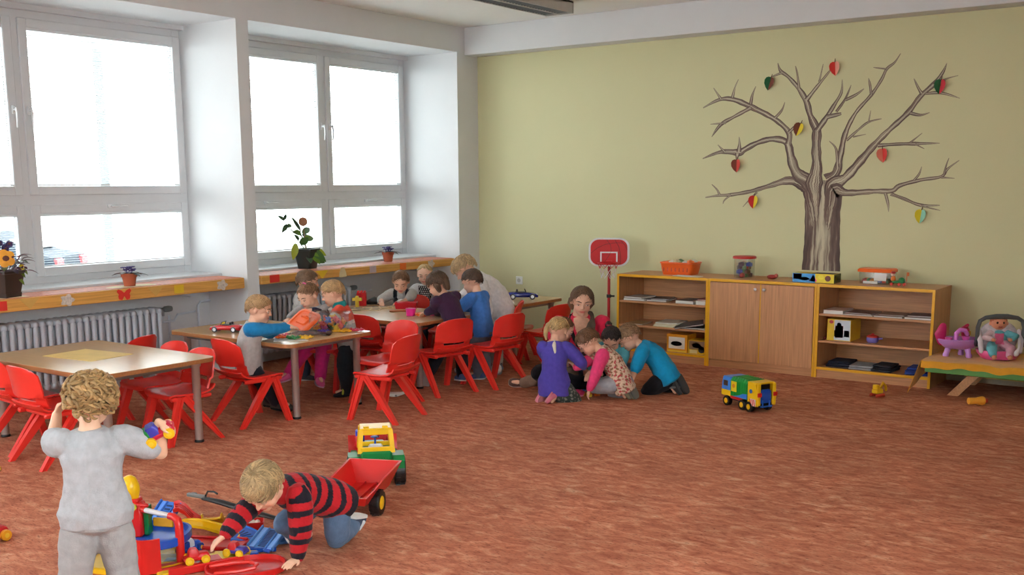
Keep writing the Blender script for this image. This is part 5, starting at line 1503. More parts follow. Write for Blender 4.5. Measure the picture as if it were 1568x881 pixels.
def scarf():
    r = p12; nk, d2, Xc, Fc, k, mid = r['nk'], r['d2'], r['Xc'], r['Fc'], r['k'], r['mid']
    sc = mat('scarf_olive', (96, 84, 72), .85, var=.15, scale=30, bump=.3, bscale=60)
    pts = [nk + Xc * .060 * k - d2 * .01 * k, nk + Xc * .052 * k + Fc * .05 * k - d2 * .045 * k, nk + Xc * -.03 * k + Fc * .092 * k - d2 * .10 * k, nk - Xc * .035 * k + Fc * .104 * k - d2 * .20 * k, nk - Xc * .03 * k + Fc * .108 * k - d2 * .30 * k]
    pts = [nk - Xc * .058 * k - d2 * .005 * k - Fc * .02 * k, nk - Xc * .058 * k + Fc * .05 * k - d2 * .04 * k, nk - Xc * .042 * k + Fc * .088 * k - d2 * .10 * k, nk - Xc * .036 * k + Fc * .100 * k - d2 * .20 * k, nk - Xc * .03 * k + Fc * .104 * k - d2 * .30 * k]
    part('scarf', B().tube(pts, [.022 * k, .03 * k, .034 * k, .034 * k, .03 * k], 12, True, .45, upv=tuple(Fc)), sc, r['top'], 180)
    pts = [nk + Xc * .056 * k - d2 * .005 * k, nk + Xc * .062 * k + Fc * .055 * k - d2 * .045 * k, nk + Xc * .040 * k + Fc * .092 * k - d2 * .12 * k, nk + Xc * .018 * k + Fc * .098 * k - d2 * .16 * k]
    part('neck_strap', B().tube(pts, [.010 * k, .012 * k, .010 * k, .008 * k], 8, True, .5, upv=tuple(Fc)), mat('strap_black', (24, 22, 26), .8), r['top'], 180)
    return
    part('neckline', B().ell(nk + Fc * .040 * k - d2 * .062 * k, (.040 * k, .036 * k, .062 * k), M((Xc, Fc, d2)).transposed()), mat('skin_plain', (222, 172, 144), .5), r['top'], 180)
scarf()
def collar_patch():
    r = p13; nk, d2, Xc, Fc, k = r['nk'], r['d2'], r['Xc'], r['Fc'], r['k']
    part('neck_ribbon', B().tube([nk - Fc * .05 * k + d2 * .0, nk - Fc * .072 * k - d2 * .04 * k, nk - Fc * .086 * k - d2 * .10 * k + Xc * .01], [.012 * k, .016 * k, .010 * k], 8, True, .5), mat('ribbon_cream', (216, 204, 186), .8), r['top'], 180)
collar_patch()

# ------------------------------------------------------------------ toys on the carpet
VR = R(36.2)
def rotv(x, y, rz=VR): return (x * math.cos(rz) - y * math.sin(rz), x * math.sin(rz) + y * math.cos(rz))
C_yel, C_red, C_blu, C_grn, C_lbl, C_ora = plast(YEL), plast(RED), plast(BLU), plast(GRN), plast(LBL), plast(ORA)

def garage():
    t = thing('toy_garage', 'toy parking garage with yellow base, blue deck and red tower beside the toddler', 'toy', (-3.91, 2.625, 0), VR)
    def oval(rx, ry, z, n=28, cx=-.03, cy=.03, sq=.8):
        return [V((cx + rx * math.copysign(abs(math.cos(a)) ** sq, math.cos(a)), cy + ry * math.copysign(abs(math.sin(a)) ** sq, math.sin(a)), z)) for a in [2 * math.pi * k / n for k in range(n)]]
    part('base', B().loft([oval(.235, .175, 0), oval(.24, .18, .004), oval(.24, .18, .024), oval(.228, .168, .026), oval(.222, .162, .010)]), C_yel, t, 30)
    part('column', B().lathe([(.036, .01), (.036, .104)], (-.075, -.085, 0), 16), C_yel, t)
    part('column', B().lathe([(.036, .01), (.036, .104)], (-.17, .10, 0), 16), C_yel, t)
    part('column', B().lathe([(.03, .01), (.03, .104)], (.13, .13, 0), 16), C_yel, t)
    part('deck', B().loft([oval(.225, .165, .098), oval(.228, .168, .102), oval(.228, .168, .134), oval(.215, .155, .136), oval(.210, .150, .108)]), C_blu, t, 30)
    n = 9; g = []
    for j in range(2):
        g.append([(-.005 + .125 * i / n - .0, -.135 - .028 * math.sin(math.pi * i / n), .012 + .148 * j) for i in range(n + 1)])
    part('curved_panel', B().shell(g, .010), C_red, t, 50)
    part('tower', B().box((-.05, .06, .185), (.085, .07, .155), .008), C_red, t)
    part('tower_side', B().box((.004, .075, .175), (.022, .05, .13), .003), C_grn, t)
    part('tower_cap', B().box((-.055, .06, .268), (.075, .06, .022), .006).cyl((-.04, .02, .24), (-.04, .035, .24), .016, n=12), C_red, t)
    part('lamp_dial', B().cyl((-.035, .012, .248), (-.035, .03, .248), .014, n=12), plast((206, 206, 60)), t)
    part('dome', B().tube([(-.05, .06, .285), (-.055, .06, .305), (-.06, .06, .33), (-.06, .06, .345)], [.028, .038, .040, .036], 16, True), C_yel, t)
    part('post', B().tube([(.178, -.045, .014), (.178, -.045, .185), (.172, -.040, .208), (.152, -.03, .220), (.13, -.022, .222)], [.019, .018, .018, .016, .015], 12), C_red, t)
    part('rail', B().tube([(.135, -.024, .222), (.0, .035, .232)], .0115, 12), mat('silver_plastic', (206, 204, 206), .3), t)
    part('rail_end', B().tube([(.012, .03, .231), (-.04, .05, .236)], .0135, 12).tube([(-.03, .03, .255), (.01, .05, .246)], .010, 10, True), C_red, t)
    part('gate_panel', B().box((.068, .085, .158), (.10, .012, .042), .008, M.Rotation(R(-12), 3, 'Z')), plast((244, 178, 40)), t)
    part('floor_print', B().box((.10, .03, .0125), (.10, .10, .004)), mat('print_cream', (232, 222, 180), .5), t, 0)
    part('floor_print', B().box((.12, .0, .0155), (.05, .05, .003)), plast((60, 90, 140)), t, 0)
garage()

def slotted_ramp(label, loc, rz, tilt, roll, w, l, col, name='ramp_piece', nsl=9, col2=None):
    t = thing(name, label, 'toy', loc); t.rotation_euler = (tilt, roll, rz)
    c = plast(col)
    b = B().box((0, 0, .006), (w, l, .008), .002)
    for s_ in (-1, 1):
        b.box((s_ * (w / 2 - .004), 0, .012), (.008, l, .022), .002); b.box((s_ * w * .19, 0, .012), (.006, l * .98, .008), .001)
    part('plate', b, c, t, 30)
    for k in range(nsl):
        part('slot', B().box((0, -l * .42 + l * .84 * (k + .5) / nsl, .0105), (w * .26, l * .045, .002)), plast((24, 56, 110)), t, 0)
    b = B()
    for s_ in (-1, 1):
        b.box((s_ * w * .34, 0, .0105), (w * .17, l * .96, .003))
    part('lane', b, plast(col2 or tuple(min(255, x + 46) for x in col)), t, 0)
    for s_ in (-1, 1):
        part('hook', B().box((s_ * w * .3, -l / 2 - .006, .008), (.03, .016, .014), .003), plast(BLU), t, 0)
    return t
slotted_ramp('blue slotted ramp piece standing tilted behind the toy garage', (-4.24, 2.96, .045), VR + R(-24), R(36), R(0), .13, .21, (60, 120, 210))
slotted_ramp('pale blue slotted ramp plate lying by the crawling boy', (-3.635, 3.085, .030), VR + R(-12), R(14), R(5), .125, .165, (88, 146, 216), nsl=12)
t = thing('toy_disc', 'round blue toy disc under the pale blue ramp plate', 'toy', (-3.665, 3.19, 0)); t.rotation_euler = (R(2), R(4), 0)
part('disc', B().lathe([(.0, .004), (.07, .004), (.085, .006), (.088, .016), (.080, .020), (.074, .014), (.05, .014), (.048, .022), (.0, .022)], (0, 0, .004), 28), plast((84, 134, 196)), t)
# red slide
def chute(name, label, loc, rz, col, pts, w, th=.005, lip=.018):
    t = thing(name, label, 'toy', loc, rz)
    g = []
    for (x, z) in pts:
        g.append([(x, w * (-.5), z + lip), (x, w * -.47, z + .003), (x, w * -.2, z), (x, 0, z), (x, w * .2, z), (x, w * .47, z + .003), (x, w * .5, z + lip)])
    part('channel', B().shell(g, th), plast(col), t, 50)
    return t
t = chute('slide_piece', 'red ribbed slide piece standing behind the garage post', (-4.11, 3.04, .012), VR + R(15), (222, 44, 36), [(-.085, .10), (-.06, .105), (-.03, .085), (0, .045), (.04, .012), (.075, .006)], .13)
for k in range(4):
    part('rib', B().tube([(-.075, -.045 + .03 * k, .107), (-.035, -.045 + .03 * k, .092), (0, -.045 + .03 * k, .05)], .004, 6, True), plast((190, 30, 30)), t)
chute('slide_piece', 'yellow curved chute piece between the red slide and the black toy rod', (-4.02, 3.09, .012), VR + R(100), YEL, [(-.09, .075), (-.05, .070), (-.01, .045), (.03, .018), (.09, .008)], .085, lip=.022)
# black toy rod
t = thing('toy_rod', 'long black plastic toy rod with grey tip lying behind the ramps', 'toy', (-4.12, 3.30, .03), math.atan2(.10, .56) + R(0))
part('shaft', B().tube([(-.20, 0, .035), (-.08, 0, .028), (.10, 0, .004), (.30, 0, -.012)], [.014, .020, .022, .012], 10, True, .7), M_black, t)
part('tip', B().box((-.245, 0, .043), (.12, .022, .018), .004).box((-.28, .012, .045), (.03, .03, .012), .003), mat('gun_grey', (120, 124, 122), .35), t)
part('guard', B().tube([(-.19, 0, .045), (-.17, 0, .075), (-.13, 0, .078), (-.11, 0, .07)], .005, 8, True), M_black, t)
# fan, arch and plates
t = thing('ramp_piece', 'blue quarter-round ramp with slots under the crawling boy\'s arm', 'toy', (-3.80, 3.085, .012), VR + R(20)); t.rotation_euler = (R(9), R(10), VR + R(10))
fan = [(-.055, -.075)] + [(-.055 + .15 * math.cos(a), -.075 + .15 * math.sin(a)) for a in [R(x) for x in range(0, 91, 10)]]
part('plate', B().prism(fan, (0, 0, .014), (1, 0, 0), (0, 1, 0), (0, 0, .009)), plast((40, 104, 206)), t, 30)
for k in range(5):
    a = R(28 + 11 * k); part('slot', B().box((-.055 + .085 * math.cos(a), -.075 + .085 * math.sin(a), .0235), (.05, .006, .002), 0, M.Rotation(a, 3, 'Z')), plast((16, 48, 110)), t, 0)
b = B(); b.tube([(-.055 + .148 * math.cos(a), -.075 + .148 * math.sin(a), .024) for a in [R(x) for x in range(0, 91, 9)]], .006, 8)
part('rim', b, plast((58, 126, 222)), t)
t = thing('ramp_piece', 'flat yellow arched ramp piece lying under the crawling boy\'s reaching arm', 'toy', (-3.925, 2.99, .034), VR + R(-16)); t.rotation_euler = (R(4), R(10), VR + R(-18))
arch = [(.15 * math.cos(a) * 1.0, .07 * math.sin(a)) for a in [R(x) for x in range(0, 181, 12)]] + [(-.11, -.012), (-.04, .010), (.04, .010), (.11, -.012)]
part('plate', B().prism(arch, (0, 0, .004), (1, 0, 0), (0, 1, 0), (0, 0, .014)), C_yel, t, 30)
part('edge', B().tube([(.15 * math.cos(a), .07 * math.sin(a), .02) for a in [R(x) for x in range(0, 181, 9)]], .006, 8), plast((250, 206, 50)), t)
solo('floor_plate', B().box((0, 0, .012), (.30, .13, .020), .006).box((.0, .05, .026), (.28, .018, .012), .004), plast((206, 30, 34)), 'red base plate under the yellow arched ramp', 'toy', loc=(-3.835, 2.945, 0), rz=VR + R(-8))
t = thing('toy_box', 'small red toy tray with white bits beside the blue ramp', 'toy', (-3.865, 3.20, .0), VR + R(10))
part('tray', B().loft([[V((x * s_, y * s_, z)) for x, y in rrect(-.05, .05, -.04, .04, .012, 2)] for s_, z in ((.9, 0), (1, .05), (.93, .05), (.84, .008))]), C_red, t, 30)
part('fittings', B().ell((-.01, 0, .04), (.026, .018, .014)).ell((.02, -.01, .045), (.012, .012, .012)), mat('fit_white', (236, 226, 210), .4), t)
# yellow road with red edge and the curved red tray
t = thing('road_piece', 'yellow toy road with raised red edge leading out of the garage', 'toy', (-3.70, 2.735, 0), VR + R(30))
part('road', B().box((0, 0, .009), (.34, .16, .016), .004), plast((236, 200, 40)), t, 30)
part('edge', B().box((.03, -.085, .018), (.32, .012, .034), .004), C_red, t, 30)
part('edge', B().box((-.02, .0, .02), (.26, .07, .008), .002), plast((204, 40, 34)), t, 30)
t = thing('road_piece', 'yellow connecting road piece next to the blue toy car with yellow wheels', 'toy', (-3.66, 2.90, 0), VR + R(8))
part('road', B().box((0, 0, .008), (.16, .10, .014), .004).box((.09, .01, .010), (.04, .03, .016), .003), C_yel, t, 30)
part('joint', B().box((.10, -.012, .012), (.035, .035, .022), .003).box((.13, .045, .012), (.12, .022, .02), .003), C_blu, t, 30)
t = thing('track_tray', 'shiny red oval track tray at the front of the toy pile', 'toy', (-3.475, 2.825, 0), VR + R(20))
def ov(rx, ry, z, n=32): return [V((rx * math.copysign(abs(math.cos(a)) ** .75, math.cos(a)), ry * math.copysign(abs(math.sin(a)) ** .85, math.sin(a)), z)) for a in [2 * math.pi * k / n for k in range(n)]]
part('tray', B().loft([ov(.165, .115, .0), ov(.17, .12, .004), ov(.172, .122, .026), ov(.164, .114, .028), ov(.160, .110, .008)]), C_red, t, 40)
part('inner_rim', B().tube([(-.13, -.062, .026), (-.04, -.07, .026), (.03, -.05, .026), (.045, -.01, .026), (.02, .03, .026), (-.05, .045, .026), (-.14, .035, .026)], .009, 8, True), plast((226, 50, 40)), t)

def little_car(label, loc, rz, body, cabin, wheel, hub, sc=1.0, cargo=None, rot=None, name='toy_car'):
    t = thing(name, label, 'toy car', loc, rz)
    if rot: t.rotation_euler = rot
    t.scale = (sc,) * 3
    part('chassis', B().box((0, 0, .022), (.105, .048, .016), .004), plast(body), t, 30)
    part('bonnet', B().loft([[V((x, y, z)) for x, y in rrect(.0 + a, .05 - a, -.022 + a, .022 - a, .006, 2)] for a, z in ((0, .028), (.002, .038), (.008, .044))]), plast(body), t, 40)
    part('cabin', B().loft([[V((x, y, z)) for x, y in rrect(-.035 + a, .012 - a, -.021 + a * .5, .021 - a * .5, .006, 2)] for a, z in ((0, .03), (.003, .05), (.010, .062))]), plast(cabin), t, 40)
    if cargo:
        part('cargo', B().box((-.04, 0, .042), (.04, .042, .03), .005), plast(cargo), t, 30)
    for sx in (-.032, .032):
        for sy in (-1, 1):
            w = part('wheel', B().lathe([(.008, -.007), (.017, -.006), (.018, 0), (.017, .006), (.008, .007)], (sx, sy * .028, .018), 14, M.Rotation(R(90), 3, 'X')), plast(wheel), t)
            part('hub', B().lathe([(.008, -.0075), (.0095, .0), (.008, .0075)], (sx, sy * .0285, .018), 10, M.Rotation(R(90), 3, 'X')), plast(hub), w)
    return t
little_car('red toy car with yellow wheels on the yellow road', (-3.675, 2.725, .024), VR + R(28), (216, 30, 34), (216, 30, 34), (244, 196, 30), (250, 214, 60), 1.05)
little_car('purple-blue toy car with yellow wheels beside the red track tray', (-3.62, 2.895, .017), VR + R(-18), (72, 56, 150), (206, 36, 40), (246, 200, 40), (250, 214, 70), 1.0)
little_car('blue toy truck with white windows under the crawling boy\'s fingers', (-3.86, 2.83, .0), VR + R(70), (30, 80, 180), (214, 224, 236), (34, 70, 150), (240, 180, 60), 1.1, (28, 74, 176), name='toy_truck')
# toys held by the toddler
Wv = [p1['root'] + w for w in p1['W']]; Hd = p1['HD']
c0 = Wv[0] + Hd[0] * .035 + V((-.03, -.005, -.050))
little_car('red, violet and yellow toy car hanging from the toddler\'s right hand', c0, VR, (200, 30, 60), (60, 60, 170), (246, 196, 30), (250, 210, 60), 1.15, (30, 140, 60), rot=(R(20), R(-28), VR + R(10)))
c1 = Wv[1] + Hd[1] * .05 + V((.015, .045, -.02))
little_car('green and yellow toy car held up in the toddler\'s left hand', c1, VR, (24, 110, 60), (180, 30, 60), (246, 196, 30), (250, 210, 60), 1.0, None, rot=(R(10), R(30), VR + R(70)))
little_car('blue and red toy car with orange wheels standing left of the toddler', (-4.73, 2.385, 0.0), VR + R(60), (200, 34, 40), (30, 70, 190), (246, 170, 40), (250, 206, 60), 1.5, (24, 60, 190))
solo('toy_piece', B().box((0, 0, .014), (.06, .04, .028), .006).cyl((0, -.01, .028), (0, -.01, .04), .012, n=10), plast((236, 200, 60)), 'small yellow toy piece at the far left edge of the carpet', 'toy', loc=(-5.93, 3.05, 0), rz=.6)

# tractor and trailer
def wheel(par, c, r_, w, hubc, name='wheel', n=22, lugs=14):
    prof = [(r_ * .55, -w * .5), (r_ * .92, -w * .5), (r_, -w * .38), (r_, w * .38), (r_ * .92, w * .5), (r_ * .55, w * .5), (r_ * .5, w * .2), (r_ * .5, -w * .2)]
    b = B().lathe(prof + [prof[0]], c, n, M.Rotation(R(90), 3, 'Y'))
    for k in range(lugs):
        a = 2 * math.pi * k / lugs
        for s_ in (-1, 1):
            aa = a + (.5 * math.pi / lugs if s_ > 0 else -.5 * math.pi / lugs)
            b.box((c[0] + s_ * w * .22, c[1] + r_ * math.cos(aa), c[2] + r_ * math.sin(aa)), (w * .42, r_ * .12, r_ * .09), 0, M.Rotation(aa, 3, 'X'))
    p_ = part(name, b, M_black, par, 30)
    part('hub', B().lathe([(r_ * .1, -w * .60), (r_ * .3, -w * .58), (r_ * .53, -w * .50), (r_ * .56, 0), (r_ * .53, w * .50), (r_ * .3, w * .58), (r_ * .1, w * .60)], c, 18, M.Rotation(R(90), 3, 'Y')), plast(hubc), p_)
def tractor():
    t = thing('toy_tractor', 'green toy tractor with yellow cab and red front loader behind the crawling boy', 'toy tractor', (-3.925, 4.11, 0), VR + R(10))
    for s_ in (-1, 1):
        wheel(t, (s_ * .128, 0, .082), .082, .058, YEL)
        wheel(t, (s_ * .118, .235, .058), .058, .042, YEL, lugs=12)
        part('fender', B().prism([(-.085, .11), (-.085, .15), (-.06, .178), (.05, .178), (.085, .15), (.085, .11)], (s_ * .118 - .032, 0, 0), (0, 1, 0), (0, 0, 1), (.064, 0, 0)), C_grn, t, 20)
        part('front_fender', B().box((s_ * .105, .235, .125), (.05, .10, .014), .004), C_grn, t, 30)
    part('body', B().box((0, -.02, .15), (.165, .15, .12), .010).box((0, .17, .14), (.13, .26, .09), .012).box((0, .12, .075), (.09, .34, .06), .006), C_grn, t, 30)
    b = B()
    for k in range(10):
        b.box((-.062 + .0138 * k, -.096, .142), (.006, .006, .06), .001)
    part('grille', b, plast((14, 108, 54)), t, 0)
    # cab with openings
    b = B(); z0, z1 = .20, .325
    for sx in (-1, 1):
        for (y, yt) in ((-.075, -.062), (.065, .05)):
            b.loft([[V((sx * (.088 if z == z0 else .078) + dx, (y if z == z0 else yt) + dy, z)) for dx, dy in ((-.012, -.009), (.012, -.009), (.012, .009), (-.012, .009))] for z in (z0, z1)])
    b.box((0, -.076, .215), (.17, .014, .034), .003); b.box((0, -.064, .312), (.155, .014, .03), .003); b.box((0, .06, .215), (.17, .014, .034), .003)
    b.box((0, -.005, .327), (.172, .135, .014), .005)
    for sx in (-1, 1):
        b.box((sx * .05, -.05, .338), (.03, .024, .012), .003); b.box((sx * .085, -.005, .212), (.012, .13, .03), .003)
    part('cab', b, C_yel, t, 30)
    part('seat', B().box((0, -.01, .215), (.08, .06, .03), .01), plast((230, 230, 226)), t)
    part('steering_wheel', B().cyl((0, .045, .22), (0, .04, .258), .005, n=8).lathe([(.018, 0), (.026, .004), (.018, .008)], (0, .04, .258), 14), C_blu, t)
    b = B()
    g = [[(x, .40 + dy, z) for x in (-.14, -.07, 0, .07, .14)] for dy, z in ((.02, .03), (-.02, .045), (-.03, .09), (-.015, .15), (.01, .185))]
    part('loader_bucket', b.shell(g, .010), C_red, t, 50)
    for s_ in (-1, 1):
        part('loader_arm', B().tube([(s_ * .085, .12, .16), (s_ * .09, .22, .215), (s_ * .09, .32, .20), (s_ * .09, .385, .12)], .013, 8, True), C_red, t)
    part('hose_box', B().box((-.075, .27, .215), (.05, .06, .07), .006), plast((30, 50, 190)), t)
    part('tow_hook', B().cyl((0, -.10, .075), (0, -.16, .072), .012, n=10), C_grn, t)
tractor()
def trailer():
    t = thing('toy_trailer', 'red toy tipping trailer with black yellow-hubbed wheels hitched to the tractor', 'toy trailer', (-3.655, 3.675, 0), VR - R(12))
    for s_ in (-1, 1):
        wheel(t, (s_ * .112, 0, .064), .064, .05, YEL, lugs=14)
    o_ = [(-.115, -.13, .085), (.115, -.13, .085), (.125, .24, .085), (-.125, .24, .085)]
    def ring(wb, wt, ends, z): return z
    bl = [V((-.085, -.10, .075)), V((.085, -.10, .075)), V((.095, .26, .085)), V((-.095, .26, .085))]
    tl = [V((-.105, -.135, .120)), V((.105, -.135, .120)), V((.130, -.06, .150)), V((.14, .02, .175)), V((.145, .31, .20)), V((-.145, .31, .20)), V((-.14, .02, .175)), V((-.130, -.06, .150))]
    bl = [V((-.082, -.10, .072)), V((.082, -.10, .072)), V((.09, -.04, .072)), V((.09, .02, .074)), V((.092, .25, .08)), V((-.092, .25, .08)), V((-.09, .02, .074)), V((-.09, -.04, .072))]
    cen = V((0, .08, 0))
    ti = [V((p.x * .92, (p.y - .08) * .93 + .08, p.z)) for p in tl]; bi = [V((p.x * .92, (p.y - .08) * .93 + .08, p.z + .012)) for p in bl]
    part('tipper', B().loft([bl, tl, ti, bi]), C_red, t, 20)
    part('axle', B().cyl((-.10, 0, .064), (.10, 0, .064), .010, n=10).box((0, .06, .066), (.05, .22, .02), .004), C_red, t)
    part('drawbar', B().tube([(0, .15, .066), (0, .30, .07), (.0, .36, .075)], .011, 8, True), C_red, t)
    b = B()
    for x in (-.03, .03):
        b.tube([(x, -.07, .088), (x, .23, .098)], .004, 6)
    part('floor_ribs', b, plast((190, 24, 28)), t)
trailer()

def garbage_truck():
    t = thing('toy_garbage_truck', 'toy refuse truck with blue cab, green body and yellow rear standing alone on the carpet', 'toy truck', (-3.105, 7.165, 0), R(62))
    for y in (.135, -.045, -.125):
        for s_ in (-1, 1):
            wheel(t, (s_ * .078, y, .038), .038, .034, YEL, n=18, lugs=0)
    part('chassis', B().box((0, .0, .055), (.115, .40, .026), .004), M_black, t, 30)
    part('skirt', B().box((-.074, .03, .072), (.014, .15, .026), .004).box((.074, .03, .072), (.014, .15, .026), .004), C_red, t, 30)
    part('cab_lower', B().box((0, .16, .095), (.160, .115, .055), .008), C_yel, t, 30)
    cab = part('cab', B().loft([[V((x, y, z)) for x, y in rrect(-.08, .08, .105, .215 - dy, .012, 2)] for dy, z in ((0, .115), (.004, .16), (.014, .205), (.022, .215))]), plast((64, 138, 226)), t, 40)
    for s_ in (-1, 1):
        part('window', B().box((s_ * .0805, .160, .165), (.003, .05, .04), .001), plast((92, 74, 66)), cab, 0)
    part('windscreen', B().box((0, .211, .165), (.12, .004, .045), .001, M.Rotation(R(-10), 3, 'X')), plast((60, 70, 80)), cab, 0)
    b = B()
    sec = [(-.08, .08), (.08, .08), (.084, .15), (.080, .195), (.062, .22), (-.062, .22), (-.080, .195), (-.084, .15)]
    rings = []
    for y in (.10, -.10):
        rings.append([V((x, y, z)) for x, z in sec])
    b.loft(rings)
    for k in range(7):
        y = .088 - k * .029
        b.loft([[V((x * 1.035, yy, .08 + (z - .08) * 1.025)) for x, z in sec] for yy in (y, y - .008)])
    part('container', b, plast((24, 150, 56)), t, 20)
    for s_ in (-1, 1):
        pn = part('side_panel', B().box((s_ * .087, .055, .155), (.004, .062, .075), .001), plast((248, 214, 40)), t, 0)
        part('emblem', B().prism([(.018 * math.cos(a), .016 * math.sin(a)) for a in [k * 1.0472 for k in range(6)]], (s_ * .0895, .055, .160), (0, 1, 0), (0, 0, 1), (s_ * .001, 0, 0)), plast((236, 150, 40)), pn, 0)
        part('side_trim', B().prism([(.06, .085), (-.10, .085), (-.10, .122), (-.05, .118), (-.01, .10)], (s_ * .086 - .001, 0, 0), (0, 1, 0), (0, 0, 1), (.004 * s_, 0, 0)), plast((60, 130, 220)), t, 0)
    # rear loader
    b = B()
    for s_ in (-1, 1):
        b.prism([(-.10, .215), (-.185, .205), (-.215, .13), (-.205, .05), (-.10, .06)], (s_ * .083 - .012 * (s_ > 0), 0, 0), (0, 1, 0), (0, 0, 1), (.012, 0, 0))
        b.box((s_ * .068, -.205, .135), (.028, .02, .16), .006)
    b.box((0, -.145, .212), (.166, .10, .014), .004)
    part('rear_frame', b, C_yel, t, 20)
    part('rear_dark', B().box((0, -.165, .13), (.11, .02, .14), .002), M_black, t, 0)
    part('tail_flap', B().loft([[V((x, y, z)) for x, y in ((-.045, -.20), (.045, -.20), (.045, -.185), (-.045, -.185))] for z in (.07, .155)] + [[V((x, y, .168)) for x, y in ((-.032, -.198), (.032, -.198), (.032, -.187), (-.032, -.187))]]), plast((24, 82, 180)), t, 30)
    part('tail_frame', B().tube([(-.03, -.205, .04), (-.03, -.205, .09)], .006, 6).tube([(.03, -.205, .04), (.03, -.205, .09)], .006, 6).tube([(-.05, -.205, .045), (.05, -.205, .045)], .006, 6), plast((40, 100, 196)), t)
    for s_ in (-1, 1):
        part('tail_lamp', B().box((s_ * .070, -.218, .135), (.034, .012, .03), .003), C_red, t, 0)
        pn = part('stripe_board', B().box((s_ * .088, -.165, .075), (.004, .06, .05), .001), plast((240, 236, 230)), t, 0)
        for k in range(3):
            part('stripe', B().prism([(-.006, 0), (.004, 0), (.018, .046), (.008, .046)], (s_ * .0905, -.19 + k * .02, .052), (0, 1, 0), (0, 0, 1), (s_ * .001, 0, 0)), plast((214, 60, 44)), pn, 0)
        part('round_decal', B().lathe([(.016, 0), (.015, .002)], (s_ * .0955 - (.0 if s_ > 0 else 0), -.15, .155), 14, M.Rotation(R(90 * s_), 3, 'Y')), plast((60, 110, 190)), t)
garbage_truck()

# small yellow toys on the right
t = thing('toy_digger', 'tiny yellow toy digger on the carpet before the right cabinet', 'toy', (-2.455, 8.09, 0), VR + R(30)); t.scale = (1.25,) * 3
part('tracks', B().box((0, -.024, .012), (.08, .016, .022), .008).box((0, .024, .012), (.08, .016, .022), .008), plast((190, 60, 40)), t, 30)
part('body', B().box((0, 0, .036), (.06, .045, .028), .006).box((-.012, .0, .062), (.03, .036, .03), .005), plast((240, 190, 30)), t, 30)
part('boom', B().tube([(.02, 0, .045), (.045, 0, .085), (.07, 0, .06), (.075, 0, .035)], .008, 8, True), plast((236, 180, 30)), t)
t = thing('toy_bottle', 'orange toy bottle lying on the carpet in front of the bench', 'toy', (-1.765, 8.18, 0), VR + R(4))
part('bottle', B().lathe([(.0, -.06), (.024, -.058), (.026, -.05), (.024, .0), (.030, .02), (.034, .045), (.03, .058), (.0, .06)], (0, 0, .034), 16, M.Rotation(R(90), 3, 'Y')), plast((250, 176, 60)), t)
part('cap', B().lathe([(.016, .058), (.018, .062), (.016, .082), (.0, .084)], (0, 0, .034), 14, M.Rotation(R(90), 3, 'Y')), plast((214, 74, 60)), t)
# toys among the children on the floor
for k, (x, y, c) in enumerate([(-4.33, 6.86, (236, 160, 40)), (-4.30, 6.90, (220, 60, 50)), (-4.36, 6.91, (60, 120, 200)), (-4.27, 6.85, (240, 200, 60)), (-4.31, 6.95, (206, 50, 60)), (-4.24, 6.92, (240, 120, 40))]):
    solo('building_block', B().box((0, 0, .014), (.045, .03, .028), .004).cyl((-.010, 0, .028), (-.010, 0, .036), .008, n=8).cyl((.010, 0, .028), (.010, 0, .036), .008, n=8), plast(c), ['orange block nearest the pink spotted shoe on the carpet', 'red block behind the orange one by the spotted shoe', 'blue block between the kneeling girls', 'yellow block at the knee of the girl in flowered waistcoat', 'dark red block farthest back among the loose blocks', 'bright orange block by the knee of the woman on the floor'][k], 'toy block', group='loose blocks among the children on the carpet', loc=(x, y, 0), rz=k * .9)
t = thing('shoe', 'pink slipper with white dots lying between the kneeling girls', 'shoe', (-4.365, 6.80, 0), VR + R(200))
part('upper', B().tube([(-.055, 0, .025), (-.02, 0, .032), (.03, 0, .026), (.065, 0, .018)], [.026, .030, .030, .022], 12, True, .8), mat('slipper_pink', (220, 60, 110), .7), t, 180)
part('sole', B().prism([(.075 * math.cos(a) + .005, .032 * math.sin(a)) for a in [k * math.pi / 8 for k in range(16)]], (0, 0, 0), (1, 0, 0), (0, 1, 0), (0, 0, .008)), mat('sole_pink', (236, 130, 160), .7), t, 30)
b = B()
for k in range(14):
    a = k * 2.4; x = -.05 + .008 * k; b.ell((x, -.026 * math.sin(a * .7) , .030 + .018 * math.cos(a * .7)), .004, None, 6, 4)
part('dots', b, mat('dot_white', (232, 232, 230), .8), t, 180)
t = thing('toy_bag', 'red toy bag with white trim in front of the boy in turquoise', 'toy bag', (-4.10, 7.03, 0), VR + R(10))
part('bag', B().loft([[V((x * s_, y * s_, z)) for x, y in rrect(-.10, .10, -.07, .07, .04, 3)] for s_, z in ((.85, 0), (1, .03), (1, .08), (.8, .13), (.55, .15))]), mat('bag_red', (190, 24, 32), .5, bump=.3, bscale=14), t, 60)
part('flap', B().ell((.06, -.05, .085), (.05, .025, .035)), mat('flap_white', (226, 222, 216), .5), t)
part('handle', B().tube([(.03, -.02, .14), (.05, 0, .19), (.085, .01, .18), (.10, .0, .13)], .008, 8, True), plast((60, 150, 70)), t)
solo('toy_leaf', B().ell((0, 0, .012), (.035, .025, .012)), plast((40, 120, 60)), 'green toy piece between girl in flowered waistcoat and boy in turquoise', 'toy', loc=(-4.02, 6.985, 0))
solo('toy_ball', B().ell((0, 0, .016), .016), plast((50, 140, 70)), 'small green ball beside the violet tunic', 'toy', loc=(-4.45, 6.88, 0))
t = thing('slipper', 'white slipper lying sole up under the chair that faces the camera', 'shoe', (-5.52, 6.00, 0), VR + R(-5))
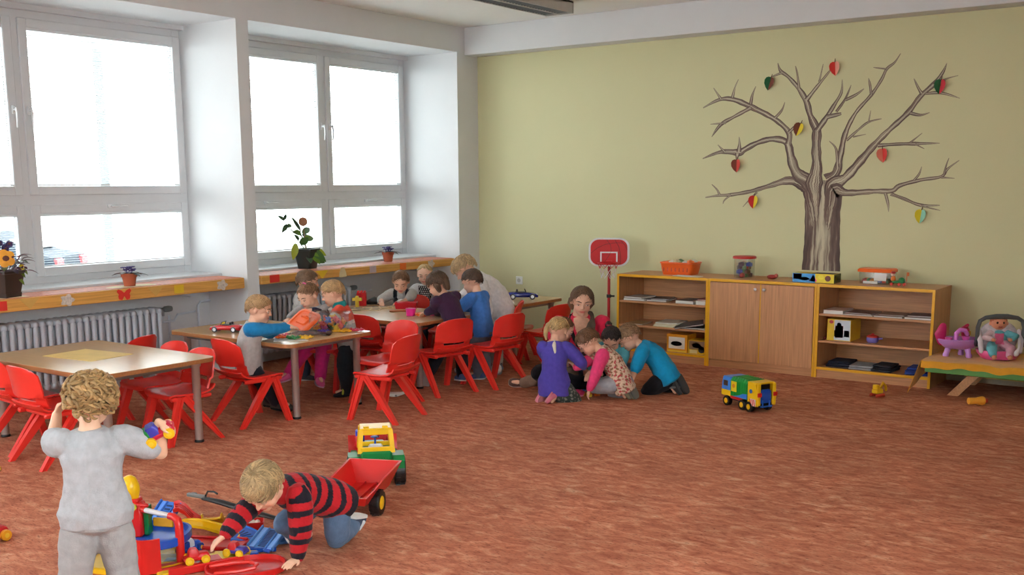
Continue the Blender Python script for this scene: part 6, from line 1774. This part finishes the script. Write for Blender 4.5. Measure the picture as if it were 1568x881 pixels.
part('sole', B().loft([[V((.085 * math.cos(a) * s_, (.03 - .006 * math.cos(a)) * math.sin(a) * s_, z + .014 * math.cos(a) ** 2)) for a in [k * math.pi / 10 for k in range(20)]] for s_, z in ((.7, 0), (1, .008), (1, .02), (.9, .026))]), mat('sole_white', (222, 214, 204), .7), t, 40)
part('strap', B().tube([(.02, -.03, .012), (.03, 0, .006), (.02, .03, .012)], .008, 8, True), mat('strap_grey', (150, 146, 140), .7), t)

# ------------------------------------------------------------------ things on the tables
ZT = .545
solo('paper_sheet', B().box((0, 0, .001), (.46, .33, .002)), mat('yellow_sheet', (228, 190, 96), .6, var=.1, scale=9), 'yellow paper sheet on the nearest table', 'paper', 0, loc=(-6.22, 3.87, ZT), rz=.12)
def convertible(label, loc, rz, col, L_=.22, rot=None):
    t = thing('toy_convertible', label, 'toy car', loc, rz); s = L_ / .30; t.scale = (s,) * 3
    n = 24
    xs = [-.15, -.145, -.12, -.08, -.05, -.02, .02, .06, .10, .135, .148, .15]
    zt = [.045, .062, .072, .074, .070, .068, .070, .068, .062, .052, .044, .036]
    wd_ = [.045, .055, .060, .061, .060, .058, .058, .060, .060, .055, .045, .035]
    rings = []
    for x, z, w in zip(xs, zt, wd_):
        rings.append([V((x, w * math.copysign(abs(math.cos(a)) ** .6, math.cos(a)), .018 + (z - .018) * (.5 + .5 * math.copysign(abs(math.sin(a)) ** .6, math.sin(a))))) for a in [2 * math.pi * k / 16 for k in range(16)]])
    part('body', B().loft(rings), mat('car_%d_%d_%d' % col, col, .2, coat=.6, var=.02), t, 50)
    part('cockpit', B().box((-.02, 0, .068), (.10, .085, .012), .004), plast((30, 28, 30)), t, 30)
    for s_ in (-1, 1):
        part('car_seat', B().box((-.05, s_ * .022, .080), (.018, .03, .03), .006), plast((44, 36, 38)), t, 30)
    part('windscreen', B().tube([(.035, -.05, .068), (.022, -.044, .096), (.022, .044, .096), (.035, .05, .068)], .0035, 6), mat('windscreen_dark', (40, 44, 50), .2), t)
    for x in (-.09, .095):
        for s_ in (-1, 1):
            w = part('wheel', B().lathe([(.012, -.012), (.026, -.011), (.028, 0), (.026, .011), (.012, .012)], (x, s_ * .052, .028), 16, M.Rotation(R(90), 3, 'X')), M_black, t)
            part('hub', B().lathe([(.004, -.0135), (.016, -.0125), (.018, 0), (.016, .0125), (.004, .0135)], (x, s_ * .052, .028), 12, M.Rotation(R(90), 3, 'X')), mat('hub_silver', (206, 206, 210), .3, metal=.6), w)
    for s_ in (-1, 1):
        part('headlamp', B().ell((.138, s_ * .034, .045), (.010, .012, .008)), mat('lamp_glass', (220, 222, 226), .15), t)
    return t
convertible('red toy convertible at the left end of the orange-lid table', (-6.36, 5.10, ZT), VR + R(170), (214, 26, 34), .24)
convertible('dark blue toy convertible on the table by the yellow wall', (-5.845, 8.17, ZT), VR + R(0), (28, 40, 150), .30)
solo('toy_chick', B().ell((0, 0, .02), (.02, .018, .02)).ell((.008, 0, .045), .014), plast((240, 206, 50)), 'tiny yellow chick figure behind the red convertible', 'toy', loc=(-6.50, 5.18, ZT))
t = thing('board', 'pale wooden board beside the red convertible', 'board', (-6.20, 5.34, ZT), VR + R(10)); part('plate', B().box((0, 0, .009), (.20, .12, .018), .003), mat('pale_board', (206, 206, 196), .5), t, 30)
# tipped box with orange lid
t = thing('toy_box_clear', 'clear plastic box with bright orange lid lying tipped on the table', 'box', (-5.86, 5.52, ZT))
t.rotation_euler = (0, 0, VR)
pr2 = lambda s_, x: [V((x, y * s_, z * s_ + .075)) for y, z in rrect(-.13, .13, -.073, .073, .03, 4)]
part('wall', B().loft([pr2(1, -.02), pr2(.86, .27), pr2(.80, .27), pr2(.96, -.02)]), M_clear, t, 40)
_lu, _lv = V((.62, -.78, -.10)).normalized(), V((.55, .60, .52)).normalized(); _ln = _lu.cross(_lv).normalized()
def lidp(y, z, x):
    return V((-.075, -.03, .082)) + _lu * y + _lv * z - _ln * x
lr_ = lambda s_, x: [lidp(y * s_, z * s_, x) for y, z in rrect(-.15, .15, -.10, .10, .045, 5)]
M_oran = plast((255, 108, 44))
part('lid', B().loft([lr_(.97, .010), lr_(1.0, .006), lr_(1.0, -.008), lr_(.95, -.012), lr_(.80, -.012), lr_(.76, -.004), lr_(.50, -.004), lr_(.44, -.014), lr_(.30, -.014)]), M_oran, t, 30)
part('lid_handle', B().tube([lidp(-.04, .02, -.010), lidp(-.03, .02, -.024), lidp(.03, .02, -.024), lidp(.04, .02, -.010)], .011, 10, True), M_oran, t)
cols = [(238, 140, 40), (226, 60, 60), (70, 120, 210), (240, 190, 50), (228, 80, 70), (90, 150, 90), (210, 70, 130)]
def connector(label, group, loc, c, rz, sc=1.0, name='toy_connector', rx=0.0):
    b = B().box((0, 0, 0), (.030, .022, .018), .004)
    for a in range(4):
        b.cyl((.012 * math.cos(a * 1.57), .009 * math.sin(a * 1.57), 0), (.026 * math.cos(a * 1.57), .020 * math.sin(a * 1.57), 0), .006, n=7)
    b.cyl((0, 0, .008), (0, 0, .016), .007, n=8)
    o = solo(name, b, plast(c), label, 'toy piece', group=group, loc=loc, rz=rz); o.rotation_euler = (rx, rx * .7, rz); o.scale = (sc,) * 3
    return o
for k in range(20):
    x = .03 + .045 * (k % 5) + rnd.uniform(-.008, .008); y = -.07 + .047 * ((k // 5) % 4); z = .030 + .030 * (k % 3) * (1 if k % 5 < 4 else .5)
    dx, dy = rotv(x, y)
    connector(cname(cols[k % 7]) + ' plastic connector inside the tipped clear box', 'plastic pieces inside the tipped box', (-5.86 + dx, 5.52 + dy, ZT + z), cols[k % 7], k * 1.3, 1.35, rx=k * .5)
def cluster(label, group, cx, cy, c, n, rad, sc=.9):
    for k in range(n):
        a = k * 2.399; r_ = rad * math.sqrt((k + .5) / n)
        connector(label, group, (cx + r_ * math.cos(a) * 1.3, cy + r_ * math.sin(a), ZT + .010 + (.014 if k % 4 == 0 else 0)), c, a, sc)
solo('paper_sheet', B().box((0, 0, .0012), (.24, .17, .0024)), M_paper, 'white paper with colour dots under the loose pieces at the table corner', 'paper', 0, loc=(-5.66, 5.10, ZT), rz=VR + R(10))
def cl(label, group, cx, cy, c, n, rad, z=.003):
    for k in range(n):
        a = k * 2.399; r_ = rad * math.sqrt((k + .5) / n)
        connector(label, group, (cx + r_ * math.cos(a) * 1.2, cy + r_ * math.sin(a), ZT + .011 + z), c, a, .85)
cl('orange plastic piece on the white paper at the table corner', 'orange pieces on the white paper', -5.74, 5.08, (244, 110, 44), 5, .04)
cl('green plastic piece on the white paper at the table corner', 'green pieces on the white paper', -5.655, 5.11, (40, 140, 60), 6, .042)
cl('yellow plastic piece on the white paper at the table corner', 'yellow pieces on the white paper', -5.59, 5.17, (244, 190, 40), 6, .042)
cl('yellow plastic piece near the right end of the orange-lid table', 'yellow pieces at the right table end', -5.64, 5.58, (244, 186, 40), 9, .05, 0)
cl('crimson plastic piece near the right end of the orange-lid table', 'crimson pieces at the right table end', -5.575, 5.665, (206, 50, 80), 5, .04, 0)
cl('violet plastic piece beside the tipped clear box', 'violet pieces beside the tipped box', -5.72, 5.47, (90, 70, 180), 5, .035, 0)
cl('pink plastic piece in front of the boy with blue sleeves', 'pink pieces before the boy with blue sleeves', -5.84, 5.17, (220, 50, 90), 6, .04, 0)
cl('cream plastic piece in front of the boy with blue sleeves', 'cream pieces before the boy with blue sleeves', -5.97, 5.06, (222, 214, 170), 5, .05, 0)
cl('red plastic piece under the hand of the girl in pink trousers', 'red pieces by the girl in pink trousers', -6.10, 5.42, (206, 40, 70), 7, .05, 0)
cl('green plastic piece beside the orange lid', 'green pieces beside the orange lid', -6.02, 5.54, (60, 150, 60), 4, .03, 0)
t = thing('plastic_bag', 'crumpled clear brown bag of beads in front of the tipped box', 'bag', (-5.72, 5.32, ZT), VR)
g = []
for j in range(9):
    row = []
    for i in range(15):
        u, v = i / 14 - .5, j / 8 - .5
        z = .004 + .030 * math.cos(u * 2.9) * math.cos(v * 3) + .010 * math.sin(u * 19 + v * 7) * math.sin(v * 13 + 1)
        row.append((u * .33, v * .13, max(z, .003)))
    g.append(row)
part('sack', B().shell(g, -.002), glass_mat('bag_film', (.86, .74, .66), .14, .15), t, 60)
part('contents', B().ell((.05, 0, .012), (.05, .03, .010)).ell((.11, .0, .013), (.025, .02, .011)).ell((-.04, .01, .010), (.06, .025, .008)), mat('beads_plum', (130, 60, 70), .5, var=.4, scale=60), t)
part('knot', B().ell((.15, -.01, .018), (.022, .018, .016)), mat('knot_brown', (70, 44, 34), .5), t)
# puzzle table
def castle_block(label, loc, c, w, d, h, teeth=3):
    b = B().box((0, 0, h / 2 - .008), (w, d, h - .016), .003)
    for k in range(teeth):
        for s_ in (-1, 1):
            b.box((-w / 2 + w * (k + .5) / teeth, s_ * d * .32, h - .012), (w / teeth * .6, d * .3, .024), .002)
    return solo('castle_block', b, plast(c), label, 'toy block', 30, loc=loc, rz=VR)
castle_block('tall red castle block on the puzzle table', (-6.74, 6.93, ZT), (206, 26, 30), .085, .06, .135)
t = thing('toy_block', 'yellow cross-shaped block left of the red castle block', 'toy block', (-6.69, 6.82, ZT), VR)
part('stem', B().box((0, 0, .05), (.03, .04, .10), .003), plast((226, 190, 60)), t, 30); part('bar', B().box((0, 0, .07), (.085, .036, .028), .003), plast((238, 206, 80)), t, 30)
solo('toy_hat', B().tube([(-.05, 0, .03), (.0, 0, .045), (.05, 0, .03)], [.026, .04, .028], 10, True, .9), M_black, 'black soft toy piece right of the red castle block', 'toy', loc=(-6.66, 7.01, ZT), rz=VR)
for k, (x, y, w, d, rz, z) in enumerate([(-6.52, 6.70, .34, .11, .5, 0), (-6.44, 6.88, .40, .10, .62, 0), (-6.62, 6.62, .28, .12, .35, 0.007), (-6.34, 6.96, .30, .08, .3, .007), (-6.50, 6.80, .30, .09, .9, .007)]):
    t = thing('puzzle_board', ['pale wooden puzzle board nearest the camera on the puzzle table', 'long pale puzzle board in the middle of the table', 'puzzle board overlapping the left end of the nearest one', 'narrow puzzle board by the panda boy', 'puzzle board lying crosswise over the two long ones'][k], 'puzzle', (x, y, ZT + z), rz, 'wooden puzzle boards')
    part('board', B().box((0, 0, .0033), (w, d, .0066), .001), mat('board_pale', (216, 186, 140), .5, var=.1), t, 0)
    for q in range(4):
        part('inlay', B().box((-w * .36 + w * .24 * q, 0, .0072), (w * .19, d * .7, .002), .0005), mat('inlay_%d' % (q % 3), [(150, 120, 80), (190, 170, 120), (120, 110, 80)][q % 3], .5, var=.2, scale=40), t, 0)
solo('wooden_stick', B().box((0, 0, .008), (.20, .035, .014), .003), mat('stick_orange', (188, 104, 52), .5), 'orange-brown wooden stick in front of the puzzle boards', 'stick', 30, loc=(-6.13, 6.78, ZT), rz=VR + R(4))
def cup(label, loc, c, sc=1.0, name='toy_cup'):
    t = thing(name, label, 'cup', loc); t.scale = (sc,) * 3
    part('bowl', B().lathe([(.026, 0), (.034, .003), (.038, .055), (.035, .055), (.031, .006), (.0, .006)], (0, 0, 0), 20), plast(c), t); part('rim', B().lathe([(.035, .053), (.040, .054), (.040, .058), (.035, .058)], (0, 0, 0), 20), plast(c), t)
cup('bright pink toy cup on the puzzle table', (-5.86, 6.60, ZT), (244, 40, 150), 1.1)
cup('second pink toy cup half hidden by the purple sweater', (-5.735, 6.73, ZT), (238, 60, 140), .9)
t = thing('toy_dish', 'orange toy dish beside the bright pink cup', 'dish', (-5.755, 6.62, ZT)); part('dish', B().lathe([(.03, 0), (.055, .012), (.06, .028), (.056, .028), (.05, .014), (0, .008)], (0, 0, 0), 22), plast((244, 100, 40)), t)
part('food', B().ell((0, 0, .02), (.035, .03, .012)), plast((250, 130, 60)), t)
solo('toy_crate', B().loft([[V((x * s_, y * s_, z)) for x, y in rrect(-.10, .10, -.06, .06, .015, 2)] for s_, z in ((.9, 0), (1, .055), (.95, .055), (.86, .006))]), plast((206, 24, 40)), 'red tray at the back of the puzzle table by the polka dot bib', 'tray', 30, loc=(-6.26, 6.99, ZT), rz=VR)

# ------------------------------------------------------------------ plants on the shelves
def leaf_mesh(b, base, d, up, ln, w, droop=.3, fold=.15, n=6):
    d = V(d).normalized(); up = V(up); sd = d.cross(up).normalized(); up = sd.cross(d).normalized()
    L_, Rr, Cc = [], [], []
    for k in range(n + 1):
        t = k / n; c = V(base) + d * ln * t - up * droop * ln * t * t
        ww = w * .5 * (math.sin(math.pi * min(1, t * .92 + .08)) ** .8) * (1 - .25 * t)
        if k == n: ww = w * .02
        Cc.append(c); L_.append(c + sd * ww + up * fold * ww); Rr.append(c - sd * ww + up * fold * ww)
    b.shell([L_, Cc, Rr], .0012)
def violet(label, loc, sc, seed):
    rr = random.Random(seed)
    t = thing('potted_violet', label, 'potted plant', loc); t.scale = (sc,) * 3
    terr = mat('terracotta', (178, 88, 56), .7, var=.08, scale=20)
    part('pot', B().lathe([(.042, 0), (.054, .07), (.060, .07), (.063, .098), (.056, .098), (.050, .06), (.0, .06)], (0, 0, 0), 22), terr, t)
    part('soil', B().lathe([(.052, .085), (.0, .088)], (0, 0, 0), 16), mat('soil', (54, 40, 32), .9), t)
    lm_ = [mat('violet_leaf_%d' % k, c, .55, var=.15) for k, c in enumerate([(62, 58, 44), (84, 60, 52), (70, 76, 56)])]
    for k in range(13):
        a = k * 2.399; el = .25 + .35 * (k % 3) / 2
        b = B(); leaf_mesh(b, (.02 * math.cos(a), .02 * math.sin(a), .088), (math.cos(a), math.sin(a), el), (0, 0, 1), .115 - .03 * (k % 3), .058, .35, .2)
        part('leaf', b, lm_[k % 3], t, 60)
    for k in range(9):
        a = k * 2.399; r_ = .042 * math.sqrt((k + .3) / 9)
        c = V((r_ * math.cos(a), r_ * math.sin(a), .128 + .014 * math.cos(k)))
        b = B().tube([(c.x * .4, c.y * .4, .09), tuple(c)], .0025, 5)
        for q in range(5):
            aa = q * 1.2566 + k; b.ell(c + V((.014 * math.cos(aa), .014 * math.sin(aa), .004)), (.011, .011, .005), None, 8, 5)
        part('flower', b, mat('violet_petal', (74, 58, 128), .6, var=.2, scale=50), t, 60)
violet('small terracotta pot of dark violet flowers on the left shelf board', (-7.22, 4.885, .8625), 1.0, 1)
violet('small terracotta pot of violet flowers on the corner window shelf board', (-7.33, 7.93, .860), 1.0, 2)
def pansy():
    rr = random.Random(5)
    t = thing('potted_pansy', 'dark square pot of maroon leaves with one orange pansy at the left frame edge', 'potted plant', (-7.245, 3.905, .860), R(20))
    sq = lambda h_, z: [V((x, y, z)) for x, y in rrect(-h_, h_, -h_, h_, h_ * .18, 2)]
    part('pot', B().loft([sq(.080, 0), sq(.082, .03), sq(.078, .032), sq(.102, .165), sq(.107, .168), sq(.107, .185), sq(.098, .185), sq(.09, .14)]), mat('pot_brown', (62, 48, 42), .45), t, 30)
    part('soil', B().box((0, 0, .165), (.18, .18, .01)), mat('soil', (54, 40, 32), .9), t, 0)
    lm_ = [mat('pansy_leaf_%d' % k, c, .55, var=.15) for k, c in enumerate([(78, 30, 44), (104, 40, 60), (56, 34, 60), (70, 90, 50)])]
    for k in range(42):
        a = k * 2.399; el = rr.uniform(.1, 1.6); st = V((.05 * math.cos(a), .05 * math.sin(a), .17))
        d = V((math.cos(a), math.sin(a), el)).normalized(); tip = st + d * rr.uniform(.03, .14)
        b = B().tube([st, tip], .0022, 5); leaf_mesh(b, tip, (d.x, d.y, d.z * .3), (0, 0, 1), rr.uniform(.06, .09), .052, .4, .2, 4)
        part('leaf', b, lm_[k % 3 if k % 9 else 3], t, 60)
    def flower(c, nrm, r_, mm, n=5):
        nrm = V(nrm).normalized(); u, w, _ = frame_of(nrm); b = B()
        for q in range(n):
            a = q * 2 * math.pi / n; b.ell(V(c) + (u * math.cos(a) + w * math.sin(a)) * r_ * .55, (r_ * .55, r_ * .55, .006), M((u, w, nrm)).transposed(), 10, 5)
        f = part('flower', b, mm, t, 60)
        part('flower_eye', B().ell(V(c) + nrm * .007, (r_ * .4, r_ * .35, .004), M((u, w, nrm)).transposed(), 8, 5), mat('pansy_eye', (90, 40, 20), .6), f)
    flower((.085, -.06, .275), (.8, -.6, .1), .060, mat('pansy_orange', (236, 160, 40), .6, var=.15))
    flower((.095, .075, .205), (.9, .1, .1), .026, mat('pansy_yellow', (226, 200, 40), .6))
    for k in range(5):
        flower((.02 * math.cos(k * 2.4), .06 * math.sin(k * 2.4) + .02, .335 + .01 * k), (.6, -.6, .5), .024, mat('pansy_purple', (56, 40, 92), .6))
    for k, (y, z) in enumerate([(.06, .15), (.045, .10), (.085, .17)]):
        b = B(); leaf_mesh(b, (.085, y, z + .03), (.5, .3, -.6), (1, 0, .3), .06, .035, .2, .2, 4); part('leaf', b, mat('pansy_green', (108, 130, 40), .5), t, 60)
pansy()
solo('paper_mat', B().box((0, 0, .001), (.20, .30, .0015)), mat('cream_doily', (232, 214, 170), .8), 'cream paper under the dark square pot', 'mat', 0, loc=(-7.25, 3.88, .8592))
def green_plant():
    t = thing('potted_plant', 'tall green leafy plant in a dark pot before the corner window', 'potted plant', (-7.365, 6.87, .860), R(15)); t.scale = (1.08,) * 3
    sq = lambda h_, z: [V((x, y, z)) for x, y in rrect(-h_, h_, -h_, h_, h_ * .3, 3)]
    part('pot', B().loft([sq(.062, 0), sq(.086, .155), sq(.09, .157), sq(.09, .17), sq(.08, .17), sq(.074, .14)]), mat('pot_dark', (40, 44, 40), .35), t, 30)
    part('soil', B().box((0, 0, .15), (.13, .13, .01)), mat('soil', (54, 40, 32), .9), t, 0)
    gm = [mat('plant_leaf_%d' % k, c, .45, var=.12) for k, c in enumerate([(66, 110, 48), (104, 146, 40), (52, 88, 48), (166, 180, 40)])]
    stem = [(0, 0, .15), (-.01, -.02, .23), (-.03, -.045, .30), (-.03, -.05, .36)]
    part('stem', B().tube(stem, [.007, .006, .005, .004], 7), mat('stem_green', (84, 104, 50), .5), t)
    part('stem', B().tube([(-.02, -.04, .28), (-.03, -.12, .30), (-.05, -.20, .36), (-.06, -.24, .42)], [.004, .004, .003, .002], 6), mat('stem_green', (84, 104, 50), .5), t)
    part('stem', B().tube([(0, 0, .15), (.0, -.08, .20), (0, -.14, .25), (0, -.17, .22)], [.004, .004, .003, .002], 6), mat('stem_green', (84, 104, 50), .5), t)
    L_ = [((-.02, -.03, .30), (0, 1, .35), .14, .05, 0), ((-.02, -.03, .28), (0, .9, .0), .10, .05, 2), ((-.01, -.02, .25), (.2, 1, .1), .12, .055, 1), ((-.03, -.04, .30), (0, -1, .2), .09, .045, 1), ((-.03, -.05, .33), (0, -.7, .8), .13, .03, 2),
          ((-.06, -.24, .42), (0, -.6, .3), .07, .03, 2), ((-.05, -.21, .38), (0, -.8, -.6), .08, .035, 2), ((-.05, -.20, .36), (0, .6, .3), .05, .035, 0), ((-.06, -.24, .42), (0, .5, .6), .06, .025, 2), ((0, -.17, .22), (0, -.3, -1), .12, .055, 3), ((0, -.12, .25), (0, -.6, .5), .06, .03, 2), ((0, -.10, .21), (.2, .6, .4), .10, .06, 0),
          ((.04, 0, .16), (.7, .2, -.5), .14, .07, 0), ((.05, -.03, .15), (.6, .3, -.8), .12, .06, 1), ((.05, .04, .16), (.7, .5, -.4), .10, .05, 3), ((.05, .0, .10), (.5, .5, -.3), .11, .06, 0), ((.04, -.05, .10), (.6, -.6, -.2), .10, .05, 2)]
    for base, d, ln, w, k in L_:
        b = B(); leaf_mesh(b, base, d, (.72, -.58, .38), ln * 1.15, w * 1.25, .18, .2); part('leaf', b, gm[k], t, 60)
    st = part('ornament_stick', B().cyl((.01, -.03, .15), (.0, -.045, .39), .003, n=6), mat('stick_wood', (150, 110, 70), .6), t)
    part('ornament', B().lathe([(.0, -.006), (.036, -.006), (.038, 0), (.036, .006), (.0, .006)], (.0, -.045, .40), 22, M.Rotation(R(-58), 3, 'Z') @ M.Rotation(R(86), 3, 'Y')), mat('ornament_brown', (158, 98, 52), .5), st)
green_plant()

# ------------------------------------------------------------------ toys on the bench
def tea_toy():
    t = thing('toy_tea_set', 'lilac and pink toy tea set bowl on feet on the yellow cloth', 'toy', (-2.03, 8.70, .270), VR + R(0)); t.scale = (1.12,) * 3
    lil = plast((206, 146, 222)); pk = plast((232, 92, 176)); dk = plast((206, 40, 110))
    part('bowl', B().lathe([(.06, .055), (.10, .065), (.145, .10), (.158, .125), (.150, .130), (.135, .112), (.09, .08), (.0, .075)], (0, 0, 0), 30, None, 1.0, .72), lil, t)
    for k in range(3):
        a = k * 2.094 - 1.0; part('foot', B().tube([(.075 * math.cos(a), .055 * math.sin(a), .062), (.085 * math.cos(a), .062 * math.sin(a), .03), (.09 * math.cos(a), .066 * math.sin(a), .012)], [.022, .018, .022], 10, True), lil, t)
    part('spout', B().tube([(.13, .0, .115), (.165, 0, .145), (.18, 0, .165)], [.024, .018, .012], 10, True), pk, t)
    part('arch_handle', B().tube([(-.045, -.05, .11), (-.045, -.05, .17), (-.02, -.05, .195), (.015, -.05, .19), (.03, -.05, .165)], .016, 10, True), plast((226, 130, 220)), t)
    part('shell_back', B().tube([(-.125, 0, .11), (-.135, 0, .16), (-.12, 0, .21)], [.03, .042, .028], 12, True, .45), dk, t)
    part('brush', B().ell((.05, .02, .16), (.03, .03, .05)).tube([(.03, .02, .19), (.05, .0, .22)], [.02, .012], 8, True), plast((186, 30, 70)), t)
    part('cup', B().lathe([(.02, .115), (.026, .15), (.022, .15), (.018, .12)], (.02, -.055, 0), 16), pk, t); part('cup', B().lathe([(.02, .115), (.026, .14), (.022, .14), (.018, .12)], (-.09, -.04, 0), 16), pk, t)
    part('gold_trim', B().box((.055, -.03, .17), (.016, .012, .03), .003), plast((226, 170, 60)), t, 30)
tea_toy()
def doll_seat():
    t = thing('doll_carrier', 'grey and pink baby doll carrier standing on the yellow cloth', 'doll carrier', (-1.745, 8.72, .270), VR - R(8))
    part('shell', B().loft([[V((x * w, y0 + y * d, z)) for x, y in rrect(-1, 1, -1, 1, .7, 5)] for w, d, y0, z in ((.08, .06, 0, .0), (.12, .09, 0, .012), (.15, .11, .01, .05), (.155, .11, .02, .075), (.145, .10, .02, .075), (.12, .08, .01, .03))]), plast((232, 92, 150)), t, 40)
    part('lining', B().ell((0, .045, .165), (.150, .055, .135), None, 20, 14), mat('lining_white', (216, 204, 210), .8, var=.25, scale=30), t)
    part('side_bolster', B().tube([(-.14, -.05, .07), (-.15, -.03, .15), (-.145, .02, .22)], [.018, .020, .016], 10, True), mat('bolster_white', (222, 212, 218), .8), t)
    part('side_bolster', B().tube([(.14, -.05, .07), (.15, -.03, .15), (.145, .02, .22)], [.018, .020, .016], 10, True), mat('bolster_white', (222, 212, 218), .8), t)
    gy = mat('carrier_grey', (84, 88, 90), .45)
    part('carry_handle', B().tube([(-.165, -.01, .13), (-.168, -.02, .25), (-.155, -.02, .30), (-.115, -.02, .325), (-.04, -.02, .335), (.04, -.02, .335), (.115, -.02, .325), (.155, -.02, .30), (.168, -.02, .25), (.165, -.01, .13)], [.016] * 4 + [.020, .020] + [.016] * 4, 12, True), gy, t)
    for s_ in (-1, 1):
        part('hinge', B().lathe([(.0, -.012), (.03, -.012), (.03, .012), (.0, .012)], (s_ * .166, -.01, .13), 16, M.Rotation(R(90), 3, 'Y')), mat('hinge_dark', (50, 54, 56), .5), t)
    part('strap', B().tube([(.10, -.09, .06), (.118, -.09, .10), (.13, -.05, .17)], [.022, .010, .010], 8, True, .5), mat('strap_white', (222, 216, 220), .8), t)
    d = thing('doll', 'baby doll in turquoise and pink romper seated in the grey carrier', 'doll', (-1.76, 8.735, .268), VR - R(8)); d.scale = (1.1, 1.0, 1.03)
    b = B().ell((0, .0, .16), (.07, .045, .075)).tube([(-.04, -.02, .11), (-.06, -.09, .09), (-.055, -.115, .05)], [.035, .036, .026], 12, True).tube([(.04, -.02, .11), (.07, -.08, .09), (.05, -.115, .05)], [.035, .036, .026], 12, True)
    b.tube([(-.055, -.01, .20), (-.10, -.05, .17), (-.05, -.085, .16)], [.026, .024, .018], 12, True).tube([(.055, -.01, .20), (.105, -.05, .18), (.07, -.085, .16)], [.026, .026, .018], 12, True)
    bd = link('romper', b.mesh('romper', M_cloth, 180), d); q0 = V(d.location)
    def post(o, me):
        P = coords(me); c = np.tile(L3((110, 186, 196)), (len(P), 1)); c[(P[:, 0] > -.01) & (P[:, 2] < .15)] = L3((226, 170, 190)); c[(P[:, 0] < -.03) & (P[:, 2] > .14)] = L3((224, 196, 200)); c[(np.abs(P[:, 0]) < .03) & (P[:, 2] > .12) & (P[:, 2] < .2)] = L3((224, 110, 150)); set_col(me, c)
    remesh(bd, .004, 2, post)
    sk = mat('doll_skin', (226, 150, 116), .4)
    hd_ = part('head', B().ell((0, .0, .275), (.056, .052, .054), None, 18, 12).ell((0, -.048, .262), (.012, .010, .010)), sk, d, 180)
    for s_ in (-1, 1):
        part('eye', B().ell((s_ * .02, -.045, .280), (.008, .006, .009)), M_iris, hd_, 180); part('ear', B().ell((s_ * .056, 0, .27), (.008, .012, .015)), sk, hd_, 180)
        part('hand', B().ell((s_ * .055, -.10, .16), (.016, .014, .014)), sk, d, 180); part('foot', B().ell((s_ * .052, -.135, .035), (.018, .026, .018)), sk, d, 180)
    part('mouth', B().ell((0, -.049, .25), (.014, .006, .005)), mat('doll_lip', (190, 80, 80), .5), hd_, 180)
    part('hair_cap', B().ell((0, .008, .287), (.058, .054, .050), None, 18, 12), mat('doll_hair', (196, 110, 80), .7), hd_, 180)
    d2 = thing('doll', 'second doll in pale blue at the right frame edge on the bench', 'doll', (-1.475, 8.80, .270), VR - R(8))
    part('romper', B().ell((0, 0, .10), (.06, .045, .09)).tube([(-.05, -.01, .15), (-.09, -.06, .12)], [.022, .018], 10, True).tube([(.05, -.01, .15), (.09, -.06, .12)], [.022, .018], 10, True).tube([(-.03, -.02, .05), (-.05, -.12, .035)], [.03, .025], 10, True).tube([(.03, -.02, .05), (.05, -.12, .035)], [.03, .025], 10, True), mat('romper_blue', (130, 170, 196), .8), d2, 180)
    part('head', B().ell((0, 0, .235), (.056, .052, .056), None, 18, 12).ell((-.02, -.05, .245), .006).ell((.02, -.05, .245), .006), sk, d2, 180)
    for s_ in (-1, 1):
        part('hand', B().ell((s_ * .10, -.075, .115), (.018, .016, .016)), sk, d2, 180); part('shoe', B().ell((s_ * .055, -.145, .035), (.022, .03, .022)), plast((206, 90, 80)), d2, 180)
doll_seat(); flush()

# ------------------------------------------------------------------ parked car in the street
def street_car():
    t = thing('parked_car', 'grey-blue parked car with red tail lamp seen through the left window blind', 'car', (-22.0, 11.2, -.70), math.atan2(.59, .807))
    col = mat('car_paint', (30, 40, 52), .6, spec=.15)
    prof = [(-2.1, .35), (-2.12, .7), (-1.9, .86), (-1.1, .92), (-.5, 1.36), (.7, 1.42), (1.5, 1.02), (2.05, .92), (2.12, .6), (2.05, .35)]
    rings = []
    for y, s_, zs in ((-.85, .96, .94), (-.80, 1, 1), (.80, 1, 1), (.85, .96, .94)):
        rings.append([V((x * s_, y * (.86 if z > 1.1 else 1), .35 + (z - .35) * zs)) for x, z in prof])
    part('body', B().loft(rings), col, t, 30)
    gl = mat('car_glass', (14, 20, 26), .08)
    for s_ in (-1, 1):
        part('side_window', B().prism([(-.9, .95), (-.45, 1.30), (.65, 1.34), (1.15, 1.02)], (0, s_ * .765, 0), (1, 0, 0), (0, 0, 1), (0, s_ * .03, 0)), gl, t, 0)
        part('tail_lamp', B().box((2.06, s_ * .62, .80), (.10, .36, .20), .03), mat('tail_red', (230, 30, 40), .3), t, 30)
        for x in (-1.3, 1.3):
            w = part('wheel', B().lathe([(.15, -.1), (.31, -.1), (.32, 0), (.31, .1), (.15, .1)], (x, s_ * .78, .32), 22, M.Rotation(R(90), 3, 'X')), M_black, t)
            part('rim', B().lathe([(.02, -.105), (.2, -.102), (.2, .102), (.02, .105)], (x, s_ * .78, .32), 16, M.Rotation(R(90), 3, 'X')), M_steel, w)
    part('rear_window', B().prism([(-.62, 0), (.62, 0), (.55, .42), (-.55, .42)], (1.42, 0, 1.05), (0, 1, 0), (-.88, 0, .47), (.03, 0, .03)), gl, t, 0)
    part('bumper', B().box((2.08, 0, .5), (.16, 1.6, .2), .05), col, t, 30)
street_car()
solo('street_pole', B().cyl((0, 0, 0), (0, 0, 5.2), .09, n=10).box((0, 0, .12), (.3, .3, .24)), mat('pole_grey', (104, 108, 110), .7), 'grey street pole outside the left window', 'pole', loc=(-18.3, 12.0, -.70))
